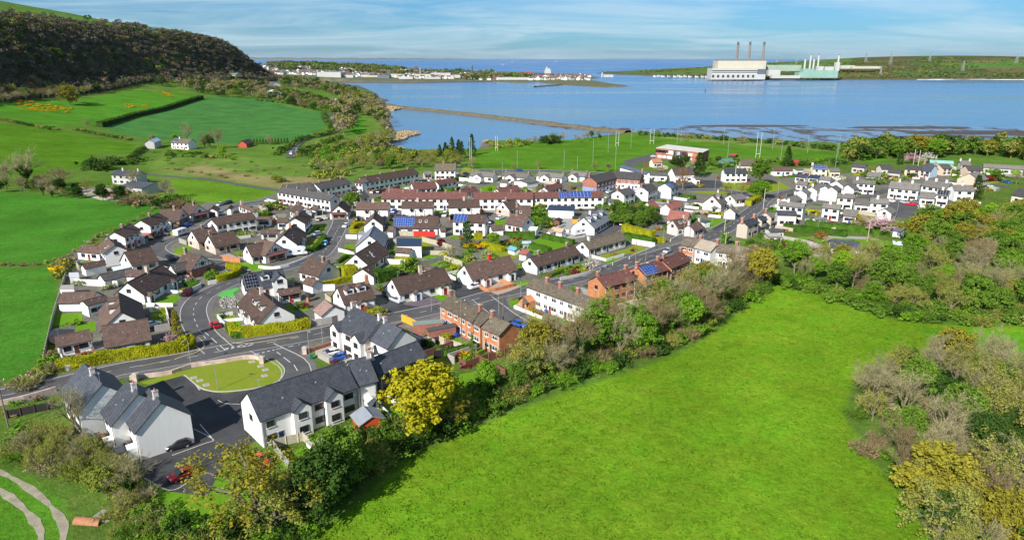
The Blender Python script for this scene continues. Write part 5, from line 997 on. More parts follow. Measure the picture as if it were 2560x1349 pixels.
# ================================================================ TREES, SHRUBS, HEDGES
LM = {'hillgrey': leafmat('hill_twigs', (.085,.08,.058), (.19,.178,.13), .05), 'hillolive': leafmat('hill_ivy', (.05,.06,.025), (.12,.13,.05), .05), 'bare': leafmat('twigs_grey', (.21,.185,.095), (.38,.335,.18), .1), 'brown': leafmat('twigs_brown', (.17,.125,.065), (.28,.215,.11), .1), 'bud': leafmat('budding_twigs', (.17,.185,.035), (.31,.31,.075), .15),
  'gold': leafmat('golden_leaves', (.16,.15,.02), (.32,.285,.035)), 'yellow': leafmat('yellow_spring_leaves', (.24,.23,.012), (.46,.40,.02), hue=.1), 'green': leafmat('fresh_leaves', (.08,.17,.014), (.17,.32,.025)),
  'mid': leafmat('green_leaves', (.06,.125,.016), (.15,.25,.03)), 'dark': leafmat('dark_leaves', (.024,.055,.012), (.065,.12,.022), .1), 'willow': leafmat('willow_leaves', (.15,.19,.03), (.28,.31,.055)), 'pale': leafmat('silvery_leaves', (.22,.26,.13), (.34,.38,.2)),
  'pink': leafmat('pink_blossom', (.50,.27,.31), (.80,.55,.57), .2), 'white': leafmat('white_blossom', (.50,.46,.40), (.75,.70,.64), .2), 'gorse': leafmat('gorse_flowers', (.42,.25,.008), (.70,.46,.012), .1), 'crimson': leafmat('crimson_leaves', (.10,.015,.018), (.22,.035,.03), .2),
  'hedge': leafmat('hedge_leaves', (.035,.085,.012), (.08,.17,.02), .1), 'yhedge': leafmat('golden_hedge_leaves', (.22,.24,.012), (.44,.42,.018), .15,.08), 'lime': leafmat('lime_leaves', (.13,.25,.015), (.25,.40,.025)), 'straw': leafmat('reed_straw', (.38,.29,.17), (.55,.43,.27), .1,.1), 'rust': leafmat('rusty_leaves', (.22,.10,.03), (.36,.17,.05))}
BARK = mat('bark', (.11,.095,.06), .95,.35,3,.3,10, col2=(.25,.215,.14));BARKD = mat('bark_dark', (.07,.055,.045), .95,.3,3)
def skeleton(rg, H=10, spread=.45, lv=3, trunk=.3, nb=5, upright=.5):
 segs, tips = [], []
 def grow(p, d, L, r, l):
  q = p + d * L;mid = p + d * (L * .5) + Vector((rg.uniform(-1,1), rg.uniform(-1,1), rg.uniform(-.3,.5))) * L * .07
  segs.append((p, mid, r, r * .8, l));segs.append((mid, q, r * .8, r * .6, l))
  if l >= lv: tips.append((q, d));tips.append((mid, d));return
  n = nb if l == 0 else rg.randint(3,4)
  for i in range(n):
   a = 2 * math.pi * (i + rg.uniform(-.3,.3)) / n;tl = spread * rg.uniform(.7,1.35) * (1 if l == 0 else 1.1)
   o = d.orthogonal().normalized();o = (o * math.cos(a) + d.cross(o) * math.sin(a));nd = (d * math.cos(tl * 1.3) + o * math.sin(tl * 1.3) + Vector((0,0, upright * (.25 if l < 2 else .05)))).normalized()
   st = (q if i % 2 else p + d * L * rg.uniform(.6,.95)) if l == 0 else (q if i == 0 else p + d * L * rg.uniform(.35,.95))
   grow(st, nd, L * rg.uniform(.55,.8) if l else H * rg.uniform(.25,.36), r * .52, l + 1)
  if l == 0: grow(q, (d + Vector((rg.uniform(-.15,.15), rg.uniform(-.15,.15), .2))).normalized(), H * .34, r * .7,1)
 grow(Vector((0,0,-.2)), Vector((rg.uniform(-.06,.06), rg.uniform(-.06,.06), 1)).normalized(), H * trunk, H * .026,0)
 return segs, tips
def trunk_mesh(name, segs, maxl, m):
 mb = MB()
 for p, q, r0, r1, l in segs:
  if l <= maxl: mb.tube(p, q, r0, r1,6 if l == 0 else 4, cap=False)
 return mb.mesh(name, [m])
def unit(v): return v / (np.linalg.norm(v, axis=1, keepdims=True) + 1e-9)
def leaf_quads(nr, C, Rr, n, size, up=.35, squash=.8, shell=.5, jit=.55):
 """n leaves round each centre C with radius Rr"""
 K = len(C);d = unit(nr.normal(size=(K * n, 3)));rad = nr.uniform(shell, 1,(K * n, 1));Cc = np.repeat(C, n, 0);RR = np.repeat(Rr, n)[:, None]
 P = Cc + d * rad * RR * np.array([1,1, squash]);nm = unit(d + nr.normal(size=d.shape) * jit + np.array([0,0, up]));t = unit(np.cross(nm, nr.normal(size=d.shape)));b = np.cross(nm, t)
 s = (size * nr.uniform(.6,1.4,(K * n, 1)));V = np.stack([P - t * s - b * s * .6, P + t * s * .9 - b * s * .7, P + t * s + b * s * .7, P - t * s * .8 + b * s * .6], 1).reshape(-1,3)
 return V, np.arange(len(V)).reshape(-1,4)
def twig_quads(nr, tips, n, L, w, droop=.0, spread=.8):
 P = np.array([tuple(t[0]) for t in tips]);D = np.array([tuple(t[1]) for t in tips]);P = np.repeat(P, n, 0);D = np.repeat(D, n, 0)
 d = unit(D + nr.normal(size=D.shape) * spread + np.array([0,0,.15 - droop]));P = P - D * nr.uniform(0,.9,(len(P), 1)) + nr.normal(size=P.shape) * .12
 l = L * nr.uniform(.45,1.3,(len(P), 1));s = unit(np.cross(d, nr.normal(size=d.shape))) * w;Q = P + d * l * .55 + s * nr.normal(size=(len(P), 1)) * 2;E = P + d * l
 V = np.stack([P - s, P + s, Q + s * .7, Q - s * .7, Q - s * .6, Q + s * .6, E + s * .25, E - s * .25], 1).reshape(-1,3)
 return V, np.arange(len(V)).reshape(-1,4)
def cat(*vf):
 V, F, o = [], [], 0
 for v, f in vf: V.append(v);F.append(f + o);o += len(v)
 return np.concatenate(V), np.concatenate(F)
PROTO = {}   # kind -> list of (trunk mesh, crown mesh, ivy mesh, radius)
def make_protos():
 rg = random.Random(11);nr = np.random.RandomState(3);dm = LM['mid']
 def tipsarr(t): return np.array([tuple(x[0]) for x in t])
 L = []
 for k in range(5):   # bare
  s, t = skeleton(rg, 10,(.42,.52,.36,.6,.48)[k], 3,(.26,.2,.32,.18,.24)[k], (5,6,4,6,5)[k])
  V, F = twig_quads(nr, t, 15 if len(t) < 330 else 12,.95,.018);L.append((trunk_mesh('trunk', s, 2, BARK), npmesh('crown', V, F, [dm]), s))
 PROTO['bare'] = L;L = []
 for k in range(3):   # budding: twigs with small leaves
  s, t = skeleton(rg, 10,(.45,.55,.4)[k], 3,(.24,.2,.28)[k], 5);a = twig_quads(nr, t, 6,.85,.016);c = tipsarr(t);b = leaf_quads(nr, c, np.full(len(c), .62), 22,.085, squash=.9, shell=.2)
  V, F = cat(a, b);L.append((trunk_mesh('trunk', s, 2, BARK), npmesh('crown', V, F, [dm]), s))
 PROTO['bud'] = L;L = []
 for k in range(5):   # leafy
  s, t = skeleton(rg, 10,(.5,.42,.56,.46,.6)[k], 2,(.24,.3,.2,.26,.17)[k], (6,5,7,6,6)[k]);c = tipsarr(t);c = c + nr.normal(size=c.shape) * .25
  e = c[nr.choice(len(c), len(c))] + nr.normal(size=c.shape) * np.array([.75,.75,.55]);f = unit(nr.normal(size=(75,3))) * nr.uniform(.35,1,(75,1)) ** .5 * np.array([2.9,2.9,2.7]) + np.array([0,0,6.2]);c = np.concatenate([c, e, f]);c[:, 2] = np.minimum(c[:, 2], 10.2 - .16 * (c[:, 0] ** 2 + c[:, 1] ** 2));rr = nr.uniform(.4,.95, len(c))
  V, F = leaf_quads(nr, c, rr * 1.1,44,.135, squash=.75, shell=.45);L.append((trunk_mesh('trunk', s, 1, BARK), npmesh('crown', V, F, [dm]), s))
 PROTO['leafy'] = L;L = []
 for k in range(2):   # open ball crown for blossom
  s, t = skeleton(rg, 10,.62,3,.2,6);c = tipsarr(t);a = twig_quads(nr, t, 3,.7,.02);b = leaf_quads(nr, c, np.full(len(c), .5), 20,.085, squash=.8, shell=.3);V, F = cat(a, b)
  L.append((trunk_mesh('trunk', s, 2, BARKD), npmesh('crown', V, F, [dm]), s))
 PROTO['blossom'] = L;L = []
 for k in range(2):   # conifer
  mb = MB();mb.tube((0,0,-.2), (0,0,9), .22,.04,6);c, rr = [], []
  for i in range(150):
   z = .6 + 9.3 * (i / 150) ** .85;w = (1 - z / 10.2) ** (.75 if k else .6) * (2.3 if k else 2.0);a = rg.uniform(0,6.28);q = rg.uniform(.55,1) * w;c.append((q * math.cos(a), q * math.sin(a), z));rr.append(.28 + .3 * w / 2)
  V, F = leaf_quads(nr, np.array(c), np.array(rr), 26,.10, up=.1, squash=1.0, shell=.5);L.append((mb.mesh('trunk', [BARKD]), npmesh('crown', V, F, [dm]), None))
 PROTO['conifer'] = L;L = []
 for k in range(5):   # shrub, unit: height about 3, radius about 2
  n = 42;c = nr.normal(size=(n, 3)) * np.array([.85,.85,.4]) + np.array([0,0,1.1]);c[:, 2] = np.clip(c[:, 2], .3,2.6 - .35 * np.hypot(c[:, 0], c[:, 1]));V, F = leaf_quads(nr, c, nr.uniform(.35,.75, n), 42,.10, shell=.35, squash=.85)
  if k >= 3:
   tp = [(Vector(c[i]), Vector((c[i][0], c[i][1], 1.2)).normalized()) for i in range(n)];V, F = cat(twig_quads(nr, tp, 16,1.1,.018, spread=.6), leaf_quads(nr, c, nr.uniform(.3,.6, n), 14,.08, shell=.3))
  L.append((None, npmesh('shrub', V, F, [dm]), None))
 PROTO['shrub'] = L[:3];PROTO['twigshrub'] = L[3:]
 c = nr.normal(size=(60,3));c = unit(c) * nr.uniform(.75,.95,(60,1)) * np.array([1,1,1]) + np.array([0,0,1.0]);V, F = leaf_quads(nr, c, np.full(60,.32), 60,.06, shell=.2, squash=1);PROTO['ball'] = [(None, npmesh('bush', V, F, [dm]), None)]
 # ivy sleeve round trunk and lower limbs
 IV = []
 for k in range(3):
  s = PROTO['bare'][k][2];pts = np.array([tuple(p.lerp(q, u)) for p, q, a, b, l in s if l <= 1 for u in (0,.35,.7)]);pts = pts[pts[:, 2] < 6.8];V, F = leaf_quads(nr, pts, nr.uniform(.35,.75, len(pts)), 46,.11, shell=.3);IV.append(npmesh('ivy', V, F, [dm]))
 PROTO['ivy'] = IV
 # fan palm
 mb = MB();mb.tube((0,0,0), (0,0,2.6), .16,.12,7);tr = mb.mesh('trunk', [BARK]);P, D = [], []
 for i in range(60): a = rg.uniform(0,6.28);e = rg.uniform(-.5,1.2);P.append(Vector((0,0,2.7)));D.append(Vector((math.cos(a), math.sin(a), e)).normalized())
 V, F = twig_quads(nr, list(zip(P, D)), 4,1.3,.05, spread=.15);PROTO['palm'] = [(tr, npmesh('crown', V, F, [dm]), None)]
make_protos()
TN = {'bare': 'bare_tree', 'bud': 'budding_tree', 'leafy': 'leafy_tree', 'blossom': 'blossom_tree', 'conifer': 'conifer_tree', 'palm': 'palm_tree'}
TREE_RG = random.Random(77)
def setmat(o, m):
 o.material_slots[0].link = 'OBJECT';o.material_slots[0].material = m
def tree_at(kind, x, y, h, col, label, group=None, r=1.0, ivy=None, z=None, parts=True):
 v = TREE_RG.randrange(len(PROTO[kind])) if not ivy else TREE_RG.randrange(3);tr, cr, _ = PROTO[kind][v];s = h / 10.0;z = hz(x, y) if z is None else z
 rz = TREE_RG.uniform(0,6.28);root = empty(TN[kind], (x, y, z), rz);root.scale = (s * r, s * r, s);tag(root, label, 'tree', group)
 link('trunk', tr, root);c = link('crown', cr, root);setmat(c, LM[col])
 if ivy: i = link('ivy', PROTO['ivy'][v], root);setmat(i, LM['dark' if ivy is True else ivy])
 return root
def T(kind, px, py, h, col, label, group=None, r=1.0, ivy=None):
 p = G(px, py);return tree_at(kind, p.x, p.y, h, col, label, group, r, ivy, p.z)
SHRUBS = []
def shrub_at(x, y, h, col, label, group=None, r=1.0, kind='shrub', name='shrub', where=None):
 SHRUBS.append((x, y, h, col, label, group, r, kind, name, where))
def _shrub(x, y, h, col, label, group, r, kind, name):
 L = PROTO[kind];o = link(name, L[TREE_RG.randrange(len(L))][1], None, (x, y, hz(x, y) - .1), TREE_RG.uniform(0,6.28));s = h / (2.9 if kind != 'ball' else 2.3);o.scale = (s * r, s * r, s);setmat(o, LM[col]);return tag(o, label, 'shrub' if name != 'gorse_bush' else 'gorse', group)
def flush_shrubs():
 """the 290 shrubs that show largest stand alone;the rest are one mass of scrub"""
 q = sorted(SHRUBS, key=lambda a: -(a[2] * a[6] ** .5) / math.hypot(a[0], a[1]) * (4 if a[9] is None else 1));cnt = {};nr = np.random.RandomState(2);LO = [];rest = [];n = 0;keep = []
 for a in q:
  if a[8] != 'shrub': keep.append(a)
  elif n < 285 and a[1] > 20 and abs(a[0]) < a[1] * .85 + 15: keep.append(a);n += 1
  else: rest.append(a)
 keep.sort(key=lambda a: a[0] / max(a[1], 1))
 for a in keep:
  lab = a[4]
  if a[9]: cnt[a[9]] = cnt.get(a[9], 0) + 1;lab = f"{a[9]}, {ordn(cnt[a[9]])} from left"
  _shrub(a[0], a[1], a[2], a[3], lab, a[5], a[6], a[7], a[8])
 for k in range(5):
  c = nr.normal(size=(20,3)) * np.array([.85,.85,.35]) + np.array([0,0,1.1]);c[:, 2] = np.clip(c[:, 2], .3,2.4);LO.append(leaf_quads(nr, c, nr.uniform(.4,.8,20), 12,.19, shell=.3))
 cols = sorted({a[3] for a in rest});VV, FF, MI, o = [], [], [], 0
 for a in rest:
  V, F = LO[nr.randint(5)];s_ = a[2] / 2.9;t = nr.uniform(0,6.28);c, s2 = math.cos(t) * s_ * a[6], math.sin(t) * s_ * a[6];W = np.empty_like(V)
  W[:, 0] = V[:, 0] * c - V[:, 1] * s2 + a[0];W[:, 1] = V[:, 0] * s2 + V[:, 1] * c + a[1];W[:, 2] = V[:, 2] * s_ + hz(a[0], a[1]) - .1;VV.append(W);FF.append(F + o);o += len(W);MI.append(np.full(len(F), cols.index(a[3])))
 me = npmesh('undergrowth', np.concatenate(VV), np.concatenate(FF), [LM[c] for c in cols], np.concatenate(MI));tag(link('undergrowth', me), 'smaller bushes and hedge scrub scattered over fields, banks and gardens', 'undergrowth', kind='stuff')
def S(px, py, h, col, label, group=None, r=1.0, kind='shrub', name='shrub'):
 p = G(px, py);return shrub_at(p.x, p.y, h, col, label, group, r, kind, name)
def scatter(pts, n, mind, seed, world=False):
 poly = pts if world else gpoly(pts);xs = [p[0] for p in poly];ys = [p[1] for p in poly];rg = random.Random(seed);out = [];tries = 0
 P = np.array(poly)
 while len(out) < n and tries < n * 60:
  tries += 1;x, y = rg.uniform(min(xs), max(xs)), rg.uniform(min(ys), max(ys))
  if not inside(np.array([x]), np.array([y]), poly)[0]: continue
  if any((x - a) ** 2 + (y - b) ** 2 < mind * mind for a, b in out): continue
  out.append((x, y))
 return sorted(out, key=lambda q: q[0] / max(q[1], 1))
DESC = {'bare': 'leafless grey tree', 'brown': 'leafless brown tree', 'bud': 'olive budding tree', 'gold': 'golden-olive tree', 'green': 'fresh green tree', 'mid': 'mid-green tree', 'dark': 'dark evergreen tree', 'willow': 'yellow-green willow', 'yellow': 'bright yellow tree', 'lime': 'lime-green tree', 'pale': 'silvery green tree'}
CNT = {}
def mix_trees(pts, n, mind, seed, hr, mixc, where, group, world=False, ivyp=.3, rr=(.8,1.1)):
 """mixc: list of (kind, colour, weight);the label counts trees of one look from the left"""
 rg = random.Random(seed)
 for x, y in scatter(pts, n, mind, seed, world):
  kind, col = rg.choices([(m[0], m[1]) for m in mixc], [m[2] for m in mixc])[0];iv = kind == 'bare' and rg.random() < ivyp;d = ('ivy-clad ' if iv else '') + DESC[col];key = (where, d);CNT[key] = CNT.get(key, 0) + 1
  tree_at(kind, x, y, rg.uniform(*hr), col, f"{d} {where}, {ordn(CNT[key])} from left", group, rg.uniform(*rr), iv and rg.choice(['dark', 'mid']))
SD = {'pale': 'silvery', 'dark': 'dark green', 'mid': 'mid-green', 'green': 'fresh green', 'bud': 'olive', 'bare': 'twiggy grey', 'brown': 'twiggy brown', 'gold': 'golden', 'willow': 'yellow-green', 'hedge': 'leafy green', 'lime': 'lime-green', 'gorse': 'yellow gorse', 'rust': 'rusty', 'crimson': 'crimson', 'yhedge': 'yellow'}
def mix_shrubs(pts, n, mind, seed, hr, cols, where, group, world=False, kindp=.3, rr=(1.0,1.5), name='shrub'):
 rg = random.Random(seed)
 for x, y in scatter(pts, n, mind, seed, world):
  col = rg.choice(cols);shrub_at(x, y, rg.uniform(*hr), col, '', group, rg.uniform(*rr), 'twigshrub' if col in ('bud', 'bare', 'brown') or rg.random() < kindp else 'shrub', name, f"{SD[col]} shrub {where}")
def line_pts(px, step):
 P = [tuple(G(*p)[:2]) for p in px];L = smooth_line(P, .5);out = [L[0]];acc = 0
 for a, b in zip(L, L[1:]):
  acc += math.dist(a, b)
  if acc >= step: out.append(b);acc = 0
 return out
def row_shrubs(px, step, hr, cols, where, group, jit=.6, rr=(1., 1.4), seed=1, name='shrub'):
 rg = random.Random(seed)
 for k, (x, y) in enumerate(sorted(line_pts(px, step), key=lambda q: q[0] / q[1])):
  col = rg.choice(cols);shrub_at(x + rg.uniform(-jit, jit), y + rg.uniform(-jit, jit), rg.uniform(*hr), col, '', group, rg.uniform(*rr), name=name, where=f"{SD[col]} shrub {where}")
def hedge(px, w, h, col, label, dens=26, leaf=.11, cat_='hedge', world=False, wob=.12):
 P = px if world else [tuple(G(*p)[:2]) for p in px];L = smooth_line(P, 1.2);nr = np.random.RandomState(len(L) + int(h * 10));mb = MB();rings = []
 cx, cy = L[0][0], L[0][1];cz = hz(cx, cy)
 a, b = offs(L, -w / 2 + .12), offs(L, w / 2 - .12)
 for i in range(len(L)):
  hh = h * (1 + nr.uniform(-wob, wob) * .5) - .1;za, zb = hz(*a[i]), hz(*b[i]);rings.append([(a[i][0] - cx, a[i][1] - cy, za - cz - .1), (b[i][0] - cx, b[i][1] - cy, zb - cz - .1), (b[i][0] - cx, b[i][1] - cy, zb - cz + hh), (a[i][0] - cx, a[i][1] - cy, za - cz + hh)])
 for r0, r1 in zip(rings, rings[1:]):
  for q in range(4): mb.face([r0[q], r0[(q + 1) % 4], r1[(q + 1) % 4], r1[q]])
 mb.face(rings[0][::-1]);mb.face(rings[-1])
 tot = sum(math.dist(p, q) for p, q in zip(L, L[1:]));n = int(min(9000, tot * (2 * h + w) * dens));u = nr.uniform(0, len(L) - 1.001, n);i0 = u.astype(int);f = u - i0;LA = np.array(L)
 c = LA[i0] * (1 - f)[:, None] + LA[i0 + 1] * f[:, None];d = LA[i0 + 1] - LA[i0];d = d / (np.linalg.norm(d, axis=1, keepdims=True) + 1e-9);nn = np.stack([-d[:, 1], d[:, 0]], 1)
 face = nr.choice(3, n, p=[h / (2 * h + w), h / (2 * h + w), w / (2 * h + w)]);side = np.where(face == 0,-1.0, np.where(face == 1,1.0, nr.uniform(-1,1, n)));zz = np.where(face == 2,1.0, nr.uniform(0.02,1, n)) * h * (1 + wob * np.sin(u * 1.3) * .5)
 bul = w / 2 * (1 + .10 * np.sin(u * 2.1 + zz));Q = np.zeros((n, 3));Q[:, :2] = c + nn * (side * bul)[:, None];Q[:, 2] = hbase(Q[:, 0], Q[:, 1]) + zz + nr.normal(size=n) * .05;Q -= np.array([cx, cy, cz])
 out = np.zeros((n, 3));out[:, :2] = nn * np.where(face == 2,0, side)[:, None];out[:, 2] = np.where(face == 2,1.0,.2);V, F = _orient(nr, Q, out, leaf)
 o = len(mb.v);V2 = np.concatenate([np.array(mb.v), V]);F2 = np.concatenate([np.array(mb.f), F + o]);me = npmesh('hedge', V2, F2, [LM[col]]);ob = link('hedge', me, None, (cx, cy, cz));return tag(ob, label, cat_)
def _orient(nr, Q, out, s):
 n = len(Q);nm = unit(out + nr.normal(size=(n, 3)) * .5);t = unit(np.cross(nm, nr.normal(size=(n, 3))));b = np.cross(nm, t);s = s * nr.uniform(.6,1.4,(n, 1))
 V = np.stack([Q - t * s - b * s * .6, Q + t * s - b * s * .6, Q + t * s + b * s * .7, Q - t * s + b * s * .6], 1).reshape(-1,3);return V, np.arange(len(V)).reshape(-1,4)
# ---------------------------------------------------------------- planting
B = 'in the tree belt above the bright field'
gB = 'trees of the belt above the bright field'
mix_trees([(1318,975),(1400,950),(1600,885),(1750,825),(1880,750),(1930,705),(1885,690),(1780,715),(1660,770),(1520,825),(1400,868),(1345,900)], 46,3.8,5,(9,13.5), [('bare','bare',5),('bare','brown',2),('bud','bud',4),('leafy','mid',4),('leafy','green',1),('leafy','gold',1)], B, gB, ivyp=.6)
mix_shrubs([(1300,995),(1400,965),(1600,900),(1750,838),(1900,745),(1940,712),(1900,700),(1780,770),(1600,850),(1400,915),(1310,950)], 60,2.4,6,(2.5,4.5), ['dark','mid','green','bud','brown'], 'along the foot of the tree belt', 'shrubs along the foot of the tree belt')
mix_shrubs([(865,1225),(1000,1135),(1150,1070),(1290,1000),(1320,965),(1240,975),(1140,1020),(1000,1075),(900,1130),(820,1180),(780,1260)], 70,2.1,7,(3,5.2), ['mid','green','mid','dark','bud'], 'in the tall hedge behind the slate houses', 'shrubs of the tall hedge behind the slate houses', kindp=.15)
mix_trees([(1200,1020),(1330,960),(1340,930),(1230,970)], 5,5,8,(6.5,9), [('leafy','green',2),('leafy','mid',2)], 'behind the brown fence', 'trees behind the brown fence')
mix_trees([(780,1290),(900,1190),(860,1150),(760,1220),(700,1320)], 9,3.6,9,(6,9), [('leafy','mid',3),('leafy','dark',2),('bud','bud',2)], 'at the near end of the tall hedge', 'trees at the near end of the tall hedge')
T('leafy', 1062,1085,15, 'yellow', 'bright yellow spring maple behind the brown slate-roofed house', r=1.3)
T('leafy', 860,1225,12, 'mid', 'tall green tree shading the near corner of the field');T('leafy', 810,1290,12, 'dark', 'dark tree at the bottom end of the tall hedge', r=1.1);T('leafy', 900,1192,6, 'mid', 'rounded green tree beside the red shed hedge')
T('bud', 1130,1075,9, 'gold', 'smaller golden tree right of the yellow maple', r=1.1)
T('bud', 640,1318,16, 'gold', 'wide open tree with orange-olive buds in front of the white terrace', r=1.3)
T('bud', 690,1330,11, 'bud', 'olive budding tree at the bottom edge beside the wide orange one', r=1.3)
S(560,1345,4.5, 'dark', 'dark round evergreen bush at the bottom edge', r=1.3)
mix_shrubs([(440,1349),(520,1330),(700,1349),(760,1330),(720,1420),(420,1420)], 14,2.2,12,(2.5,4.5), ['mid','bud','green','dark'], 'at the bottom edge below the red car', 'shrubs at the bottom edge')
W = 'in the thicket left of the farm track'
mix_trees([(20,1130),(130,1080),(220,1130),(300,1190),(350,1250),(350,1300),(300,1270),(200,1200),(60,1160)], 22,3.2,14,(4,6.5), [('bare','bare',2),('bud','bud',6),('leafy','willow',2)], 'in the thicket beside the slate houses', 'thicket beside the slate houses', ivyp=.4)
mix_shrubs([(0,1110),(60,1070),(180,1095),(310,1175),(360,1230),(400,1349),(270,1300),(330,1235),(180,1195),(30,1150)], 62,1.9,15,(1.6,3.0), ['bud','mid','green','willow','bare','bud'], 'in the thicket beside the slate houses', 'thicket shrubs beside the slate houses', kindp=.5)
mix_shrubs([(300,1310),(420,1300),(500,1345),(520,1420),(260,1420)], 16,2.2,16,(1.6,3), ['green','mid','bud','lime'], 'below the red car', 'shrubs below the red car')
T('bare', 192,1098,11, 'bare', 'tall pale leafless tree standing against the slate-roofed gable', r=.8)
T('bare', 335,1250,8.5, 'bare', 'ivy-footed bare tree with fanning twigs by the parking court', r=1.0, ivy=True)
# right-hand lower woods
RW = 'in the wood right of the bright field'
mix_trees([(2150,1010),(2230,940),(2380,935),(2700,940),(2900,1500),(2420,1500),(2300,1270),(2200,1150)], 74,4.0,21,(7,12), [('bare','bare',6),('bud','bud',6),('bare','brown',1),('leafy','mid',3),('leafy','gold',3),('leafy','dark',1)], RW, 'wood right of the bright field', ivyp=.35)
mix_shrubs([(2130,1030),(2180,960),(2400,930),(2600,1000),(2420,1500),(2330,1349),(2250,1245),(2170,1150)], 56,2.5,22,(2,3.8), ['bud','mid','brown','green','bare'], 'at the edge of the right-hand wood', 'shrubs at the edge of the right-hand wood', kindp=.5)
T('leafy', 2330,1262,11, 'gold', 'dense round golden-brown tree at the edge of the right-hand wood', r=1.25);T('leafy', 2350,1345,8, 'dark', 'dark ivy-covered tree below the round golden-brown one', r=.9)
# upper right woods
UW = 'in the wood beyond the bright field'
mix_trees([(1960,706),(2060,725),(2150,765),(2260,790),(2380,800),(2620,805),(2640,640),(2560,560),(2430,590),(2340,640),(2200,665),(2080,660),(1990,670)], 120,4.6,23,(7,12), [('bare','bare',6),('bare','brown',2),('bud','bud',7),('leafy','mid',5),('leafy','green',2),('leafy','gold',1)], UW, 'wood beyond the bright field', ivyp=.25)
mix_shrubs([(1930,712),(2050,738),(2150,778),(2250,800),(2380,812),(2640,815),(2600,780),(2380,780),(2150,745),(2000,700)], 66,3.0,24,(2.6,4.4), ['dark','mid','mid','green','bud'], 'along the far edge of the bright field', 'shrubs along the far edge of the bright field', kindp=.1)
T('leafy', 2100,705,11, 'lime', 'narrow lime-green tree among the bare trees', r=.75);T('bare', 2470,760,13, 'bare', 'tall white-limbed bare tree at the right', r=1.1)
mix_trees([(2260,600),(2330,560),(2480,540),(2600,520),(2620,620),(2480,640),(2330,640)], 26,5.5,25,(9,13), [('leafy','mid',4),('leafy','gold',2),('leafy','green',2),('bud','bud',3)], 'above the stable block', 'trees above the stable block', rr=(1., 1.3))
T('leafy', 2385,588,14, 'gold', 'very wide dark-olive tree below the white end terrace', r=1.35);T('leafy', 2470,575,12, 'lime', 'bright green tree right of the wide dark-olive one', r=.8)
mix_trees([(2560,500),(2700,480),(2750,700),(2600,720)], 14,6,26,(9,13), [('leafy','green',2),('leafy','mid',3),('bud','bud',3)], 'at the right edge', 'trees at the right edge')
# trees behind the top right houses and along the shore
mix_trees([(2105,404),(2200,398),(2330,394),(2420,384),(2520,394),(2640,410),(2640,385),(2500,378),(2400,376),(2240,370),(2130,378)], 42,8,31,(8,13), [('leafy','mid',4),('leafy','gold',2),('bud','bud',3),('leafy','dark',1),('bare','bare',1)], 'behind the peach houses', 'trees behind the peach houses', rr=(1.0,1.3))
T('leafy', 2290,392,17, 'gold', 'big olive-green tree on the shore behind the pink blossom', r=1.4);T('leafy', 2340,396,15, 'green', 'big fresh green tree beside the shore', r=1.3)
T('blossom', 2278,410,9, 'pink', 'pink cherry tree in front of the shore trees', r=1.7);T('blossom', 2318,408,9, 'white', 'pale whitish blossom tree right of the shore cherry', r=1.3);T('conifer', 2249,412,10, 'dark', 'dark cone-shaped conifer left of the shore cherry', r=1.1)
row_shrubs([(1600,338),(1750,347),(1900,357),(2100,378),(2180,388)], 6,(4,6.5), ['dark','mid','dark','bud'], 'in the shore hedge behind the pitches', 'shore hedge behind the pitches', jit=2, seed=3)
row_shrubs([(2120,402),(2090,404),(1980,405),(1870,404),(1800,402),(1760,404)], 7,(2.5,4.5), ['dark','mid','green','bud'], 'along the near edge of the pitch', 'shrubs along the near edge of the pitch', jit=3, seed=4)
for x, y, h in ((1712,352,8), (1853,358,9), (2003,372,8), (2165,385,11)): T('bare', x, y, h, 'brown', f'lone leafless tree in the shore hedge, at {h} metres', 'lone trees in the shore hedge', r=1.0)
# pond surroundings
mix_shrubs([(1210,358),(1320,356),(1325,368),(1230,372)], 14,6,35,(4,6), ['bud','willow','mid'], 'on the pond bank left of the dark clump', 'pond bank shrubs');mix_trees([(1330,356),(1420,350),(1500,342),(1500,350),(1420,360),(1340,364)], 14,7,36,(5,9), [('bare','bare',3),('bud','bud',3),('leafy','dark',2)], 'between pond and pitch', 'trees between pond and pitch')
S(1375,358,9, 'dark', 'dark round evergreen clump between pond and pitch', r=1.4);S(1390,356,8, 'dark', 'second dark evergreen clump between pond and pitch', r=1.2)
for k, (x, y, h) in enumerate([(1043,412,9),(1100,402,11),(1114,400,12),(1131,398,15),(1147,396,13),(1155,397,12),(1180,388,15)]): T('conifer', x, y, h, 'dark', f'dark cone-shaped conifer by the pond, {ordn(k+1)} from left', 'conifers by the pond', r=1.15)
mix_trees([(1060,404),(1090,396),(1160,400),(1150,412),(1080,414)], 7,7,37,(8,11), [('leafy','willow',3),('bud','bud',1)], 'among the pond conifers', 'willows among the pond conifers')
mix_trees([(790,432),(900,405),(1000,398),(1060,404),(1180,412),(1190,424),(1060,420),(900,428),(820,440)], 44,7,38,(6,10), [('bud','bud',4),('leafy','willow',3),('bare','bare',2),('leafy','mid',1),('bare','brown',1)], 'between rough ground and pond', 'trees between rough ground and pond')
mix_shrubs([(780,412),(880,380),(990,376),(1060,392),(1060,400),(900,404),(800,428)], 50,6,39,(4,7), ['bud','willow','mid','green'], 'left of the pond', 'shrubs left of the pond')
mix_shrubs([(790,440),(860,430),(870,445),(800,450)], 7,6,40,(4.5,6.5), ['willow'], 'on the rough ground', 'willow clumps on the rough ground');S(700,455,4, 'willow', 'single yellow-green bush in the rough grass', r=1.3);S(690,448,3.5, 'willow', 'smaller yellow-green bush in the rough grass', r=1.3)
mix_shrubs([(410,395),(560,390),(700,410),(900,425),(700,462),(520,440),(400,430)], 46,7,41,(.8,2.0), ['bud','brown','willow','green'], 'on the rough grassland', 'low bushes on the rough grassland', rr=(1.5,2.4))
P_ = 'on the wooded point by the pond'
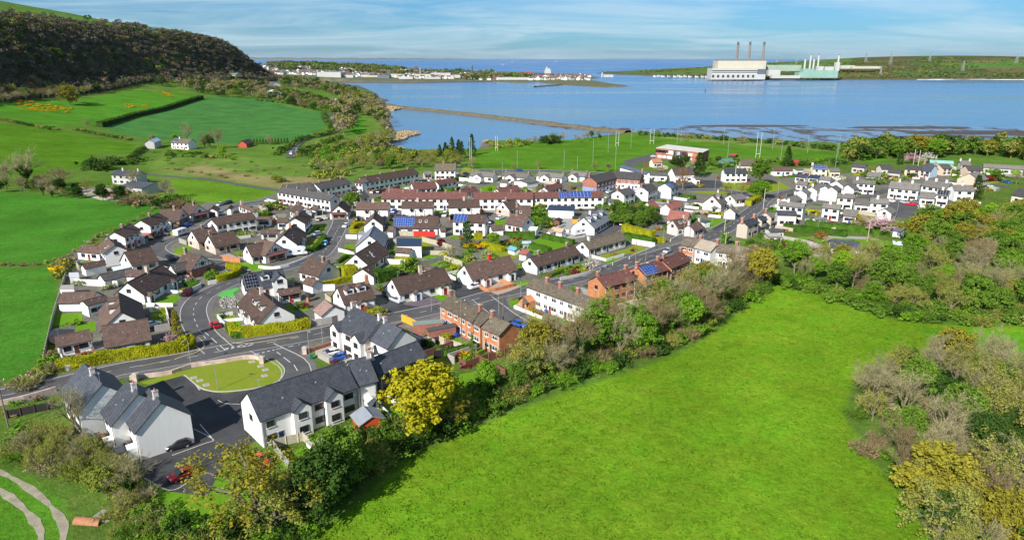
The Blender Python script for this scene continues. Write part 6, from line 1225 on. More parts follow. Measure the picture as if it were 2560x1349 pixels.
mix_trees([(845,335),(835,295),(850,262),(875,250),(930,255),(962,285),(975,310),(960,330),(940,300),(905,285),(880,300),(880,340)], 24,10,42,(13,17), [('bare','bare',5),('bare','brown',2),('bud','bud',4),('leafy','dark',2)], P_, 'trees on the wooded point', ivyp=.4)
mix_trees([(880,362),(960,345),(985,352),(950,372),(880,376)], 24,5,43,(7,11), [('bud','bud',3),('bare','bare',3),('leafy','willow',2)], 'beside the reeds', 'trees beside the reeds');mix_shrubs([(840,360),(900,352),(960,350),(950,372),(860,378)], 22,5,44,(3,5), ['mid','bud','dark'], 'beside the hill road', 'shrubs beside the hill road')
mix_trees([(700,215),(760,222),(850,242),(880,245),(950,252),(860,222),(800,212),(740,198),(712,200)], 14,20,45,(11,15), [('bare','bare',4),('bud','bud',3),('leafy','dark',3),('leafy','mid',1)], 'on the shore slope below the wood', 'trees on the shore slope', ivyp=.3)
F_ = 'at the foot of the wooded hill'
mix_trees([(385,215),(480,226),(520,238),(620,245),(720,262),(820,280),(838,262),(760,242),(700,232),(640,212),(560,214),(480,212),(400,208)], 20,22,46,(12,17), [('bare','bare',4),('bare','brown',2),('bud','bud',3),('leafy','dark',4),('leafy','mid',1)], F_, 'trees at the foot of the wooded hill')
row_shrubs([(640,252),(700,258),(760,268),(820,282)], 9,(4,6), ['dark','mid'], 'along the top of the blue-green field', 'hedge above the blue-green field', seed=5)
LOWOOD = []
def lowwood(px, mind, n, hr, cols, seed):
 rg = random.Random(seed)
 for x, y in scatter(px, n, mind, seed): LOWOOD.append((x, y, rg.uniform(*hr), rg.choice(cols)))
lowwood([(845,338),(835,295),(850,262),(875,250),(930,255),(962,285),(972,310),(955,325),(940,300),(905,285),(880,300),(885,340)], 5,170,(9,15), ['bare','bud','bare','dark','bud','brown'], 1)
lowwood([(700,215),(760,222),(850,242),(880,248),(950,256),(860,222),(800,211),(740,199),(712,200)], 7,260,(9,14), ['bare','bud','dark','mid','brown','dark'], 2)
lowwood([(385,214),(480,226),(520,240),(600,246),(640,245),(720,262),(820,282),(838,262),(760,242),(700,232),(640,212),(560,212),(480,212),(400,207)], 8.5,240,(8,14), ['bare','brown','bud','dark','dark','mid'], 3)
lowwood([(2105,406),(2200,399),(2330,395),(2420,385),(2520,396),(2640,412),(2640,386),(2500,378),(2400,376),(2240,370),(2130,378)], 7,260,(8,14), ['mid','dark','bud','mid','willow','bud'], 6)
lowwood([(880,364),(960,345),(985,352),(950,374),(880,378)], 5,60,(5,9), ['bud','bare','willow','mid'], 4);lowwood([(760,392),(840,362),(900,352),(960,372),(1000,378),(1060,396),(1060,404),(900,398),(800,412)], 6,90,(3.5,6), ['mid','bud','dark','willow'], 5)
# field hedges on the slope
hedge([(250,318),(330,294),(420,273),(505,247)], 5,4.2, 'dark', 'dark thick hedge between the two hillside fields', dens=5, leaf=.42)
row_shrubs([(-40,295),(0,300),(60,312),(110,322),(150,326)], 6,(3,4.6), ['dark','brown','bud'], 'in the hedge below the gorse field', 'hedge below the gorse field', seed=6);row_shrubs([(195,327),(250,338),(330,352)], 5,(3,4.2), ['bud','dark','mid'], 'in the hedge left of the barn', 'hedge left of the barn', seed=7)
row_shrubs([(340,385),(360,372),(330,398)], 4,(3,4), ['dark'], 'beside the barn', 'hedge beside the barn', seed=8)
row_shrubs([(690,388),(725,368),(760,350),(815,338),(832,325),(815,300),(812,285)], 6,(4,6), ['dark','mid','dark'], 'along the hill road', 'hedge along the hill road', seed=9);row_shrubs([(745,392),(780,372),(830,352),(860,345)], 6,(4,6.5), ['mid','dark','bud'], 'below the hill road', 'hedge below the hill road', seed=10)
for k in range(13): p = G(628 + k * 7.6,361 - k * .2);tree_at('conifer', p.x, p.y, 4.6, 'bud' if k < 0 else 'hedge', f'clipped rounded conifer in the row by the red house, {ordn(k+1)} from left', 'clipped conifer row', 1.35)
T('bare', 470,362,19, 'bare', 'tall leafless tree in front of the white farmhouse', r=.85);T('bare', 545,372,17, 'brown', 'broad leafless tree right of the white farmhouse', r=1.15);T('bare', 512,368,14, 'brown', 'twiggy leafless tree between farmhouse and broad tree', r=.9, ivy=True);T('leafy', 525,372,12, 'dark', 'dark evergreen between the farm trees', r=.8)
T('leafy', 557,388,8, 'lime', 'bright green round tree below the farm trees', r=1.1);T('bare', 674,362,11, 'bare', 'small leafless tree behind the clipped conifers', r=.8);T('bare', 218,315,9, 'bare', 'lone leafless tree on the hedge of the gorse field', r=1.0)
mix_shrubs([(380,378),(480,382),(590,392),(590,400),(480,395),(370,392)], 22,5,47,(2.5,4.5), ['mid','dark','green','bud'], 'around the farmhouse garden', 'farm garden shrubs');S(380,348,5, 'bud', 'round olive tree behind the grey barn', r=1.1);S(437,345,5, 'lime', 'bright bush left of the farmhouse', r=.9)
mix_shrubs([(205,415),(290,405),(290,425),(215,430)], 8,5,48,(6,8), ['dark'], 'in the big dark clump on the slope', 'big dark clump on the slope');mix_shrubs([(290,400),(360,392),(370,410),(300,418)], 9,4,49,(3.5,5), ['dark','mid'], 'right of the dark clump', 'bushes right of the dark clump')
T('bare', 70,470,21, 'bare', 'big ivy-clad tree at the left above the deep green field', r=1.1, ivy=True);T('bare', 20,465,16, 'bare', 'bare tree at the left edge above the deep green field', r=1.1);T('bare', 150,480,15, 'brown', 'rounded bare tree left of the gravel yard', r=1.2);T('bare', 110,475,11, 'brown', 'bare tree behind the ivy-clad one', r=1.0, ivy=True)
mix_trees([(-20,480),(60,485),(200,498),(300,508),(400,512),(440,500),(330,495),(180,478),(60,465)], 30,6,50,(5,9.5), [('bare','bare',3),('leafy','dark',3),('bare','brown',2),('bud','bud',2)], 'along the top of the deep green field', 'trees along the top of the deep green field', ivyp=.5)
T('bare', 335,478,13, 'bare', 'bare tree standing in front of the slate stone house', r=.9);T('bare', 415,498,12, 'bare', 'thin bare tree at the end of the marsh path', r=.9)
mix_shrubs([(300,500),(430,505),(470,515),(440,525),(330,515)], 16,4.5,51,(3.5,6), ['dark','mid','brown'], 'behind the field-corner houses', 'bushes behind the field-corner houses')
row_shrubs([(0,664),(60,663),(140,660)], 3.2,(1.2,2), ['brown','bud'], 'in the thin hedge between the two left fields', 'thin hedge between the left fields', seed=11)
row_shrubs([(140,660),(200,622),(250,590),(330,555),(390,520)], 5,(1.2,2.2), ['bare','brown','bud'], 'along the field fence of the estate', 'field fence scrub', seed=12)
mix_shrubs([(148,712),(165,680),(172,660),(155,655),(143,690)], 8,2,52,(2.5,4), ['gorse','bud','gorse'], 'at the field corner behind the long garage', 'gorse clump behind the long garage')
mix_shrubs([(90,930),(130,890),(150,905),(130,950),(60,975),(40,960)], 16,2,53,(1.8,3), ['bud','brown','bare','green'], 'at the left end of the yellow hedge', 'bushes at the left end of the yellow hedge')
mix_shrubs([(0,1015),(140,990),(150,1000),(60,1040),(0,1050)], 10,2.4,54,(.8,1.6), ['bud','brown','green'], 'beside the left end of the main road', 'roadside bushes at the left')
def gorse(px, n, lab):
 k = 0
 for (x, y) in scatter(px, n, 2.2, len(px) + n): k += 1;shrub_at(x, y, TREE_RG.uniform(1.6,2.8), 'gorse', f'orange-yellow gorse bush {lab}, {ordn(k)} from left', 'gorse bushes ' + lab, 1.3, name='gorse_bush')
gorse([(30,262),(60,250),(120,262),(180,270),(175,284),(110,280),(50,272)], 60, 'in the long hillside patch');gorse([(312,262),(345,264),(340,272),(315,268)], 8, 'in the small middle patch');gorse([(355,264),(378,266),(372,272),(358,271)], 4, 'beside the small middle patch');gorse([(400,228),(432,236),(430,243),(408,238)], 12, 'at the top of the slope')
# ---------------------------------------------------------------- the wooded hill
def hill_wood():
 nr = np.random.RandomState(8);rg = random.Random(4);pts = []
 def xf(y): return float(np.interp(y, [400,730,1000,1210,1340,1700,2100], [-520,-530,-562,-600,-565,-575,-640]))
 cell = {}
 for _ in range(30000):
  y = rg.uniform(560,1960);u = rg.uniform(-6,190);x = xf(y) - u;edge = 118 + 22 * math.sin(y * .013) + 14 * math.sin(y * .05)
  if (u > edge and rg.random() > .02) or x / (y + 30) < -.93: continue
  k = (int(x // 9), int(y // 9))
  if any(math.hypot(x - a, y - b) < 7.2 for i in (-1,0,1) for j in (-1,0,1) for a, b in cell.get((k[0] + i, k[1] + j), [])): continue
  cell.setdefault(k, []).append((x, y));pts.append((x, y, u))
 pts.sort(key=lambda p: p[1] + p[2] * 3);cnt = {};LO = []
 for k in range(8):   # dome-shaped crowns of small clumps, with a trunk
  n = 30;c = unit(nr.normal(size=(n, 3))) * nr.uniform(.55,1,(n, 1)) * np.array([3.6,3.6,2.9]) + np.array([0,0,5.9]);c = c[c[:, 2] > 3.2]
  V, F = leaf_quads(nr, c, nr.uniform(.8,1.4, len(c)), 11,.36, up=.25, shell=.5, jit=.3);T_ = np.array([[-.25,0,-1], [.25,0,-1], [.12,0,6], [-.12,0,6], [0,-.25,-1], [0,.25,-1], [0,.12,6], [0,-.12,6]]);LO.append((np.concatenate([V, T_]), np.concatenate([F, np.array([[0,1,2,3], [4,5,6,7]]) + len(V)])))
 mats_ = ['bare', 'brown', 'bud', 'mid', 'dark', 'willow', 'hillgrey', 'hillolive'];zc = hbase(np.array([p[0] for p in pts]), np.array([p[1] for p in pts]));ni = 0;VV, FF, MI, o = [], [], [], 0
 def put(x, y, z, h, col):
  nonlocal o
  V, F = LO[rg.randrange(8)];a = rg.uniform(0,6.28);s = h / 8.6;c_, s_ = math.cos(a) * s * 1.1, math.sin(a) * s * 1.1
  W = np.empty_like(V);W[:, 0] = V[:, 0] * c_ - V[:, 1] * s_ + x;W[:, 1] = V[:, 0] * s_ + V[:, 1] * c_ + y;W[:, 2] = V[:, 2] * s * rg.uniform(.85,1.15) + z - 1;VV.append(W);FF.append(F + o);o += len(W);MI.append(np.full(len(F), mats_.index(col)))
 for i, (x, y, u) in enumerate(pts):
  col = rg.choices(mats_[:5], [7,5,3,.8,1.6])[0];h = rg.uniform(8,13.5)
  if ni < 70 and u < 22 and y < 1150 and x > -.8 * y:
   ni += 1;kd = {'bare': 'bare', 'brown': 'bare', 'bud': 'bud', 'mid': 'leafy', 'dark': 'leafy'}[col];cnt[col] = cnt.get(col, 0) + 1
   tree_at(kd, x, y, h + 2, col, f"{DESC[col]} at the lower edge of the hill wood, {ordn(cnt[col])} along it", 'edge trees of the hill wood', 1.1, kd == 'bare' and rg.random() < .3, float(zc[i]));continue
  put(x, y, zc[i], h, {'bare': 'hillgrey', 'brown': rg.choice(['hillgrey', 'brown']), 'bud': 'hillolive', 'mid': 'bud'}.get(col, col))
 def fin(lab):
  nonlocal VV, FF, MI, o
  me = npmesh('wood', np.concatenate(VV), np.concatenate(FF), [LM[m] for m in mats_], np.concatenate(MI));tag(link('wood', me), lab, 'wood', kind='stuff');VV, FF, MI, o = [], [], [], 0
 fin('steep wood of mostly leafless trees covering the hillside')
 for x, y, h, col in LOWOOD: put(x, y, hz(x, y), h, col)
 fin('mixed wood on the shore slope, the point by the pond and the foot of the hill')
hill_wood()
T('leafy', 175,262,24, 'gold', 'big yellow-green tree at the foot of the hill wood', r=1.1);T('leafy', 190,258,17, 'bud', 'smaller olive tree right of the big yellow-green one', r=1.0);T('leafy', 140,130,15, 'mid', 'green tree standing out among bare trees high on the hill', r=1.3)
for k, (px, py, h, r) in enumerate([(16,42,17,1.3),(72,44,9,1),(112,44,10,.8),(125,46,8,.6),(148,48,10,.9),(166,50,9,.9),(196,60,12,.7),(205,62,12,.7),(222,66,14,.8),(236,68,16,1),(256,70,18,1.3),(282,72,15,1),(300,78,13,1),(318,80,10,.7),(100,75,16,1.4),(475,86,9,1)]):
 T('bare', px, py, h, 'brown' if k in (0,9,10) else 'bare', f'leafless tree on the hilltop skyline, {ordn(k+1)} in the row', 'skyline trees on the hilltop', r=r)
row_shrubs([(0,36),(40,50),(110,62),(200,72)], 14,(3,5), ['dark'], 'in the hilltop hedge', 'hilltop hedge', seed=13)
# ================================================================ FENCES, WALLS, VEHICLES, POLES
def wall(px, h, w, m, label, name='garden_wall', cat='wall', posts=0, cap=None):
 P = [tuple(G(*p)[:2]) for p in px];L = smooth_line(P, 2.0) if len(P) > 2 else P;cx, cy = L[0];cz = hz(cx, cy);a, b = offs(L, -w / 2), offs(L, w / 2);mb = MB()
 R_ = [[(a[i][0] - cx, a[i][1] - cy, hz(*a[i]) - cz - .1), (b[i][0] - cx, b[i][1] - cy, hz(*b[i]) - cz - .1), (b[i][0] - cx, b[i][1] - cy, hz(*b[i]) - cz + h), (a[i][0] - cx, a[i][1] - cy, hz(*a[i]) - cz + h)] for i in range(len(L))]
 for r0, r1 in zip(R_, R_[1:]):
  for q in range(4): mb.face([r0[q], r0[(q + 1) % 4], r1[(q + 1) % 4], r1[q]], 1 if (q == 2 and cap) else 0)
 mb.face(R_[0][::-1]);mb.face(R_[-1])
 if posts:
  acc = 0;F = smooth_line(P, .25)
  for p, q in zip([F[0]] + F, F):
   acc += math.dist(p, q)
   if acc >= posts or p == q: acc = 0;x, y = q[0] - cx, q[1] - cy;z = hz(*q) - cz;s = w / 2 + .06;mb.box(x - s, x + s, y - s, y + s, z, z + h + .12,0)
 o = mb.build(name, [m, cap] if cap else m);o.location = (cx, cy, cz);return tag(o, label, cat)
M_FT = mat('fence_terracotta', (.45,.19,.085), .85,.15,2);M_FW = mat('fence_pale_wood', (.40,.36,.27), .9,.2,2);M_FB = mat('fence_brown', (.16,.075,.05), .85,.2,2);M_FK = mat('fence_black', (.035,.03,.028), .85,.2,2);M_FR = mat('fence_red', (.55,.03,.02), .7,.1,2);M_FO = mat('wall_orange', (.80,.33,.03), .8,.08,1.5);M_FG = mat('fence_grey', (.30,.30,.28), .9,.2,2);M_WW = W_WHITE
for a in [([(-30,1019),(60,1000),(141,977)], 1.0,.4, B_PALE, 'pinkish brick wall along the road at the left edge'), ([(325,949),(380,942),(430,935),(478,918),(563,906),(608,897.5),(640,897),(654,905)], 0.9,.4, B_PALE, 'pinkish brick wall curving round the green island'),
 ([(766,884),(800,873),(836,862)], 1.0,.4, B_DRK, 'red brick wall at the slate estate entrance'), ([(779,815),(830,807),(864,794)], 1.7,.3, MATS['concrete'], 'grey roadside wall beside the faded garage'),
 ([(189,712),(240,714),(296,717)], 1.8,.25, M_WW, 'white garden wall behind the long garage'), ([(367,766),(433,766)], 1.0,.25, M_WW, 'white balustrade wall above the dark garden'), ([(417,732),(466,734)], .9,.25, M_WW, 'low white wall behind the parked navy pickup'), ([(476,731),(503,718)], 1.2,.25, M_WW, 'slanting white wall by the purple shrub'),
 ([(521,712),(541,708)], 1.2,.25, M_WW, 'short white wall below the clipped hedge'), ([(551,806),(572,824)], 1.1,.3, M_WW, 'white wall beside the red car on the road'), ([(555,806),(608,800)], .8,.25, M_WW, 'white wall between two front lawns'), ([(715,630),(782,626)], 1.6,.25, M_WW, 'white wall behind the motorhome'),
 ([(647,670),(681,673),(722,666),(768,647)], .9,.25, M_WW, 'low curving white wall in front of the timbered houses'), ([(788,727),(838,726)], 1.9,.3, M_WW, 'high white wall behind the dormered bungalow'), ([(865,596),(893,597)], 1.5,.25, M_WW, 'white wall beside the lamp post and road'), ([(846,628),(885,640),(880,660)], 1.2,.25, M_WW, 'white patio wall by the striped-roof bungalow'),
 ([(951,657),(985,660),(1012,660)], 1.6,.25, M_WW, 'white wall behind the two round bushes'), ([(1046,668),(1110,651)], 1.8,.25, MATS['concrete'], 'grey block wall running up the gardens'), ([(1110,651),(1156,666)], 1.8,.2, M_FW, 'tan wall above the bare back garden'),
 ([(1198,718),(1222,730),(1285,716)], 1.0,.3, B_RED, 'orange brick forecourt wall before the red-chimney bungalow'), ([(1285,716),(1243,702)], 1.0,.3, B_RED, 'side brick wall of the terracotta forecourt'), ([(1400,701),(1462,687),(1516,669)], .9,.3, W_GREY, 'low grey-white roadside wall of the shrubby garden'),
 ([(1531,663),(1566,648)], .9,.3, W_GREY, 'short pale roadside wall between cottages'), ([(1573,648),(1640,620)], 1.0,.3, W_GREY, 'pale roadside wall of the square lawn'), ([(1580,609),(1637,619)], 1.8,.3, M_WW, 'high white wall behind the square lawn'), ([(1676,604),(1706,590)], 1.1,.3, W_GREY, 'white roadside wall with square piers'),
 ([(1750,585),(1780,578),(1822,556)], 1.5,.35, MATS['concrete'], 'grey stone wall along the main road'), ([(1880,515),(1898,500)], 1.6,.3, M_FK, 'dark roadside wall under the yellow hedge'), ([(1005,802),(1028,812),(1053,826)], 1.8,.25, M_FO, 'bright orange painted garden wall'),
 ([(1215,500),(1240,500),(1253,506)], 1.8,.3, M_WW, 'white wall behind the mock-tudor semis'), ([(1328,498),(1364,500)], 1.8,.3, M_WW, 'white wall right of the gabled house'), ([(1148,452),(1200,458)], 2.0,.3, M_WW, 'white yard wall of the playing-field bungalows'), ([(1860,515),(1800,520)], 1.4,.3, M_WW, 'white wall behind the chalet house'),
 ([(1930,592),(2030,612),(2060,630)], 1.2,.4, MATS['concrete'], 'rough stone wall of the allotments'), ([(2100,567),(2230,575),(2255,578)], 1.8,.25, M_FK, 'dark fence below the pink blossom tree')]: wall(*a)
for a in [([(558,652),(601,657)], 1.8,.12, M_FT, 'terracotta panel fence beside the L-shaped house'), ([(1055,636),(1129,638)], 1.5,.1, M_FW, 'pale plank fence above the round evergreen'), ([(1056,604),(1095,614),(1129,625)], 1.8,.1, M_FW, 'tan fence slanting down from the dark solar roof'), ([(978,588),(1035,590)], 1.8,.1, M_FW, 'tan fence before the solar bungalow'),
 ([(1035,590),(1088,592)], 2.0,.1, M_FR, 'bright red fence before the solar bungalow'), ([(1054,867),(1099,858)], 1.7,.1, M_FK, 'shaded fence behind the slate semi'), ([(1099,858),(1156,877)], 1.8,.1, M_FW, 'pale green-tan fence behind the slate semi'), ([(1085,897),(1159,879)], 1.8,.1, M_FK, 'dark fence at the bottom of the walled lawn'),
 ([(1189,903),(1225,921),(1262,942)], 1.8,.1, M_FB, 'red-brown fence running down from the brick gable'), ([(1222,903),(1308,877)], 1.8,.1, M_FB, 'red-brown fence below the brick gable'), ([(684,1120),(720,1110),(759,1101)], 1.6,.1, M_FW, 'pale picket fence behind the white slate terrace'), ([(759,1101),(801,1139)], 1.6,.1, M_FW, 'pale fence beside the small back lawn'),
 ([(684,1120),(705,1150),(740,1190)], 1.6,.1, M_FG, 'grey path fence beside the red parked car'), ([(250,1100),(300,1118),(335,1140)], 1.5,.1, M_FB, 'brown fence behind the staggered slate terrace'), ([(110,900),(135,790),(150,740),(165,690)], 1.2,.06, M_FG, 'thin grey field fence of the estate'), ([(195,1062),(250,1048)], 1.6,.1, M_FB, 'short brown fence beside the first slate gable'),
 ([(20,1045),(140,1020)], 1.5,.1, M_FK, 'dark fence at the left below the road'), ([(1690,520),(1712,512),(1730,520)], 1.2,.1, M_FG, 'grey railings right of the red-roofed bungalow')]: wall(*a, name='fence', cat='fence', posts=1.9)
for k, (x, y) in enumerate([(2140,751),(2160,757),(2182,768),(2205,776),(2225,783),(2248,788),(2270,792),(2290,796),(2310,800)]):
 p = G(x, y);mb = MB();mb.box(-.08,.08,-.08,.08,-.1,1.3);o = mb.build('fence_post', M_FW);o.location = p;tag(o, f'weathered wooden field post, {ordn(k+1)} from left at the wood edge', 'post', 'field posts at the wood edge')
for k, (x, y) in enumerate([(656,908),(340,952),(763,884)]):
 p = G(x, y);mb = MB();mb.box(-.45,.45,-.45,.45,-.1,1.5,0);mb.box(-.55,.55,-.55,.55,1.5,1.65,1);mb.box(-.25,.25,-.25,.25,1.65,1.8,1);o = mb.build('brick_pillar', [B_PALE, M_KERB]);o.location = p;tag(o, ['pinkish brick pillar at the right end of the island wall', 'pinkish brick pillar beside the staggered slate terrace', 'brick pillar at the slate estate entrance'][k], 'pillar')
for a in [([(146,925),(207,917),(260,905),(331,895),(402,886),(456,876),(482,866)], 1.8,2.4, 'yhedge', 'long golden hedge beside the road at the lower left'), ([(580,826),(582,836),(594,841),(612,841),(661,835),(715,828),(775,817)], 1.8,2.3, 'yhedge', 'long clipped golden hedge before the big dormered bungalow'),
 ([(541,704),(563,700),(588,690),(598,680),(588,672),(566,672)], 1.8,1.9, 'yhedge', 'horseshoe-shaped golden hedge at the corner'), ([(858,698),(892,693)], 4.0,3.8, 'yhedge', 'big clipped block hedge by the bluish gable'), ([(912,694),(930,698)], 3.0,3.4, 'yhedge', 'smaller clipped block hedge beside the striped annexe'), ([(938,706),(965,700),(990,694)], 3.6,3.4, 'hedge', 'long clipped green hedge before the round evergreen'),
 ([(800,720),(840,710),(877,702),(907,697)], 1.5,1.6, 'yhedge', 'thin golden hedge above the white wall'), ([(878,582),(885,570),(903,564)], 1.5,1.6, 'yhedge', 'curved golden hedge at the road bend'), ([(754,629),(786,627),(806,607),(810,596)], 2,1.7, 'hedge', 'green hedge round the front lawn by the blue car'), ([(430,589),(448,585)], 1.8,1.4, 'yhedge', 'small golden hedge beside the caravan'),
 ([(1203,614),(1230,622),(1258,630)], 2,1.8, 'yhedge', 'golden hedge across the back gardens'), ([(1357,596),(1395,604),(1434,612)], 1.8,1.9, 'hedge', 'green hedge beside the goalpost lawn'), ([(1320,617),(1345,624),(1374,632)], 2.4,1.8, 'hedge', 'green hedge at the end of the greenhouse lawn'), ([(1274,596),(1300,596),(1338,596)], 3,2.4, 'hedge', 'thick green hedge below the blue-gabled bungalow'),
 ([(1186,597),(1206,596)], 2,2, 'yhedge', 'short golden hedge by the dark conifer'), ([(1559,576),(1600,588),(1634,596)], 2.4,2.6, 'yhedge', 'tall golden-green hedge left of the beige cottages'), ([(1560,598),(1600,604),(1634,612)], 2.4,2.4, 'hedge', 'dark green hedge above the square lawn'), ([(1636,607),(1660,605)], 2,1.8, 'yhedge', 'golden corner hedge by the white wall'),
 ([(1870,514),(1884,506),(1896,500)], 3,2.4, 'yhedge', 'golden hedge beside the road near the white car'), ([(1958,574),(2010,580),(2060,586),(2116,592)], 2.2,2.4, 'hedge', 'lower straight green hedge above the allotments'), ([(2012,566),(2094,576),(2180,584),(2262,590)], 2.6,2.6, 'hedge', 'long straight green hedge below the white terraces'), ([(2470,432),(2510,434),(2548,437)], 3,3, 'lime', 'bright green hedge before the grey cottages'),
 ([(1130,455),(1160,448)], 2,2, 'hedge', 'hedge behind the red-roofed bungalow')]: hedge(*a)
# -------------------------------------------------- vehicles
CARM = {}
def paint(n, c): CARM[n] = mat('car_paint_' + n, c, .28,.04,.5, spec=.6)
for n, c in [('red', (.50,.012,.02)), ('white', (.78,.78,.78)), ('silver', (.42,.45,.48)), ('black', (.015,.016,.02)), ('blue', (.02,.09,.38)), ('navy', (.012,.02,.05)), ('lightblue', (.18,.45,.65)), ('grey', (.14,.15,.16)), ('maroon', (.20,.01,.02)), ('orange', (.65,.07,.02))]: paint(n, c)
M_TYRE = mat('tyre_rubber', (.02,.02,.02), .9,.1,3);M_RIM = mat('alloy_rim', (.5,.5,.52), .35,.1,3, metal=.5);M_HL = mat('headlamp_glass', (.7,.72,.75), .15,.05,3);M_TL = mat('tail_lamp', (.4,.01,.01), .3,.05,3)
PROF = {'hatch': (4.0,1.72, [(-2.0,.35,.75),(-1.9,.22,1.0),(-1.2,.2,1.02),(.75,.2,1.0),(1.6,.2,.88),(1.95,.24,.7),(2.02,.38,.55)], (-1.92,-1.45,.15,.95), 1.48), 'estate': (4.7,1.8, [(-2.3,.35,.8),(-2.25,.24,1.0),(-1.3,.2,1.04),(.9,.2,1.02),(1.95,.2,.9),(2.3,.26,.7),(2.36,.4,.55)], (-2.2,-1.75,.25,1.1), 1.52),
  'suv': (4.5,1.85, [(-2.2,.4,.9),(-2.15,.28,1.12),(-1.2,.28,1.14),(.9,.28,1.12),(1.8,.28,1.02),(2.2,.32,.85),(2.25,.45,.65)], (-2.1,-1.8,.3,1.05), 1.72), 'van': (4.9,1.95, [(-2.4,.4,1.2),(-2.38,.3,1.25),(-1.2,.3,1.25),(1.2,.3,1.25),(1.9,.3,1.1),(2.35,.32,.85),(2.4,.5,.65)], (-2.38,-2.3,1.0,1.75), 2.0)}
CB = {}
def carmesh(kind):
 if kind in CB: return CB[kind]
 L_, W_, sec, (g0, g1, g2, g3), hr = PROF[kind];hw = W_ / 2;mb = MB();loops = []
 for x, zb, zt in sec:
  t = .9 if abs(x) > L_ * .46 else 1;loops.append([(x, -hw * t * .92, zb), (x, -hw * t, zb + .15), (x, -hw * t, zt - .12), (x, -hw * t * .88, zt), (x, hw * t * .88, zt), (x, hw * t, zt - .12), (x, hw * t, zb + .15), (x, hw * t * .92, zb)])
 for a, b in zip(loops, loops[1:]):
  for q in range(8): mb.face([a[q], a[(q + 1) % 8], b[(q + 1) % 8], b[q]])
 mb.face(loops[0][::-1]);mb.face(loops[-1]);zs = sec[2][2] - .04
 r0, r1 = g1, g2;rw = hw * .74;mb.hull2([(r0,-rw, hr - .07), (r1,-rw, hr - .07), (r1, rw, hr - .07), (r0, rw, hr - .07)], [(r0 + .1,-rw + .1, hr), (r1 - .15,-rw + .1, hr), (r1 - .15, rw - .1, hr), (r0 + .1, rw - .1, hr)])
 for x in ((r0 + r1) / 2 - .1,):
  for s in (-1,1): mb.hull2([(x, s * rw, hr - .05), (x + .09, s * rw, hr - .05), (x + .09, s * hw * .9, zs), (x, s * hw * .9, zs)], [(x, s * (rw + .02), hr - .05), (x + .09, s * (rw + .02), hr - .05), (x + .09, s * (hw * .9 + .02), zs), (x, s * (hw * .9 + .02), zs)])
 gl = MB();gl.hull2([(g0,-hw * .88, zs), (g3,-hw * .88, zs), (g3, hw * .88, zs), (g0, hw * .88, zs)], [(g1,-rw, hr - .06), (g2,-rw, hr - .06), (g2, rw, hr - .06), (g1, rw, hr - .06)])
 wh = MB();wh.tube((0,-.1,0), (0,.1,0), .32,.32,14);rim = MB();rim.tube((0,-.115,0), (0,.115,0), .2,.2,10)
 hl = MB();hl.box(-.06,.06,-.2,.2,-.08,.08)
 CB[kind] = (mb.mesh('body', [CARM['white']]), gl.mesh('windows', [M_GLASS]), wh.mesh('wheel', [M_TYRE]), rim.mesh('rim', [M_RIM]), hl.mesh('headlight', [M_HL]), hl.mesh('tail_light', [M_TL]), L_, hw, sec);return CB[kind]
def car(kind, x1, y1, x2, y2, col, label, name='car', cat='car'):
 """parked from rear (x1, y1) to front (x2, y2), photo pixels on the ground"""
 a, b = G(x1, y1), G(x2, y2);m = (a + b) / 2;rz = math.atan2(b.y - a.y, b.x - a.x);body, gl, wh, rim, hl, tl, L_, hw, sec = carmesh(kind);m.z = hz(m.x, m.y) + .06;root = empty(name, m, rz);tag(root, label, cat, 'cars in the village' if cat == 'car' else None)
 o = link('body', body, root);setmat(o, CARM[col]);link('windows', gl, root)
 for sx in (-1,1):
  for sy in (-1,1):
   w = link('wheel', wh, root, (sx * L_ * .31, sy * (hw - .12), .32));
   if m.y < 260: link('rim', rim, w)
 if m.y < 260:
  for sy in (-1,1): link('headlight', hl, root, (sec[-1][0] - .12, sy * hw * .62,.68));link('tail_light', tl, root, (sec[0][0] + .02, sy * hw * .68,.8))
 return root
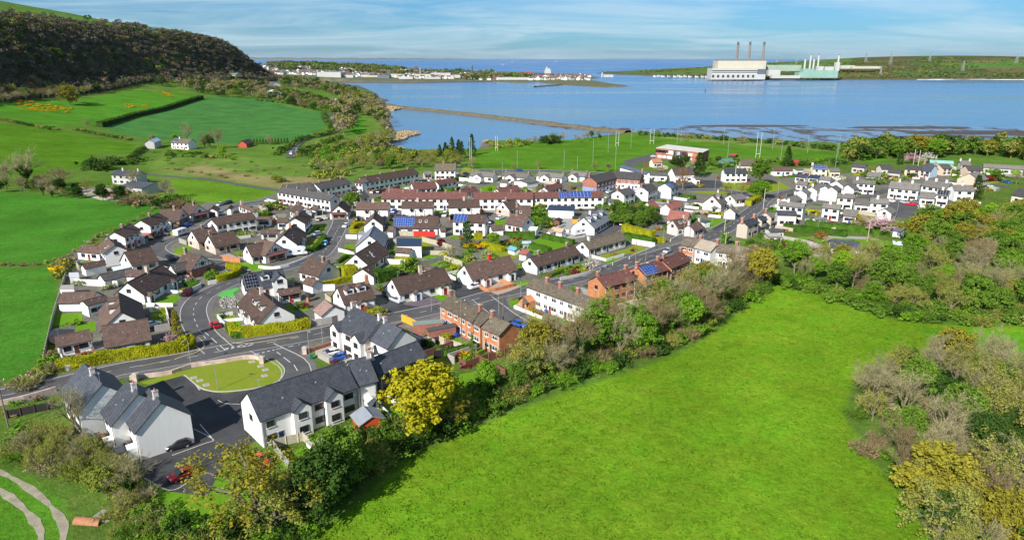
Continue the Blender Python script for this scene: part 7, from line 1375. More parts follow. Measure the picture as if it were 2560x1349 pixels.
for a in [('hatch',487,1181,425,1206,'red','bright red hatchback in the end parking bay'), ('hatch',478,1110,415,1127,'black','black hatchback parked against the white gable'), ('hatch',640,1148,668,1170,'orange','red car half hidden by the wide orange-budded tree'), ('hatch',845,884,807,893,'white','white hatchback on the paved forecourt of the slate house'),
 ('hatch',868,893,822,906,'blue','blue hatchback parked beside the white one'), ('hatch',547,824,529,810,'red','crimson hatchback stopped in the estate road mouth'), ('suv',480,728,457,746,'navy','navy pickup parked on the bend by the balustrade'), ('hatch',440,810,402,822,'maroon','maroon car behind the golden conifer'), ('hatch',374,818,388,814,'white','small white car beside the steep brown roof'),
 ('hatch',1198,717,1172,724,'white','white hatchback by the terracotta forecourt'), ('estate',962,738,978,748,'black','black car beside the twin bungalow gable'), ('estate',978,749,1004,759,'silver','silver car on the driveway of the dormered bungalow'), ('hatch',1680,626,1656,637,'silver','silver car driving on the main road'), ('hatch',1290,812,1310,820,'blue','dark blue car behind the brick end house'),
 ('hatch',816,607,808,618,'lightblue','pale blue hatchback at the kerb of the estate road'), ('hatch',872,562,856,573,'white','white car driving on the estate road'), ('hatch',906,548,896,554,'blue','bright blue car before the mock-tudor semi'), ('estate',803,585,780,592,'silver','silver-blue estate car on the drive of the orange chimney'), ('hatch',462,568,480,564,'blue','blue car under the timbered gable'),
 ('estate',362,604,384,597,'black','black car before the lower field house'), ('estate',386,596,402,592,'navy','second dark car before the lower field house'), ('hatch',430,584,416,588,'white','white car beside the small golden hedge'), ('suv',418,646,438,654,'black','black four-by-four on the cul-de-sac bend'), ('estate',580,507,560,512,'navy','dark estate car by the grass at the top'),
 ('hatch',556,512,544,516,'silver','silver car beside the dark estate car'), ('hatch',550,537,562,535,'silver','silver car beneath the small garage'), ('hatch',661,515,649,520,'red','red car by the tall dark bush'), ('hatch',786,541,796,534,'lightblue','pale blue car beside the open garage'), ('hatch',793,555,802,549,'grey','grey car beside the pale blue one'), ('hatch',806,546,816,550,'silver','silver car before the gabled canopy house'),
 ('van',1115,537,1108,545,'white','white van in the carport of the semi'), ('hatch',990,528,980,534,'blue','blue car in the shade between semis'), ('hatch',992,544,983,552,'silver','silver car in the shade between semis'), ('estate',1240,551,1262,544,'white','white estate car on the drive by the round lawn'), ('hatch',1222,562,1232,555,'black','black car right of the solar two-storey house'), ('hatch',1558,558,1551,567,'navy','dark car on the drive of the dormered house'),
 ('hatch',1624,393,1644,392,'white','white car in the pavilion car park'), ('hatch',2218,503,2234,506,'white','white car before the long white terrace'), ('hatch',2253,507,2270,510,'silver','silver car left of the red one'), ('estate',2288,514,2264,512,'red','red car before the long white terrace'), ('hatch',2282,507,2298,509,'grey','grey car behind the red one'), ('hatch',1862,503,1878,498,'white','white car behind the golden roadside hedge'),
 ('hatch',927,485,938,481,'white','white car at the end of the charcoal terrace'), ('hatch',942,485,952,480,'black','black car at the end of the charcoal terrace'), ('hatch',1515,484,1530,480,'white','white car before the brick shops'), ('hatch',1512,497,1526,494,'silver','silver car beside the flat white garage'), ('hatch',2496,453,2508,456,'navy','dark car in the lane behind the peach houses'), ('hatch',2512,456,2524,459,'blue','blue car in the lane behind the peach houses'),
 ('estate',2462,466,2480,468,'silver','silver car beside the crimson tree'), ('van',724,388,734,383,'white','white van on the country road'), ('van',738,381,746,375,'silver','silver van behind the white one on the country road'), ('hatch',838,312,841,305,'grey','grey car climbing the hill road'), ('hatch',1160,436,1172,437,'navy','dark car beside the blue-gabled house'), ('hatch',1293,428,1306,427,'blue','blue car on the shore road')]: car(*a)
def boxvan(x1, y1, x2, y2, L_, W_, H_, label, name, cab=False):
 a, b = G(x1, y1), G(x2, y2);m = (a + b) / 2;root = empty(name, (m.x, m.y, hz(m.x, m.y) + .06), math.atan2(b.y - a.y, b.x - a.x));tag(root, label, name.replace('_', ' '));mb = MB();l, w = L_ / 2, W_ / 2;fl = l - (1.2 if cab else 0)
 pr = [(-l, .5), (fl, .5), (fl + (0 if cab else .12), 1.4), (fl - .15 + (.9 if cab else 0), H_ - .25), (fl - .5, H_), (-l + .2, H_), (-l, H_ - .25)]
 mb.hull2([(x, -w, z) for x, z in pr], [(x, w, z) for x, z in pr]);o = mb.build('body', [CARM['white']], root)
 if cab: mb = MB();pr = [(fl, .45), (l, .5), (l + .05,1.05), (l - .6,1.3), (fl + .1,1.95), (fl, 1.95)];mb.hull2([(x, -w * .92, z) for x, z in pr], [(x, w * .92, z) for x, z in pr]);mb.build('cab', [CARM['white']], root);mb = MB();mb.hull2([(fl + .15,-w * .8,1.92), (fl + .15, w * .8,1.92), (l - .55, w * .8,1.34), (l - .55,-w * .8,1.34)], [(fl + .2,-w * .8,1.97), (fl + .2, w * .8,1.97), (l - .5, w * .8,1.39), (l - .5,-w * .8,1.39)]);mb.build('windscreen', [M_GLASS], root)
 for s in (-1,1):
  for x in (-l * .5, l * .25): mb = MB();mb.box(x - .5, x + .5, min(s * w, s * (w + .03)), max(s * w, s * (w + .03)), 1.5,2.0);mb.build('window', [M_GLASS], root)
  for x in ((-l * .45, l * .62) if cab else (-.1,)): link('wheel', CB['van'][2] if 'van' in CB else carmesh('van')[2], root, (x, s * (w - .15), .32))
 mb = MB();mb.box(-l * .3, l * .1,-.4,.4, H_, H_ + .12);mb.build('roof_hatch', [M_PVC], root)
boxvan(718,641,762,636,7.2,2.25,2.9, 'white motorhome with a low cab parked behind the curving white wall', 'motorhome', True);boxvan(440,592,464,584,5.5,2.1,2.5, 'white touring caravan on the cul-de-sac verge', 'caravan');boxvan(1432,590,1466,584,6.5,2.25,2.6, 'white caravan behind the garage with the pale orange roof', 'caravan')
# -------------------------------------------------- poles
M_STEEL = mat('galvanised_steel', (.36,.37,.38), .45,.1,3, metal=.3);M_POLE = mat('creosoted_wood', (.20,.15,.12), .9,.25,4);M_PALEP = mat('weathered_pole', (.45,.40,.34), .9,.2,4)
def lamp(px, py, h, lab, ang=0.3):
 p = G(px, py);root = empty('street_lamp', p, ang);tag(root, lab, 'street lamp', 'street lamps');th = max(.07, p.y * .00028);mb = MB();mb.tube((0,0,0), (0,0, h), th, th * .7,8);mb.tube((0,0, h - .05), (-.9,0, h + .12), th * .6, th * .5,6);mb.build('pole', [M_STEEL], root);mb = MB();mb.box(-1.5,-.85,-.16,.16, h + .06, h + .2);mb.build('lamp_head', [M_STEEL], root)
for k, (x, y, h, lab) in enumerate([(545,975,6,'street lamp standing on the green island'), (478,914,6,'street lamp in front of the long golden hedge'), (774,890,6,'street lamp beside the slate estate entrance pillar'), (807,858,6,'street lamp before the grey roadside wall'), (449,752,5,'street lamp beside the navy pickup'), (1079,778,5,'street lamp left of the brick terrace'), (1247,787,6,'street lamp in the brick cul-de-sac'),
 (1302,750,6.5,'street lamp at the corner of the mossy-roofed terrace'), (873,588,6,'street lamp beside the curved golden hedge'), (846,635,6,'street lamp by the white patio wall'), (433,596,6,'street lamp beside the caravan'), (1614,652,6,'street lamp beside the square lawn'), (1658,610,6,'street lamp by the golden corner hedge'), (1778,578,7,'street lamp by the roadside lawn'), (1501,668,6,'street lamp in front of the blossom garden'),
 (1727,672,6,'street lamp behind the dark red roof'), (1787,475,7,'street lamp by the school playground'), (1944,488,7,'street lamp beside the ball court'), (950,480,7,'street lamp at the end of the charcoal terrace'), (1150,443,7,'street lamp in front of the blue gable'), (1256,436,7,'street lamp between the field bungalows'), (2242,535,8,'street lamp in the parking court'), (2045,575,8,'street lamp before the white conservatory')]): lamp(x, y, h, lab, .3 + k)
def tele(px, py, h, lab, m=None, arms=2):
 p = G(px, py);root = empty('telegraph_pole', p, .6);tag(root, lab, 'telegraph pole', 'telegraph poles');th = max(.14, p.y * .0006);mb = MB();mb.tube((0,0,-.2), (0,0, h), th, th * .75,8);mb.build('pole', [m or M_POLE], root)
 for a in range(arms):
  mb = MB();z = h - .3 - a * 3.4;mb.box(-1.1,1.1,-.07,.07, z, z + .14);mb.build('crossarm', [m or M_POLE], root)
  for q in (-1,0,1): mb = MB();mb.tube((q * .95,0, z + .14), (q * .95,0, z + .42), .07,.05,6);mb.build('insulator', [M_PVC], root)
tele(1155,872,11.5,'tall telegraph pole with two crossarms behind the brick terrace');tele(21,1066,9,'leaning-looking telegraph pole at the left edge', arms=1);tele(1809,657,10,'pale pole in front of the four-house row', M_PALEP, 1);tele(2168,604,8,'pale pole with a crossarm by the long hedge', M_PALEP, 1);
tele(1811,578,9,'pole beside the roadside lawn', M_PALEP, 0);tele(1908,522,9,'pole at the bend by the corner house', M_PALEP, 0);tele(2286,576,10,'pole with crossarms among the right-hand gardens', M_PALEP, 2);tele(1588,669,9,'dark pole beside the solar-roofed brick house', arms=0);tele(1708,602,10,'dark pole at the cottage corner', arms=0);tele(1258,812,8,'pole in front of the brick corner lawn', arms=0);tele(1836,462,11,'pole behind the charcoal slate house', M_PALEP, 0);tele(2283,412,10,'pole before the pink cherry', M_PALEP, 0);tele(2295,415,10,'second pole before the pink cherry', M_PALEP, 0)
def cable(a, b, ha, hb_, lab):
 p, q = G(*a), G(*b);p.z += ha;q.z += hb_;mb = MB();L = (q - p).length;n = 10;pts = []
 for i in range(n + 1): t = i / n;v = p.lerp(q, t);v.z -= 4 * t * (1 - t) * L * .025;pts.append(v - p)
 for u, v in zip(pts, pts[1:]): mb.tube(u, v, .022,.022,3, cap=False)
 o = mb.build('cable', [M_BARGE]);o.location = p;tag(o, lab, 'cable')
cable((1155,872),(1258,812),11.2,7.8,'overhead cable from the tall telegraph pole to the corner pole');cable((1155,872),(1040,905),11.2,5,'overhead cable from the tall telegraph pole to the brown brick house')
M_WHP = mat('white_post', (.78,.78,.76), .5,.05,2)
def post(px, py, h, lab, name, m, r=.16):
 p = G(px, py);mb = MB();mb.tube((0,0,0), (0,0, h), r, r, 6);o = mb.build(name, [m]);o.location = p;return o
def goal(x1, x2, y, h, lab):
 a, b = G(x1, y), G(x2, y);root = empty('goalposts', (a + b) / 2, math.atan2(b.y - a.y, b.x - a.x));tag(root, lab, 'goalposts', 'goalposts on the pitches');d = (b - a).length / 2
 for s in (-1,1): mb = MB();mb.tube((s * d, 0,0), (s * d, 0, h), .1,.08,6);mb.build('post', [M_WHP], root)
 mb = MB();mb.tube((-d, 0,2.6), (d, 0,2.6), .11,.11,6);mb.build('crossbar', [M_WHP], root)
goal(1239,1244,377,11,'white goalposts at the far left of the near pitch');goal(1539,1546,366,12,'white goalposts at the far side of the near pitch');goal(1625,1634,360,12,'white goalposts near the pavilion');goal(1889,1899,394,17,'white goalposts with red padding near the brown-roofed house');goal(1175,1179,416,18,'tall thin posts at the near left corner of the pitch')
FL = 0
for x, y, h in [(1577,370,17),(1692,362,17),(1702,355,17),(1819,393,19),(1931,374,17),(1951,402,15),(2095,386,16),(2018,383,14),(1808,362,16),(2088,418,17)]:
 FL += 1;p = G(x, y);root = empty('floodlight', p, .4);tag(root, f'tall thin floodlight mast round the pitches, {ordn(FL)} listed', 'floodlight', 'floodlights round the pitches');root['label'] = 'tall thin pale floodlight mast beside the playing fields';mb = MB();h *= .85;mb.tube((0,0,0), (0,0, h), .14,.1,6);mb.build('mast', [M_STEEL], root);mb = MB();mb.box(-1.1,1.1,-.15,.15, h - .2, h + .3);mb.build('lamp_bank', [M_STEEL], root)
for k, (x, y, h) in enumerate([(1293,420,11),(1410,420,11),(1482,408,16),(1520,382,14),(1538,428,15),(1345,424,5),(1443,424,8)]):
 o = post(x, y, h, '', 'net_pole', M_STEEL, .1);tag(o, 'slim white pole along the near side of the playing field', 'pole', 'slim poles along the playing field')
# -------------------------------------------------- sheds, bins, odd things
H('gar', (907,1013), (931,1040), (896,1063), 'red wooden shed with a grey roof behind the slate terrace', wall=mat('red_shed_boards',(.52,.075,.02)), roof=mat('grey_shed_felt',(.24,.26,.29)), e=3.2, t=.45, name='shed', cat='shed', vents=False, edge=M_FG)
H('gar', (1390,548), (1398,543), (1402,553), 'dark red garden shed beside the concrete yard', wall=MATS['fence_brown'], roof=MATS['black_felt'], e=1.9, t=.5, name='shed', cat='shed', vents=False);H('gar', (1430,541), (1446,541), (1430,546), 'orange summerhouse behind the concrete yard', wall=MATS['wall_orange'], roof=MATS['black_felt'], e=2.1, t=.3, name='summerhouse', cat='summerhouse', vents=False)
H('gar', (764,731), (774,731), (762,737), 'orange-brown garden shed with a dark roof beside the annexe', wall=M_FT, roof=MATS['black_felt'], e=1.9, t=.5, name='shed', cat='shed', vents=False);H('gar', (1276,614), (1294,620), (1268,622), 'lean-to greenhouse with teal panes in the back gardens', wall=W_WHITE, roof=mat('teal_panes',(.15,.35,.42),.3), e=1.6, t=.5, name='greenhouse', cat='greenhouse', vents=False)
H('gar', (1305,603), (1328,603), (1303,609), 'white-framed greenhouse on the goalpost lawn', wall=mat('glass_wall',(.3,.36,.36),.3), roof=mat('glass_roof',(.35,.45,.5),.25), e=1.7, t=.5, name='greenhouse', cat='greenhouse', vents=False);H('gar', (1305,622), (1325,626), (1311,637), 'red-roofed garden store behind the cottages', roof=T_TERRA, e=2.2, t=.5, name='shed', cat='shed', vents=False)
H('gar', (668,497), (690,502), (665,503), 'white glazed conservatory at the end of the very long terrace', wall=mat('pane_white',(.6,.64,.66),.4), roof=mat('pane_pale',(.6,.66,.68),.3), e=2.3, t=.4, name='conservatory', cat='conservatory', vents=False, edge=M_PVC);H('gar', (280,668), (318,662), (285,678), 'white-ribbed conservatory roof beside the steep bungalow', wall=MATS['pane_white'], roof=MATS['pane_pale'], e=2.2, t=.45, name='conservatory', cat='conservatory', vents=False, edge=M_PVC)
H('gar', (1325,566), (1345,568), (1322,573), 'white conservatory at the foot of the blue gable', wall=MATS['pane_white'], roof=MATS['pane_pale'], e=2.2, t=.4, name='conservatory', cat='conservatory', vents=False, edge=M_PVC);flatbox('shed', [(172,690),(198,690),(196,680),(172,681)], 2.2, W_GREY, MATS['pale_metal_roof'], 'small shed with a pale flat roof by the gorse clump', 'shed');flatbox('outbuilding', [(148,722),(185,722),(185,711),(152,712)], 2.6, W_WHITE, MATS['concrete'], 'small white flat-roofed outbuilding at the field corner', 'outbuilding')
flatbox('planter_terrace', [(780,1118),(850,1098),(838,1082),(762,1100)], 1.1, W_WHITE, M_FG, 'white walled raised terrace behind the slate houses', 'raised terrace');
flatbox('container', [(1980,404),(1998,404),(1998,400),(1981,400)], 2.6, mat('red_container',(.50,.05,.04),.6), MATS['red_container'], 'red container on the near edge of the pitch', 'container');flatbox('container', [(1823,388),(1838,389),(1846,385),(1832,384)], 3, MATS['black_boards'], MATS['red_container'], 'dark and red shelter by the pitch', 'shelter')
for k, (x, y, c, lab) in enumerate([(238,1098,'blue','blue wheelie bin behind the staggered slate terrace'), (1141,843,'blue','blue wheelie bin behind the orange brick terrace'), (864,884,'blue','blue bin') , (1364,783,'blue','blue wheelie bin in front of the white-fronted terrace'), (945,965,'blue','blue bin beside the patio'), (779,897,'green','small green bin on the corner lawn'), (870,1100,'blue','blue bin by the raised terrace')]):
 if lab == 'blue bin': continue
 p = G(x, y);root = empty('wheelie_bin', p, k);tag(root, lab, 'bin');bm_ = mat('bin_' + c, (.01,.06,.40) if c == 'blue' else (.01,.14,.07), .5,.1,3);mb = MB();mb.hull2([(-.24,-.28,.05), (.24,-.28,.05), (.24,.28,.05), (-.24,.28,.05)], [(-.3,-.36,1.0), (.3,-.36,1.0), (.3,.36,1.0), (-.3,.36,1.0)]);mb.build('bin_body', [bm_], root);mb = MB();mb.box(-.32,.32,-.4,.38,1.0,1.09);mb.build('lid', [bm_], root)
p = G(222,1305);root = empty('rusty_tank', p, -.1);tag(root, 'rusty half-round tank lying at the end of the farm track', 'tank');mb = MB();n = 12
for i in range(n):
 a0, a1 = math.pi * i / n, math.pi * (i + 1) / n;mb.hull2([(-1.9,.7 * math.cos(a0), .7 * math.sin(a0) + .05), (-1.9,.7 * math.cos(a1), .7 * math.sin(a1) + .05), (-1.9,.66 * math.cos(a1), .66 * math.sin(a1) + .05), (-1.9,.66 * math.cos(a0), .66 * math.sin(a0) + .05)], [(1.9,.7 * math.cos(a0), .7 * math.sin(a0) + .05), (1.9,.7 * math.cos(a1), .7 * math.sin(a1) + .05), (1.9,.66 * math.cos(a1), .66 * math.sin(a1) + .05), (1.9,.66 * math.cos(a0), .66 * math.sin(a0) + .05)])
mb.build('shell', [mat('rust', (.30,.12,.06), .9,.35,2, col2=(.42,.20,.12))], root)
for k, (x, y) in enumerate([(262,1300),(250,1288)]): p = G(x, y);mb = MB();mb.box(-1.2 + .3 * k, 1.1,-.5,.5,0,.25);o = mb.build('concrete_slab', [M_CONC]);o.location = p;o.rotation_euler = (R(6), R(4), .4 + k);tag(o, ['pale concrete slab right of the rusty tank', 'pale concrete slab above the rusty tank'][k], 'slab')
rg = random.Random(9);mb = MB()
for (x, y) in scatter([(548,752),(560,742),(592,740),(600,756),(592,768),(555,770)], 130,.35,3):
 s = rg.uniform(.15,.5);z = hz(x, y);q = [(x + s * math.cos(t) * rg.uniform(.6,1.2), y + s * math.sin(t) * rg.uniform(.6,1.2), z) for t in (0,1.2,2.5,3.8,5)];mb.hull2(q, [(a * .6 + x * .4, b * .6 + y * .4, z + s * rg.uniform(.5,1.1)) for a, b, c in q])
tag(mb.build('rubble', [mat('rubble_stone', (.20,.19,.17), .95,.3,1.5, col2=(.34,.32,.29))]), 'heap of grey rocks and rubble in the corner garden', 'rubble', kind='stuff')
# -------------------------------------------------- garden plants and village trees
T('conifer', 1169,622,10, 'dark', 'broad dark conifer beside the solar two-storey house', r=1.5);T('bare', 1127,652,6.5, 'bare', 'slender bare tree by the sloping back lawn');T('leafy', 1235,615,5.5, 'lime', 'round lime-green tree on a clear stem', r=1.5);T('blossom', 1478,680,6.5, 'white', 'white blossom tree in front of the mottled-roof cottages', r=.9);T('blossom', 427,862,3.8, 'pink', 'small pink blossom tree behind the golden hedge', r=1.0);T('blossom', 465,742,3.4, 'crimson', 'purple-leaved bush by the slanting white wall', r=1.4)
T('conifer', 446,850,7.5, 'gold', 'golden conifer beside the road', r=1.1);T('palm', 405,800,3.6, 'pale', 'small palm in the dark garden beside the bungalow');T('palm', 957,556,5.5, 'mid', 'palm tree in front of the mock-tudor semi', r=1.1);T('palm', 687,525,5, 'willow', 'palm by the red car');T('leafy', 882,522,9, 'mid', 'round green tree between charcoal roofs and canopy house', r=1.2);T('leafy', 845,518,5, 'green', 'small green tree left of the round one', r=1.1)
T('bare', 1706,476,13, 'rust', 'tall brown-leaved tree in front of the school', r=.9);T('leafy', 1728,440,9, 'pale', 'silvery green tree behind the school', r=1.2);T('conifer', 1746,442,14, 'dark', 'large dark conifer behind the school', r=1.7);T('leafy', 1692,424,10, 'dark', 'dark round tree before the pavilion', r=1.1);T('leafy', 1715,415,8, 'dark', 'dark tree under the right end of the pavilion');T('leafy', 1898,464,16, 'mid', 'very tall green tree right of the charcoal slate house', r=1.05)
T('leafy', 1905,497,10, 'green', 'round fresh green tree on the school green', r=1.25);T('leafy', 1888,497,9, 'green', 'left-hand fresh green tree joined to the round one', r=1.1);T('bud', 1816,490,8, 'bud', 'left budding tree on the school green', r=.9);T('bud', 1853,487,7, 'bud', 'middle budding tree on the school green', r=.9);T('conifer', 1967,417,13, 'dark', 'big dark conifer by the pitch', r=1.4);T('blossom', 2192,584,10, 'pink', 'wide pink cherry tree before the white houses', r=1.8)
T('bud', 2150,578,8.5, 'gold', 'brownish budding tree left of the pink cherry', r=1.1);S(2053,597,4, 'rust', 'rust-orange bush in the allotments', r=.8);T('leafy', 1812,612,5.5, 'green', 'leafy green tree behind the four-house row', r=1.1);T('conifer', 2437,500,12, 'dark', 'dark conifer beside the white end terrace', r=1.4);S(2183,460,5, 'mid', 'round clipped green bush above the wide white house', r=1.6);T('blossom', 1649,430,5, 'pink', 'pink cherry in front of the orange-roofed house', r=1.3)
S(2466,452,4, 'crimson', 'dark crimson tree-like bush beside the peach house', r=1.8);T('leafy', 2488,450,7, 'mid', 'green tree beside the crimson bush');T('bare', 2540,462,8, 'brown', 'brown bare tree at the lane end', r=1.1)
for k, (x, y, h, c) in enumerate([(1286,425,5,'bud'),(1347,423,6,'bud'),(1488,430,7,'bud'),(1520,428,6,'brown'),(1225,482,3.5,'lime'),(1312,483,4,'lime'),(1345,486,6,'bud'),(1426,475,4,'bud')]): T('leafy' if c == 'lime' else 'bud', x, y, h, c, f'small {DESC.get(c)} near the playing-field bungalows, {ordn(k+1)} from left', 'small trees near the playing-field bungalows', r=1.1)
S(1029,688,8.2, 'mid', 'tall round evergreen beside the twin bungalow', r=.62);S(470,872,4.2, 'yhedge', 'round golden bush at the end of the long golden hedge', r=.95, kind='ball');S(1103,615,3.2, 'crimson', 'round crimson bush by the tan fence', r=1.1, kind='ball');S(1182,622,3.5, 'gorse', 'golden-orange flowering bush in the back gardens', r=1.5);S(950,785,3.2, 'willow', 'weeping yellow-green bush before the dormered bungalow', r=.9);S(917,778,1.8, 'rust', 'small rusty bush before the dormered bungalow', r=1.1, kind='ball');S(532,700,3.6, 'green', 'large round clipped bush by the horseshoe hedge', r=1.3, kind='ball');S(934,787,2, 'yhedge', 'golden corner bush before the dormered bungalow', r=2, kind='ball')
S(1117,850,2.2, 'yhedge', 'round yellow-green bush behind the brick outhouse', r=1.1, kind='ball');T('conifer', 1181,895,6, 'mid', 'narrow conifer by the red-brown fence', r=.7);S(1160,892,2.2, 'gorse', 'yellow flowering bush by the narrow conifer', r=1.2);S(1297,888,1.8, 'gorse', 'bright yellow forsythia under the brick gable', r=1.2);S(305,708,2.5, 'yhedge', 'golden bush behind the white garden wall', r=1.4);S(205,712,2.6, 'pale', 'silvery bush behind the long garage', r=1.3);S(272,722,2.4, 'pale', 'silvery grass clump by the dark roof', r=1.2)
mix_shrubs([(1395,694),(1440,688),(1500,668),(1495,655),(1420,668),(1385,680)], 24,1.3,61,(.9,2.0), ['crimson','yhedge','green','rust','dark','lime','mid'], 'in the cottage flower garden', 'shrubs in the cottage flower garden', kindp=0)
mix_shrubs([(1060,650),(1200,625),(1260,640),(1230,660),(1150,680),(1110,690)], 30,2,62,(1.2,2.6), ['mid','green','yhedge','bud','dark','pale' if 'pale' in SD else 'mid'], 'in the long back gardens', 'shrubs in the long back gardens');mix_shrubs([(1290,640),(1320,618),(1300,600),(1260,600),(1250,620)], 12,2,63,(1.5,2.8), ['mid','yhedge','crimson','dark'], 'around the greenhouses', 'shrubs around the greenhouses')
mix_trees([(1525,562),(1560,572),(1640,568),(1655,548),(1600,535),(1540,530)], 20,3.4,64,(5,6.5), [('leafy','mid',3),('leafy','dark',3)], 'in the tall green screen by the red roofs', 'tall green screen by the red roofs', rr=(1.1,1.4));mix_shrubs([(1440,520),(1500,505),(1600,500),(1630,515),(1560,525),(1500,530)], 18,3,65,(2.5,4), ['mid','dark','green'], 'behind the dormered bungalow', 'bushes behind the dormered bungalow')
mix_shrubs([(1860,612),(1940,600),(1970,615),(1900,640)], 14,2.2,66,(2,3.5), ['dark','mid'], 'beside the beige house garden', 'bushes beside the beige house');mix_shrubs([(1960,610),(2100,600),(2230,640),(2200,660),(2000,655)], 30,3,67,(1.5,3), ['bud','brown','mid','bare','green'], 'in the allotments', 'bushes in the allotments');mix_shrubs([(580,572),(620,570),(650,585),(620,592),(590,586)], 12,2.2,68,(1.5,2.6), ['brown','mid','bud'], 'in the blossom garden', 'bushes in the blossom garden')
mix_shrubs([(800,520),(860,512),(870,500),(810,500)], 9,3,69,(2.5,4), ['mid','green','dark'], 'below the very long terrace', 'bushes below the very long terrace');mix_shrubs([(665,518),(690,515),(695,525),(670,528)], 6,2,70,(3,5), ['dark','bud'], 'around the palm by the red car', 'bushes around the palm');mix_shrubs([(1330,520),(1365,520),(1380,560),(1350,590),(1320,560)], 20,2.6,71,(2.5,4.5), ['mid','green','dark','yhedge'], 'between blue gable and navy shed', 'bushes between blue gable and navy shed')
mix_shrubs([(2180,470),(2300,440),(2440,440),(2500,450),(2520,430),(2300,428),(2150,440)], 40,4.5,72,(2,4), ['mid','dark','green','bud'], 'between the right-hand houses', 'bushes between the right-hand houses');mix_shrubs([(1880,412),(2000,408),(2120,408),(2130,415),(2000,416)], 14,6,73,(3,5), ['mid','dark'], 'behind the yellow house', 'bushes behind the yellow house');mix_shrubs([(1760,425),(1840,418),(1900,412),(1870,408),(1780,412)], 14,5,74,(3,5), ['mid','green','dark'], 'around the green barn', 'bushes around the green barn')
# gardens belonging to every house: a lawn or paved yard, a boundary and some planting
SHORT = {}
def gardens():
 rg = random.Random(21);pts = []
 hc = [(h[0], h[1], h[4], h[5]) for h in HOUSES]
 def free(x, y, own, m=.8):
  for path, w in ROADS:
   for i in range(0, len(path), 2):
    if (path[i][0] - x) ** 2 + (path[i][1] - y) ** 2 < (w + m) ** 2: return False
  for k, (hx_, hy_, d, n, a, b, z, s) in enumerate(HOUSES):
   if k == own: continue
   dx, dy = x - hx_, y - hy_;u = dx * d.x + dy * d.y;v = dx * n.x + dy * n.y
   if abs(u) < a + m and abs(v) < b + m: return False
  return True
 for k, (hx_, hy_, d, n, a, b, z, s) in enumerate(HOUSES):
  if hy_ < 115 or hy_ > 470 or not s: continue
  if abs(z - (9.2 - .0105 * hy_)) > .3: continue
  for side in (1,-1):
   for half in (-1,1):
    dep = rg.uniform(4,8);u0, u1 = (half * .6, half * (a - .4));v0 = b + rg.uniform(.8,1.6);P = lambda u, v: (hx_ + d.x * u + n.x * v * side, hy_ + d.y * u + n.y * v * side)
    while dep > 2 and not all(free(*P(u, v), k) for u in (u0,(u0 + u1) / 2, u1) for v in (v0 + dep, v0 + dep * .5, v0)): dep -= 1.2
    if dep <= 2: continue
    Q = [P(u0, v0), P(u1, v0), P(u1, v0 + dep), P(u0, v0 + dep)];r = rg.random();global LN;LN += 1
    m, nm, ct = (M_LAWN, 'lawn', 'lawn') if r < .5 else ((M_LAWN2, 'lawn', 'lawn') if r < .68 else ((M_CONC, 'patio', 'patio') if r < .8 else ((M_GRAVEL, 'gravel_bed', 'gravel bed') if r < .86 else (M_ASPH2, 'driveway', 'driveway'))))
    sheet(nm, Q, m, .012 + (LN % 7) * .0025, 'garden ground beside a house', ct, 'structure', world=True)
    if rg.random() < .55:
     px = [P(u1, v0), P(u1, v0 + dep), P(u0, v0 + dep)];q = rg.random()
     pts.append((px, q, side))
    for _ in range(rg.choice((0,1,2,3))):
     u, v = rg.uniform(*sorted((u0, u1))), v0 + dep * rg.uniform(.5,1);x, y = P(u, v);col = rg.choice(['mid', 'green', 'dark', 'yhedge', 'bud', 'crimson', 'mid', 'rust']);shrub_at(x, y, rg.uniform(.9,2.3), col, '', 'garden shrubs between the houses', rg.uniform(.9,1.4), 'shrub', 'shrub', f"{SD.get(col, col)} garden shrub among the village houses")
 GW = {}
 for px, q, side in sorted(pts, key=lambda t: t[0][1][0] / t[0][1][1]):
  c = px[0];L = px;w = .22 if q < .7 else 1.0;h_ = rg.uniform(.8,1.3) if q < .35 else (rg.uniform(1.5,1.8) if q < .7 else rg.uniform(1.1,1.8))
  if q >= .72: col = rg.choice(['hedge', 'yhedge', 'hedge']);kind = ('golden' if col == 'yhedge' else 'green') + ' garden hedge';GW[kind] = GW.get(kind, 0) + 1;hedge(px, w, h_, col, f"short {kind} between village houses, {ordn(GW[kind])} from left", dens=14, leaf=.13, world=True);continue
  m, kind, nm, ct = (W_WHITE, 'low white garden wall', 'garden_wall', 'wall') if q < .35 else ((M_FW, 'tan garden fence', 'fence', 'fence') if q < .5 else ((M_FB, 'brown garden fence', 'fence', 'fence') if q < .62 else (MATS['concrete'], 'grey garden wall', 'garden_wall', 'wall')))
  GW[kind] = GW.get(kind, 0) + 1;mb = MB();cx, cy = px[0];cz = hz(cx, cy)
  for p_, q_ in zip(px, px[1:]):
   dx, dy = q_[0] - p_[0], q_[1] - p_[1];l = math.hypot(dx, dy);nx, ny = -dy / l * w / 2, dx / l * w / 2;e_ = (dx / l * w / 2, dy / l * w / 2);a_ = (p_[0] - cx, p_[1] - cy);b_ = (q_[0] - cx + e_[0], q_[1] - cy + e_[1]);o_ = .003 if p_ is px[1] else 0
   mb.hull2([(a_[0] - nx, a_[1] - ny, -.1), (b_[0] - nx, b_[1] - ny, -.1), (b_[0] + nx, b_[1] + ny, -.1), (a_[0] + nx, a_[1] + ny, -.1)], [(a_[0] - nx, a_[1] - ny, h_ + o_), (b_[0] - nx, b_[1] - ny, h_ + o_), (b_[0] + nx, b_[1] + ny, h_ + o_), (a_[0] + nx, a_[1] + ny, h_ + o_)])
  o = mb.build(nm, [m]);o.location = (cx, cy, cz);tag(o, f"{kind} between village houses, {ordn(GW[kind])} from left", ct)
gardens()
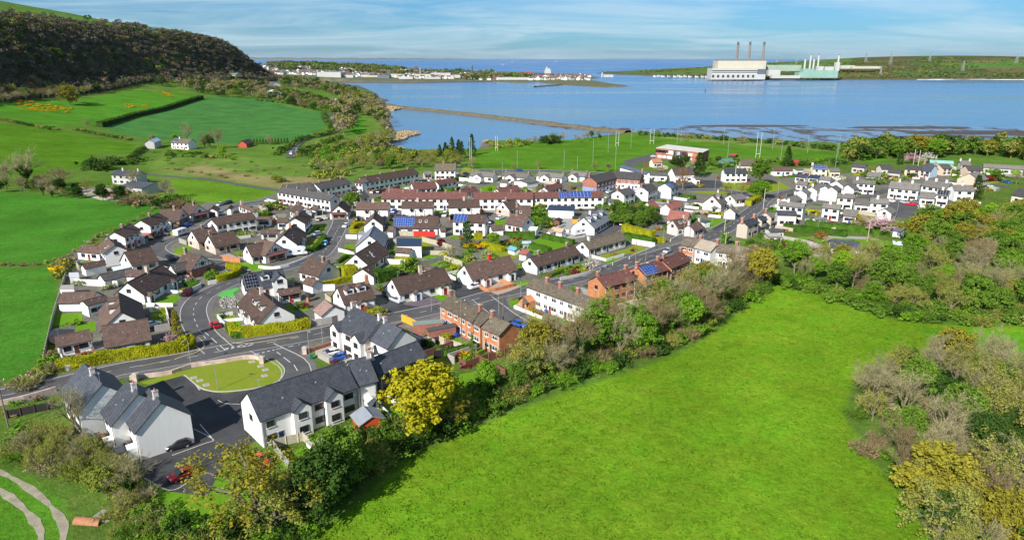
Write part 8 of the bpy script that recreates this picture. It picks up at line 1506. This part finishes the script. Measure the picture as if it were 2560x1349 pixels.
# ================================================================ THE FAR SHORES
def fx(px, D): dx, dy, dz = ray(px, 147);return dx / dy * D
def fz(py, D): dx, dy, dz = ray(1280, py);return CZ + dz / dy * D
def block(px0, px1, py0, py1, D, dep, m, name, parent=None, label=None, cat=None, ang=0):
 x0, x1 = fx(px0, D), fx(px1, D);z0, z1 = fz(py1, D), fz(py0, D);mb = MB();mb.box(x0 - (x0 + x1) / 2,(x1 - x0) / 2,0, dep, 0, z1 - max(z0,0));o = mb.build(name, m, parent);o.location = ((x0 + x1) / 2, D, max(z0,0));return tag(o, label, cat)
M_CRM = mat('cream_cladding', (.46,.43,.33), .7,.06,.05);M_CRD = mat('dark_bay', (.05,.05,.06), .8,.3,.1);M_MINT = mat('mint_cladding', (.23,.36,.29), .7,.12,.05);M_CHIM = mat('chimney_concrete', (.22,.18,.155), .9,.15,.03);M_CHT = mat('chimney_top', (.10,.09,.09), .9,.2,.05);M_FW2 = mat('pale_factory', (.44,.44,.41), .7,.06,.05);M_RIP = mat('riprap', (.085,.078,.07), .95,.35,.15);M_GRN = mat('dull_green', (.28,.36,.28), .8,.1,.05)
D = 2330
ps = empty('power_station', (fx(1850, D), D, 3));tag(ps, 'huge cream power station hall on the far shore', 'power station')
def pblock(px0, px1, py0, py1, y, dep, m, name, par=ps):
 x0, x1 = fx(px0, D + y) - par.location.x, fx(px1, D + y) - par.location.x;z0, z1 = max(fz(py1, D + y), 1) - 3, fz(py0, D + y) - 3;mb = MB();mb.box(x0, x1, y, y + dep, z0, z1);return mb.build(name, m, par)
pblock(1796,1917,152,172,30,60, M_CRM, 'turbine_hall');pblock(1797.5,1915.5,151,152.2,32,50, M_CRD, 'roof_plant');pblock(1783,1916.5,171,186,0,60, M_FW2, 'lower_hall');pblock(1783.5,1916,176,177.5,-1.5,2, M_CRD, 'louvre_band');pblock(1783.5,1916,180.5,181.5,-1.5,2, M_CRD, 'louvre_band');pblock(1898,1917.5,173,193,-4,30, mat('slate_blue_bay', (.10,.12,.16), .7), 'side_bay')
pblock(1781,1918,186,199,-6,50, M_FW2, 'base_wall')
for k in range(9): pblock(1784 + k * 12.6,1789 + k * 12.6,187.5,193.5,-7.5,2.4, M_CRD, 'loading_bay')
for x in (1842,1872,1907):
 for (a, b, r0, r1, m) in ((150,113,4.6,3.7, M_CHIM), (113,105,3.7,3.6, M_CHT)):
  mb = MB();X = fx(x, D + 90) - ps.location.x;z0, z1 = (0 if a == 150 else fz(a, D + 90) - 3), fz(b, D + 90) - 3;mb.tube((X, 90, z0), (X, 90, z1), r0, r1,14)
  if m is M_CHIM: ch = mb.build('chimney', m, ps)
  else: mb.build('chimney_cap', m, ch)
p2 = empty('power_plant', (fx(2050, D), D, 3));tag(p2, 'mint-green power plant with five white stacks on the far shore', 'power station')
for a in [(2003,2100,181,195,0,40,M_MINT,'hall'),(2012,2040,172,181,5,30,M_MINT,'boiler_house'),(2040,2100,176,182,8,30,M_MINT,'boiler_house'),(2048,2062,166,178,12,20,M_FW2,'tank_house'),(2066,2088,167,177,14,20,M_FW2,'tank_house'),(2092,2102,156,178,12,14,M_FW2,'stack_base')]: pblock(*a, par=p2)
for x, t, b in ((2014,147,186),(2027,138,186),(2036,147,188),(2047,138,186),(2097,138,160)):
 mb = MB();X = fx(x, D + 20) - p2.location.x;mb.tube((X, 20, max(fz(b, D + 20) - 3,0)), (X, 20, fz(t, D + 20) - 3), 3.2,2.9,12);st = mb.build('stack', M_FW2, p2);mb = MB();mb.tube((X, 20, fz(t, D + 20) - 3), (X, 20, fz(t - 1.2, D + 20) - 3), 3.1,3.1,12);mb.build('stack_cap', M_CRD, st)
block(1917,2006,163,178, D + 60,50, M_GRN, 'factory_shed', label='long pale green shed between the two power stations', cat='factory');block(1925,1955,175,190, D + 20,20, M_FW2, 'factory_shed', label='white block right of the cream power station', cat='factory');block(1935,2006,189,196, D - 10,20, M_FW2, 'quay_building', label='low white quay building beside the mint plant', cat='factory')
block(2134,2205,166,172, D + 260,30, M_CRM, 'factory_shed', label='long low cream building on the slope behind the plant', cat='factory');block(2105,2140,164,172, D + 280,25, M_FW2, 'factory_shed', label='pale block on the slope right of the plant stacks', cat='factory')
# quays and jetties, rocky edge
def bankstrip(px, z, w, m, name, lab, cat, kind='structure'):
 P = [seapt(*p) for p in px];path = smooth_line(P, 12);mb = MB();A = [offs(path, d) for d in (-w, -w * .45, w * .45, w)];Z = (-.3, z, z, -.3);rg = random.Random(len(px));jit = [rg.uniform(.8,1.15) for _ in path]
 for i in range(len(path) - 1):
  for q in range(3): mb.face([(*A[q][i], Z[q] * (jit[i] if Z[q] > 0 else 1)), (*A[q][i + 1], Z[q] * (jit[i + 1] if Z[q] > 0 else 1)), (*A[q + 1][i + 1], Z[q + 1] * (jit[i + 1] if Z[q + 1] > 0 else 1)), (*A[q + 1][i], Z[q + 1] * (jit[i] if Z[q + 1] > 0 else 1))])
 o = mb.build(name, m);me = o.data;return tag(o, lab, cat, kind=kind)
M_CSW = mat('causeway_stone', (.075,.065,.04), .95,.35,.25,.5,1.5, col2=(.17,.14,.08))
bankstrip([(966,262),(1000,269),(1060,275),(1150,284),(1260,297),(1370,310),(1460,321),(1570,333)], 2.4,7, M_CSW, 'causeway', 'long brown stone causeway between the pond and the bay', 'causeway');bankstrip([(940,246),(960,249),(965,252),(950,254)], 1,6, M_RIP, 'shingle_spit', 'dark shingle point at the edge of the wooded shore', 'spit')
bankstrip([(806,207),(900,207.5),(1000,208),(1100,207),(1228,204.8)], 3,10, M_RIP, 'sea_wall', 'dark stone embankment along the town shore', 'embankment');bankstrip([(1338,218),(1375,215),(1415,212)], 2.6,6, M_RIP, 'pier', 'low dark pier off the town spit', 'pier');bankstrip([(1493,184),(1560,187.5),(1650,191),(1780,197.5)], 1.6,8, M_RIP, 'rocky_shore', 'dark rocky edge of the far point', 'shore');bankstrip([(1780,197.5),(1900,200.5),(2100,200.5),(2300,201),(2560,201.5),(2700,203)], 1.6,8, M_RIP, 'rocky_shore', 'dark rocky edge below the power stations', 'shore')
bankstrip([(2290,200),(2400,200),(2560,200.5),(2650,201)], 2.2,7, mat('white_shingle', (.6,.58,.52), .9,.15,.1), 'shingle_beach', 'white shingle beach at the right of the far shore', 'beach')
for k, (a, b, y) in enumerate([(1778,1816,199.5),(1845,1895,200),(2012,2040,199),(2048,2092,199.5),(1668,1680,195)]):
 X0, Y0 = seapt(a, y);X1, _ = seapt(b, y);rt = empty('jetty', ((X0 + X1) / 2, Y0 - 14,0));tag(rt, f'dark piled jetty below the power stations, {ordn(k+1)} from left' if k < 4 else 'small dark jetty below the far point', 'jetty', 'jetties of the power stations');mb = MB();w = (X1 - X0) / 2;mb.box(-w, w, -5,5,3.2,4.4);mb.build('deck', M_RIP, rt)
 for q in range(6): mb = MB();x = -w + 2 + (2 * w - 4) * q / 5;mb.tube((x, -4,-1), (x, -4,3.2), .6,.6,6);mb.build('pile', M_RIP, rt)
# reeds
def reeds(px, lab, n=1500, h=1.9):
 nr = np.random.RandomState(n);poly = [seapt(*p) for p in px];xs = [p[0] for p in poly];ys = [p[1] for p in poly];X = nr.uniform(min(xs), max(xs), n * 4);Y = nr.uniform(min(ys), max(ys), n * 4);m = inside(X, Y, poly);X, Y = X[m][:n], Y[m][:n];Z = np.maximum(hbase(X, Y) * 0,0)
 C = np.stack([X, Y, np.full(len(X), h * .55)], 1);V, F = leaf_quads(nr, C, np.full(len(X), .9), 4,.7, squash=.8, shell=.2);mb = MB();mb.prism([(a, b) for a, b in poly], -.2, h * .7);V2 = np.concatenate([V, np.array(mb.v)]);F3 = [list(f) for f in F]
 me = npmesh('reeds', V, F, [LM['straw']]);tag(link('reeds', me), lab, 'reeds', kind='stuff');o = mb.build('reed_bed', LM['straw']);tag(o, lab.replace('reeds', 'reed bed'), 'reed bed', kind='stuff')
reeds([(962,350),(990,336),(1000,330),(1045,332),(1050,337),(1020,343),(1015,349),(985,356),(965,356)], 'straw-coloured reeds running out into the pond', 2600);reeds([(935,374),(970,364),(1010,374),(960,380)], 'straw-coloured reeds at the near end of the pond', 900);reeds([(955,318),(968,310),(972,318),(965,326)], 'small clump of straw-coloured reeds under the wooded point', 300);reeds([(965,268),(985,268),(1005,272),(985,276),(968,276)], 'straw-coloured reeds at the start of the causeway', 400);reeds([(1205,356),(1225,353),(1220,360)], 'small patch of straw-coloured reeds by the pitch', 160)
# the town across the bay
M_ROOFT = [mat('town_roof_brown', (.12,.075,.06), .9,.15,.1), mat('town_roof_grey', (.10,.10,.11), .9,.15,.1)];TW = [W_WHITE, W_CREAM, W_GREY, B_DRK]
TM = []
for w in TW:
 for r in M_ROOFT:
  mb = MB();gable(mb, -5,5,3.8,5,7.6,0);i = len(mb.v);mb.v += [(-5.2,0,7.75), (5.2,0,7.75), (5.2,4.2,4.8), (-5.2,4.2,4.8), (5.2,-4.2,4.8), (-5.2,-4.2,4.8)];mb.f += [(i, i + 1, i + 2, i + 3), (i + 1, i, i + 5, i + 4)];mb.m += [1,1];mb.box(-3,-2.2,-.4,.4,6.6,8.8,0)
  for x in (-3.2,-1,1.2,3.4):
   for z in (1.2,3.6): mb.box(x - .5, x + .5,-3.86,-3.8, z, z + 1.1,2)
  TM.append(mb.mesh('town_house', [w, r, M_GLASS]))
def tz(x, y):
 z = min(max(hz(x, y), 3.0), 12) + 30 * math.exp(-(((x + 1050) / 520) ** 2 + ((y - 3300) / 700) ** 2));return max(z, 3.0)
def townpt(px, D): return fx(px, D), D
rg = random.Random(31);TWN = []
for _ in range(5200):
 px = rg.uniform(660,1480);D_ = rg.uniform(2290,3600);x, y = townpt(px, D_)
 if px > 1240 and not (2260 < y < 2900): continue
 if px < 1240 and y < 2420 and px < 1200: continue
 if any((x - a) ** 2 + (y - b) ** 2 < 14 ** 2 for a, b in TWN): continue
 if sdist(np.array([x]), np.array([y]), COAST_MAIN)[0] < 25: continue
 TWN.append((x, y))
TWN.sort(key=lambda p: p[1]);hcount = 0;VV, FF, o_ = [], [], 0;rest = []
LBL = ['white house with brown roof in the town across the bay', 'white house with grey roof in the town across the bay', 'cream house with brown roof in the town across the bay', 'cream house with grey roof in the town across the bay', 'grey house with brown roof in the town across the bay', 'grey house with grey roof in the town across the bay', 'brick house with brown roof in the town across the bay', 'brick house with grey roof in the town across the bay']
for (x, y) in TWN:
 k = rg.choices(range(8), [6,4,3,2,2,2,1,1])[0];a = rg.choice((0,.3,1.5,-.4)) + rg.uniform(-.15,.15);s = rg.uniform(.9,1.5)
 if hcount < 95: hcount += 1;o = link('town_house', TM[k], None, (x, y, tz(x, y) - .5), a, s);tag(o, LBL[k], 'town house', 'houses of the town across the bay')
 else: rest.append((x, y, k, a, s))
mb = MB()
for x, y, k, a, s in rest[:1300]:
 z = tz(x, y) - .5;c, sn = math.cos(a) * s, math.sin(a) * s;Q = lambda u, v, w: (x + u * c - v * sn, y + u * sn + v * c, z + w * s)
 mb.hull2([Q(-5,-3.8,0), Q(-5,3.8,0), Q(-5,3.8,5), Q(-5,0,7.6), Q(-5,-3.8,5)], [Q(5,-3.8,0), Q(5,3.8,0), Q(5,3.8,5), Q(5,0,7.6), Q(5,-3.8,5)], 0 if k < 4 else 3);mb.face([Q(-5.2,0,7.8), Q(5.2,0,7.8), Q(5.2,4.2,4.9), Q(-5.2,4.2,4.9)], 1 + k % 2);mb.face([Q(-5.2,0,7.8), Q(5.2,0,7.8), Q(5.2,-4.2,4.9), Q(-5.2,-4.2,4.9)][::-1], 1 + k % 2)
tag(mb.build('distant_houses', [W_WHITE, *M_ROOFT, W_GREY]), 'mass of small distant houses spread behind the town shore', 'distant houses', kind='stuff')
for (a, b, t, bt, D_, dep, m, lab) in [(789,849,181,197,2330,70,M_FW2,'largest white factory hall at the left of the town shore'),(752,790,183,190,2600,60,M_FW2,'white factory roof behind the largest hall'),(879,930,184,191,2500,50,M_FW2,'long white warehouse in the middle of the town shore'),(941,971,189,197,2350,40,mat('dark_blue_shed', (.12,.15,.2), .7),'dark blue-fronted shed on the town shore'),(905,942,189,196,2400,40,M_CRM,'cream warehouse left of the dark blue shed'),(975,1010,186,194,2450,50,M_FW2,'white rounded warehouse right of the dark blue shed'),(1028,1075,186,192,2500,50,M_CRM,'low cream warehouse by the white mast'),(1075,1125,183,190,2600,60,M_FW2,'long pale roof in the port'),(1110,1150,188,195,2450,30,M_CRM,'cream sheds at the port road'),(855,880,188,197,2350,30,M_FW2,'small white shed beside the largest hall'),(995,1030,192,198,2340,25,W_GREY,'grey sheds on the embankment'),(1060,1100,193,198,2340,20,W_GREY,'low grey sheds below the long pale roof'),(1245,1330,194,200,2290,25,W_GREY,'row of grey harbour buildings by the spit'),(1311,1327,180,187,2600,40,mat('port_red', (.40,.05,.06), .7),'dark red port building')]: block(a, b, t, bt, D_, dep, m, 'warehouse', label=lab, cat='warehouse')
# ferry, mast, tower, lighthouse, ships, pylons
fr = empty('ferry', (fx(1362,2700), 2700,0));tag(fr, 'ferry with a tall white bridge moored behind the port', 'ferry');M_HULL = mat('ferry_hull', (.03,.06,.14), .6)
def fb(par, a, b, t, bt, D_, dep, m, name, y=0): x0, x1 = fx(a, D_) - par.location.x, fx(b, D_) - par.location.x;mb = MB();mb.box(x0, x1, y, y + dep, max(fz(bt, D_), -.5) - par.location.z, fz(t, D_) - par.location.z);return mb.build(name, m, par)
fb(fr, 1338,1378,184,190,2700,24, M_HULL, 'hull');fb(fr, 1362,1378,176,184,2700,22, M_FW2, 'superstructure', 1);fb(fr, 1364,1376,171.5,176,2700,16, M_FW2, 'bridge', 3);fb(fr, 1366,1369,167.5,171.5,2700,5, M_FW2, 'funnel', 8)
p = (fx(1049,2500), 2500,3);mb = MB();mb.tube((0,0,0), (0,0, fz(170,2500) - 3), 1.6,1.2,8);o = mb.build('white_mast', M_FW2);o.location = p;tag(o, 'tall white mast rising over the port warehouses', 'mast')
p = (fx(1180,3000), 3000,3);mb = MB();mb.tube((0,0,0), (0,0, fz(166,3000) - 3), 3.2,2.8,10);mb.tube((0,0, fz(166,3000) - 3), (0,0, fz(163.5,3000) - 3), 2.8,.2,10);o = mb.build('round_tower', M_RIP);o.location = p;tag(o, 'thin dark round tower at the harbour mouth', 'tower')
lh = empty('lighthouse', (fx(1507,2700), 2700,2));tag(lh, 'white lighthouse with low white cottages on the far point', 'lighthouse');mb = MB();mb.tube((0,0,0), (0,0,17), 3.4,2.4,12);mb.build('tower', M_FW2, lh);mb = MB();mb.tube((0,0,17), (0,0,20), 1.8,1.8,10);mb.tube((0,0,20), (0,0,21.5), 2,.2,10);mb.build('lantern', M_CRD, lh)
for k, (x, w) in enumerate(((12,7), (24,5), (36,6))): mb = MB();mb.box(x - w, x + w, -4,4,0,5.5,0);mb.hull2([(x - w, -4.2,5.5), (x - w, 4.2,5.5), (x - w, 0,8)], [(x + w, -4.2,5.5), (x + w, 4.2,5.5), (x + w, 0,8)], 0);mb.build('keepers_cottage', M_FW2, lh)
for k, (a, y, D_) in enumerate([(1390,147.5,15000), (1257,157.5,8000), (1281,148,13000)]):
 s = D_ / 3000;rt = empty('yacht', (fx(a, D_), D_, 0));tag(rt, ['white boat on the horizon right of the middle', 'small white sail nearest the town on the open sea', 'white sail on the horizon, left of the other one'][k], 'boat');mb = MB();pr = [(-3 * s, 0), (2.4 * s, 0), (3.2 * s, 1.2 * s), (-3.2 * s, 1.2 * s)];mb.hull2([(x, -s, z) for x, z in pr], [(x, s, z) for x, z in pr]);mb.build('hull', M_FW2, rt);mb = MB();mb.hull2([(-1.5 * s, -.1 * s, 1.3 * s), (1.2 * s, -.1 * s, 1.3 * s), (0,-.1 * s, 5 * s)], [(-1.5 * s, .1 * s, 1.3 * s), (1.2 * s, .1 * s, 1.3 * s), (0,.1 * s, 5 * s)]);mb.build('sail', M_FW2, rt)
x, y = seapt(1763,228);mb = MB();mb.tube((0,0,-1), (0,0,3.5), 1.2,1.0,8);mb.tube((0,0,3.5), (0,0,6), .8,.1,8);o = mb.build('buoy', M_RIP);o.location = (x, y, 0);tag(o, 'dark channel buoy in the bay', 'buoy')
si = lambda x, y: sdist(np.array([x]), np.array([y]), COAST_ISLE)[0]
def iz(x, y):
 s = si(x, y);H_ = float(np.interp(x, [480,900,1100,1500,1900,2600], [6,18,27,46,54,84])) + 5 * math.sin(x * .006) * math.cos(y * .005);return max(min(H_ * (1 - math.exp(-max(s, 0) / 330)) + min(s * .12,3.5), H_), -5)
M_PYL = mat('pylon_steel', (.30,.32,.33), .6,.1,.5)
for k, (a, D_, h) in enumerate([(2165,3300,45), (2228,3000,48), (2325,3300,42), (2543,3000,44), (2412,2600,36), (1992,3600,36), (1943,3800,36), (2207,2500,30)]):
 x = fx(a, D_);rt = empty('pylon', (x, D_, iz(x, D_)), .5);tag(rt, f'lattice power pylon on the far slope, {ordn(k+1)} set', 'pylon', 'pylons on the far slope');rt['label'] = 'grey lattice electricity pylon on the far slope';mb = MB();b, t = h * .1, h * .02
 for sx in (-1,1):
  for sy in (-1,1): mb.tube((sx * b, sy * b, 0), (sx * t, sy * t, h), .45,.35,4)
 for q in range(6):
  z = h * q / 6;z2 = h * (q + 1) / 6;w1 = b + (t - b) * q / 6;w2 = b + (t - b) * (q + 1) / 6
  for sy in (-1,1): mb.tube((-w1, sy * w1, z), (w2, sy * w2, z2), .25,.25,3);mb.tube((w1, sy * w1, z), (-w2, sy * w2, z2), .25,.25,3)
 mb.build('tower', M_PYL, rt)
 for z in (.72,.84,.95): mb = MB();mb.box(-h * .16, h * .16,-.4,.4, h * z - .4, h * z + .4);mb.build('crossarm', M_PYL, rt)
for k, (a, D_, w) in enumerate([(1700,2760,9), (1716,2700,7), (1660,2700,6), (1640,2720,6), (1675,2690,7), (1690,2670,6), (1705,2660,8), (1728,2650,8), (1745,2640,7), (1760,2630,8), (1771,2600,6), (1650,2760,6)]):
 x = fx(a, D_);o = link('shore_house', TM[k % 2], None, (x, D_, max(iz(x, D_), 2)), .2,1.0);tag(o, 'small white house along the far point', 'shore house', 'houses along the far point')
def farwood(pts, lab, name, cols, hr, seed):
 nr = np.random.RandomState(seed);VV, FF, MI, o = [], [], [], 0;L0 = []
 for k in range(4): c = nr.normal(size=(12,3)) * np.array([2.6,2.6,1.5]) + np.array([0,0,4.5]);L0.append(leaf_quads(nr, c, nr.uniform(1,2,12), 6,.8, shell=.4))
 for x, y, z in pts:
  V, F = L0[nr.randint(4)];s = nr.uniform(*hr) / 9;W = V * s;W = W + np.array([x, y, z - 1]);VV.append(W);FF.append(F + o);o += len(V);MI.append(np.full(len(F), nr.randint(len(cols))))
 me = npmesh(name, np.concatenate(VV), np.concatenate(FF), [LM[c] for c in cols], np.concatenate(MI));tag(link(name, me), lab, 'wood', kind='stuff')
P = []
for _ in range(1500):
 px = rg.uniform(690,1010) if rg.random() < .8 else rg.uniform(640,1240);D_ = rg.uniform(2650,3500);x = fx(px, D_)
 if math.sin(px * .06) * math.cos(D_ * .01) < -.2: continue
 P.append((x, D_, tz(x, D_)))
for _ in range(120): px = rg.uniform(1150,1330);D_ = rg.uniform(2300,2600);x = fx(px, D_);P.append((x, D_, 3))
farwood(P, 'dark tree masses among the distant town houses', 'town_trees', ['dark', 'dark', 'mid', 'brown'], (15,24), 3)
P = []
for _ in range(12000):
 px = rg.uniform(1600,2640);D_ = rg.uniform(2400,3900);x = fx(px, D_);f = math.sin(x * .011 + D_ * .004) * math.cos(D_ * .012 - x * .003);hg = abs(math.sin(x * .0125 + .6 * math.sin(D_ * .003))) < .035 or abs(math.sin(D_ * .011 + x * .0016)) < .05;near = D_ < 2520 and px > 2110
 if not (hg or near and rg.random() < .8 or (f > .5)): continue
 s = si(x, D_)
 if s < 14 or (px < 2110 and D_ < 2480) : continue
 P.append((x, D_, iz(x, D_)))
farwood(P, 'hedges, copses and scrub on the far slope', 'far_hedges', ['dark', 'dark', 'mid', 'bud', 'brown'], (5,9), 4)
P = [(fx(px, D_), D_, iz(fx(px, D_), D_)) for px, D_ in [(rg.uniform(2110,2360), rg.uniform(2440,2900)) for _ in range(150)] if si(fx(px, D_), D_) > 20];farwood(P, 'patches of yellow gorse on the far slope', 'far_gorse', ['gorse', 'bud'], (3,5), 6)
# hills beyond the sea
def farhills():
 mb = MB();D_ = 42000;n = 90;top = []
 for i in range(n + 1):
  px = 560 + (1200 - 560) * i / n;t = i / n;h = 150 * (1 - t) ** .55 * (.85 + .1 * math.sin(i * .5) + .08 * math.sin(i * 1.3 + 2));top.append((fx(px, D_), h + 5))
 for (x0, h0), (x1, h1) in zip(top, top[1:]): mb.face([(x0, D_, 0), (x1, D_, 0), (x1, D_ + 2500, h1), (x0, D_ + 2500, h0)]);mb.face([(x0, D_ + 2500, h0), (x1, D_ + 2500, h1), (x1, D_ + 6000,0), (x0, D_ + 6000,0)])
 tag(mb.build('hills', mat('far_moor', (.10,.13,.09), 1,.2,.0004)), 'faint low hills beyond the open sea', 'hills', kind='structure')
farhills()
flush_shrubs()
# ================================================================ GRASS TUFTS of the nearest field
def tufts():
 nr = np.random.RandomState(12);poly = gpoly([(600,1500),(770,1349),(910,1255),(1020,1150),(1210,1062),(1410,985),(1610,920),(1800,825),(1935,716),(2050,738),(2240,803),(2400,818),(2200,895),(2130,960),(2110,1040),(2180,1150),(2260,1240),(2340,1349),(2400,1600)]);P = np.array(poly);n = 120000
 X = nr.uniform(P[:, 0].min(), P[:, 0].max(), n);Y = P[:, 1].min() + (P[:, 1].max() - P[:, 1].min()) * nr.uniform(0,1, n) ** 1.5;k = inside(X, Y, poly) & (np.sin(X * .9 + np.sin(Y * .35)) * np.sin(Y * 1.1 + np.sin(X * .4)) + nr.normal(size=n) * .5 > .15);X, Y = X[k], Y[k];Q = np.stack([X, Y, hbase(X, Y) + .06], 1)
 V, F = _orient(nr, Q, np.tile([0,0,.5], (len(Q), 1)), .13);me = npmesh('grass', V, F, [leafmat('grass_blades', (.07,.17,.010), (.19,.31,.02), .25,.0)]);tag(link('grass', me), 'uneven grass tufts of the bright field', 'grass', kind='stuff')
tufts()
# ================================================================ AIR
def haze():
 m = bpy.data.materials.new('haze');m.use_nodes = True;nt = m.node_tree;nt.nodes.clear();N = nt.nodes.new
 o = N('ShaderNodeOutputMaterial');v = N('ShaderNodeVolumePrincipled');v.inputs['Color'].default_value = (.80,.90,1.0,1);v.inputs['Density'].default_value = 0.8e-5;v.inputs['Anisotropy'].default_value = .2
 nt.links.new(v.outputs[0], o.inputs['Volume']);mb = MB();mb.box(-61000,61000,-900,76000,-7,560);tag(mb.build('haze', [m]), 'thin blue air over the bay', 'haze', kind='stuff')
haze()
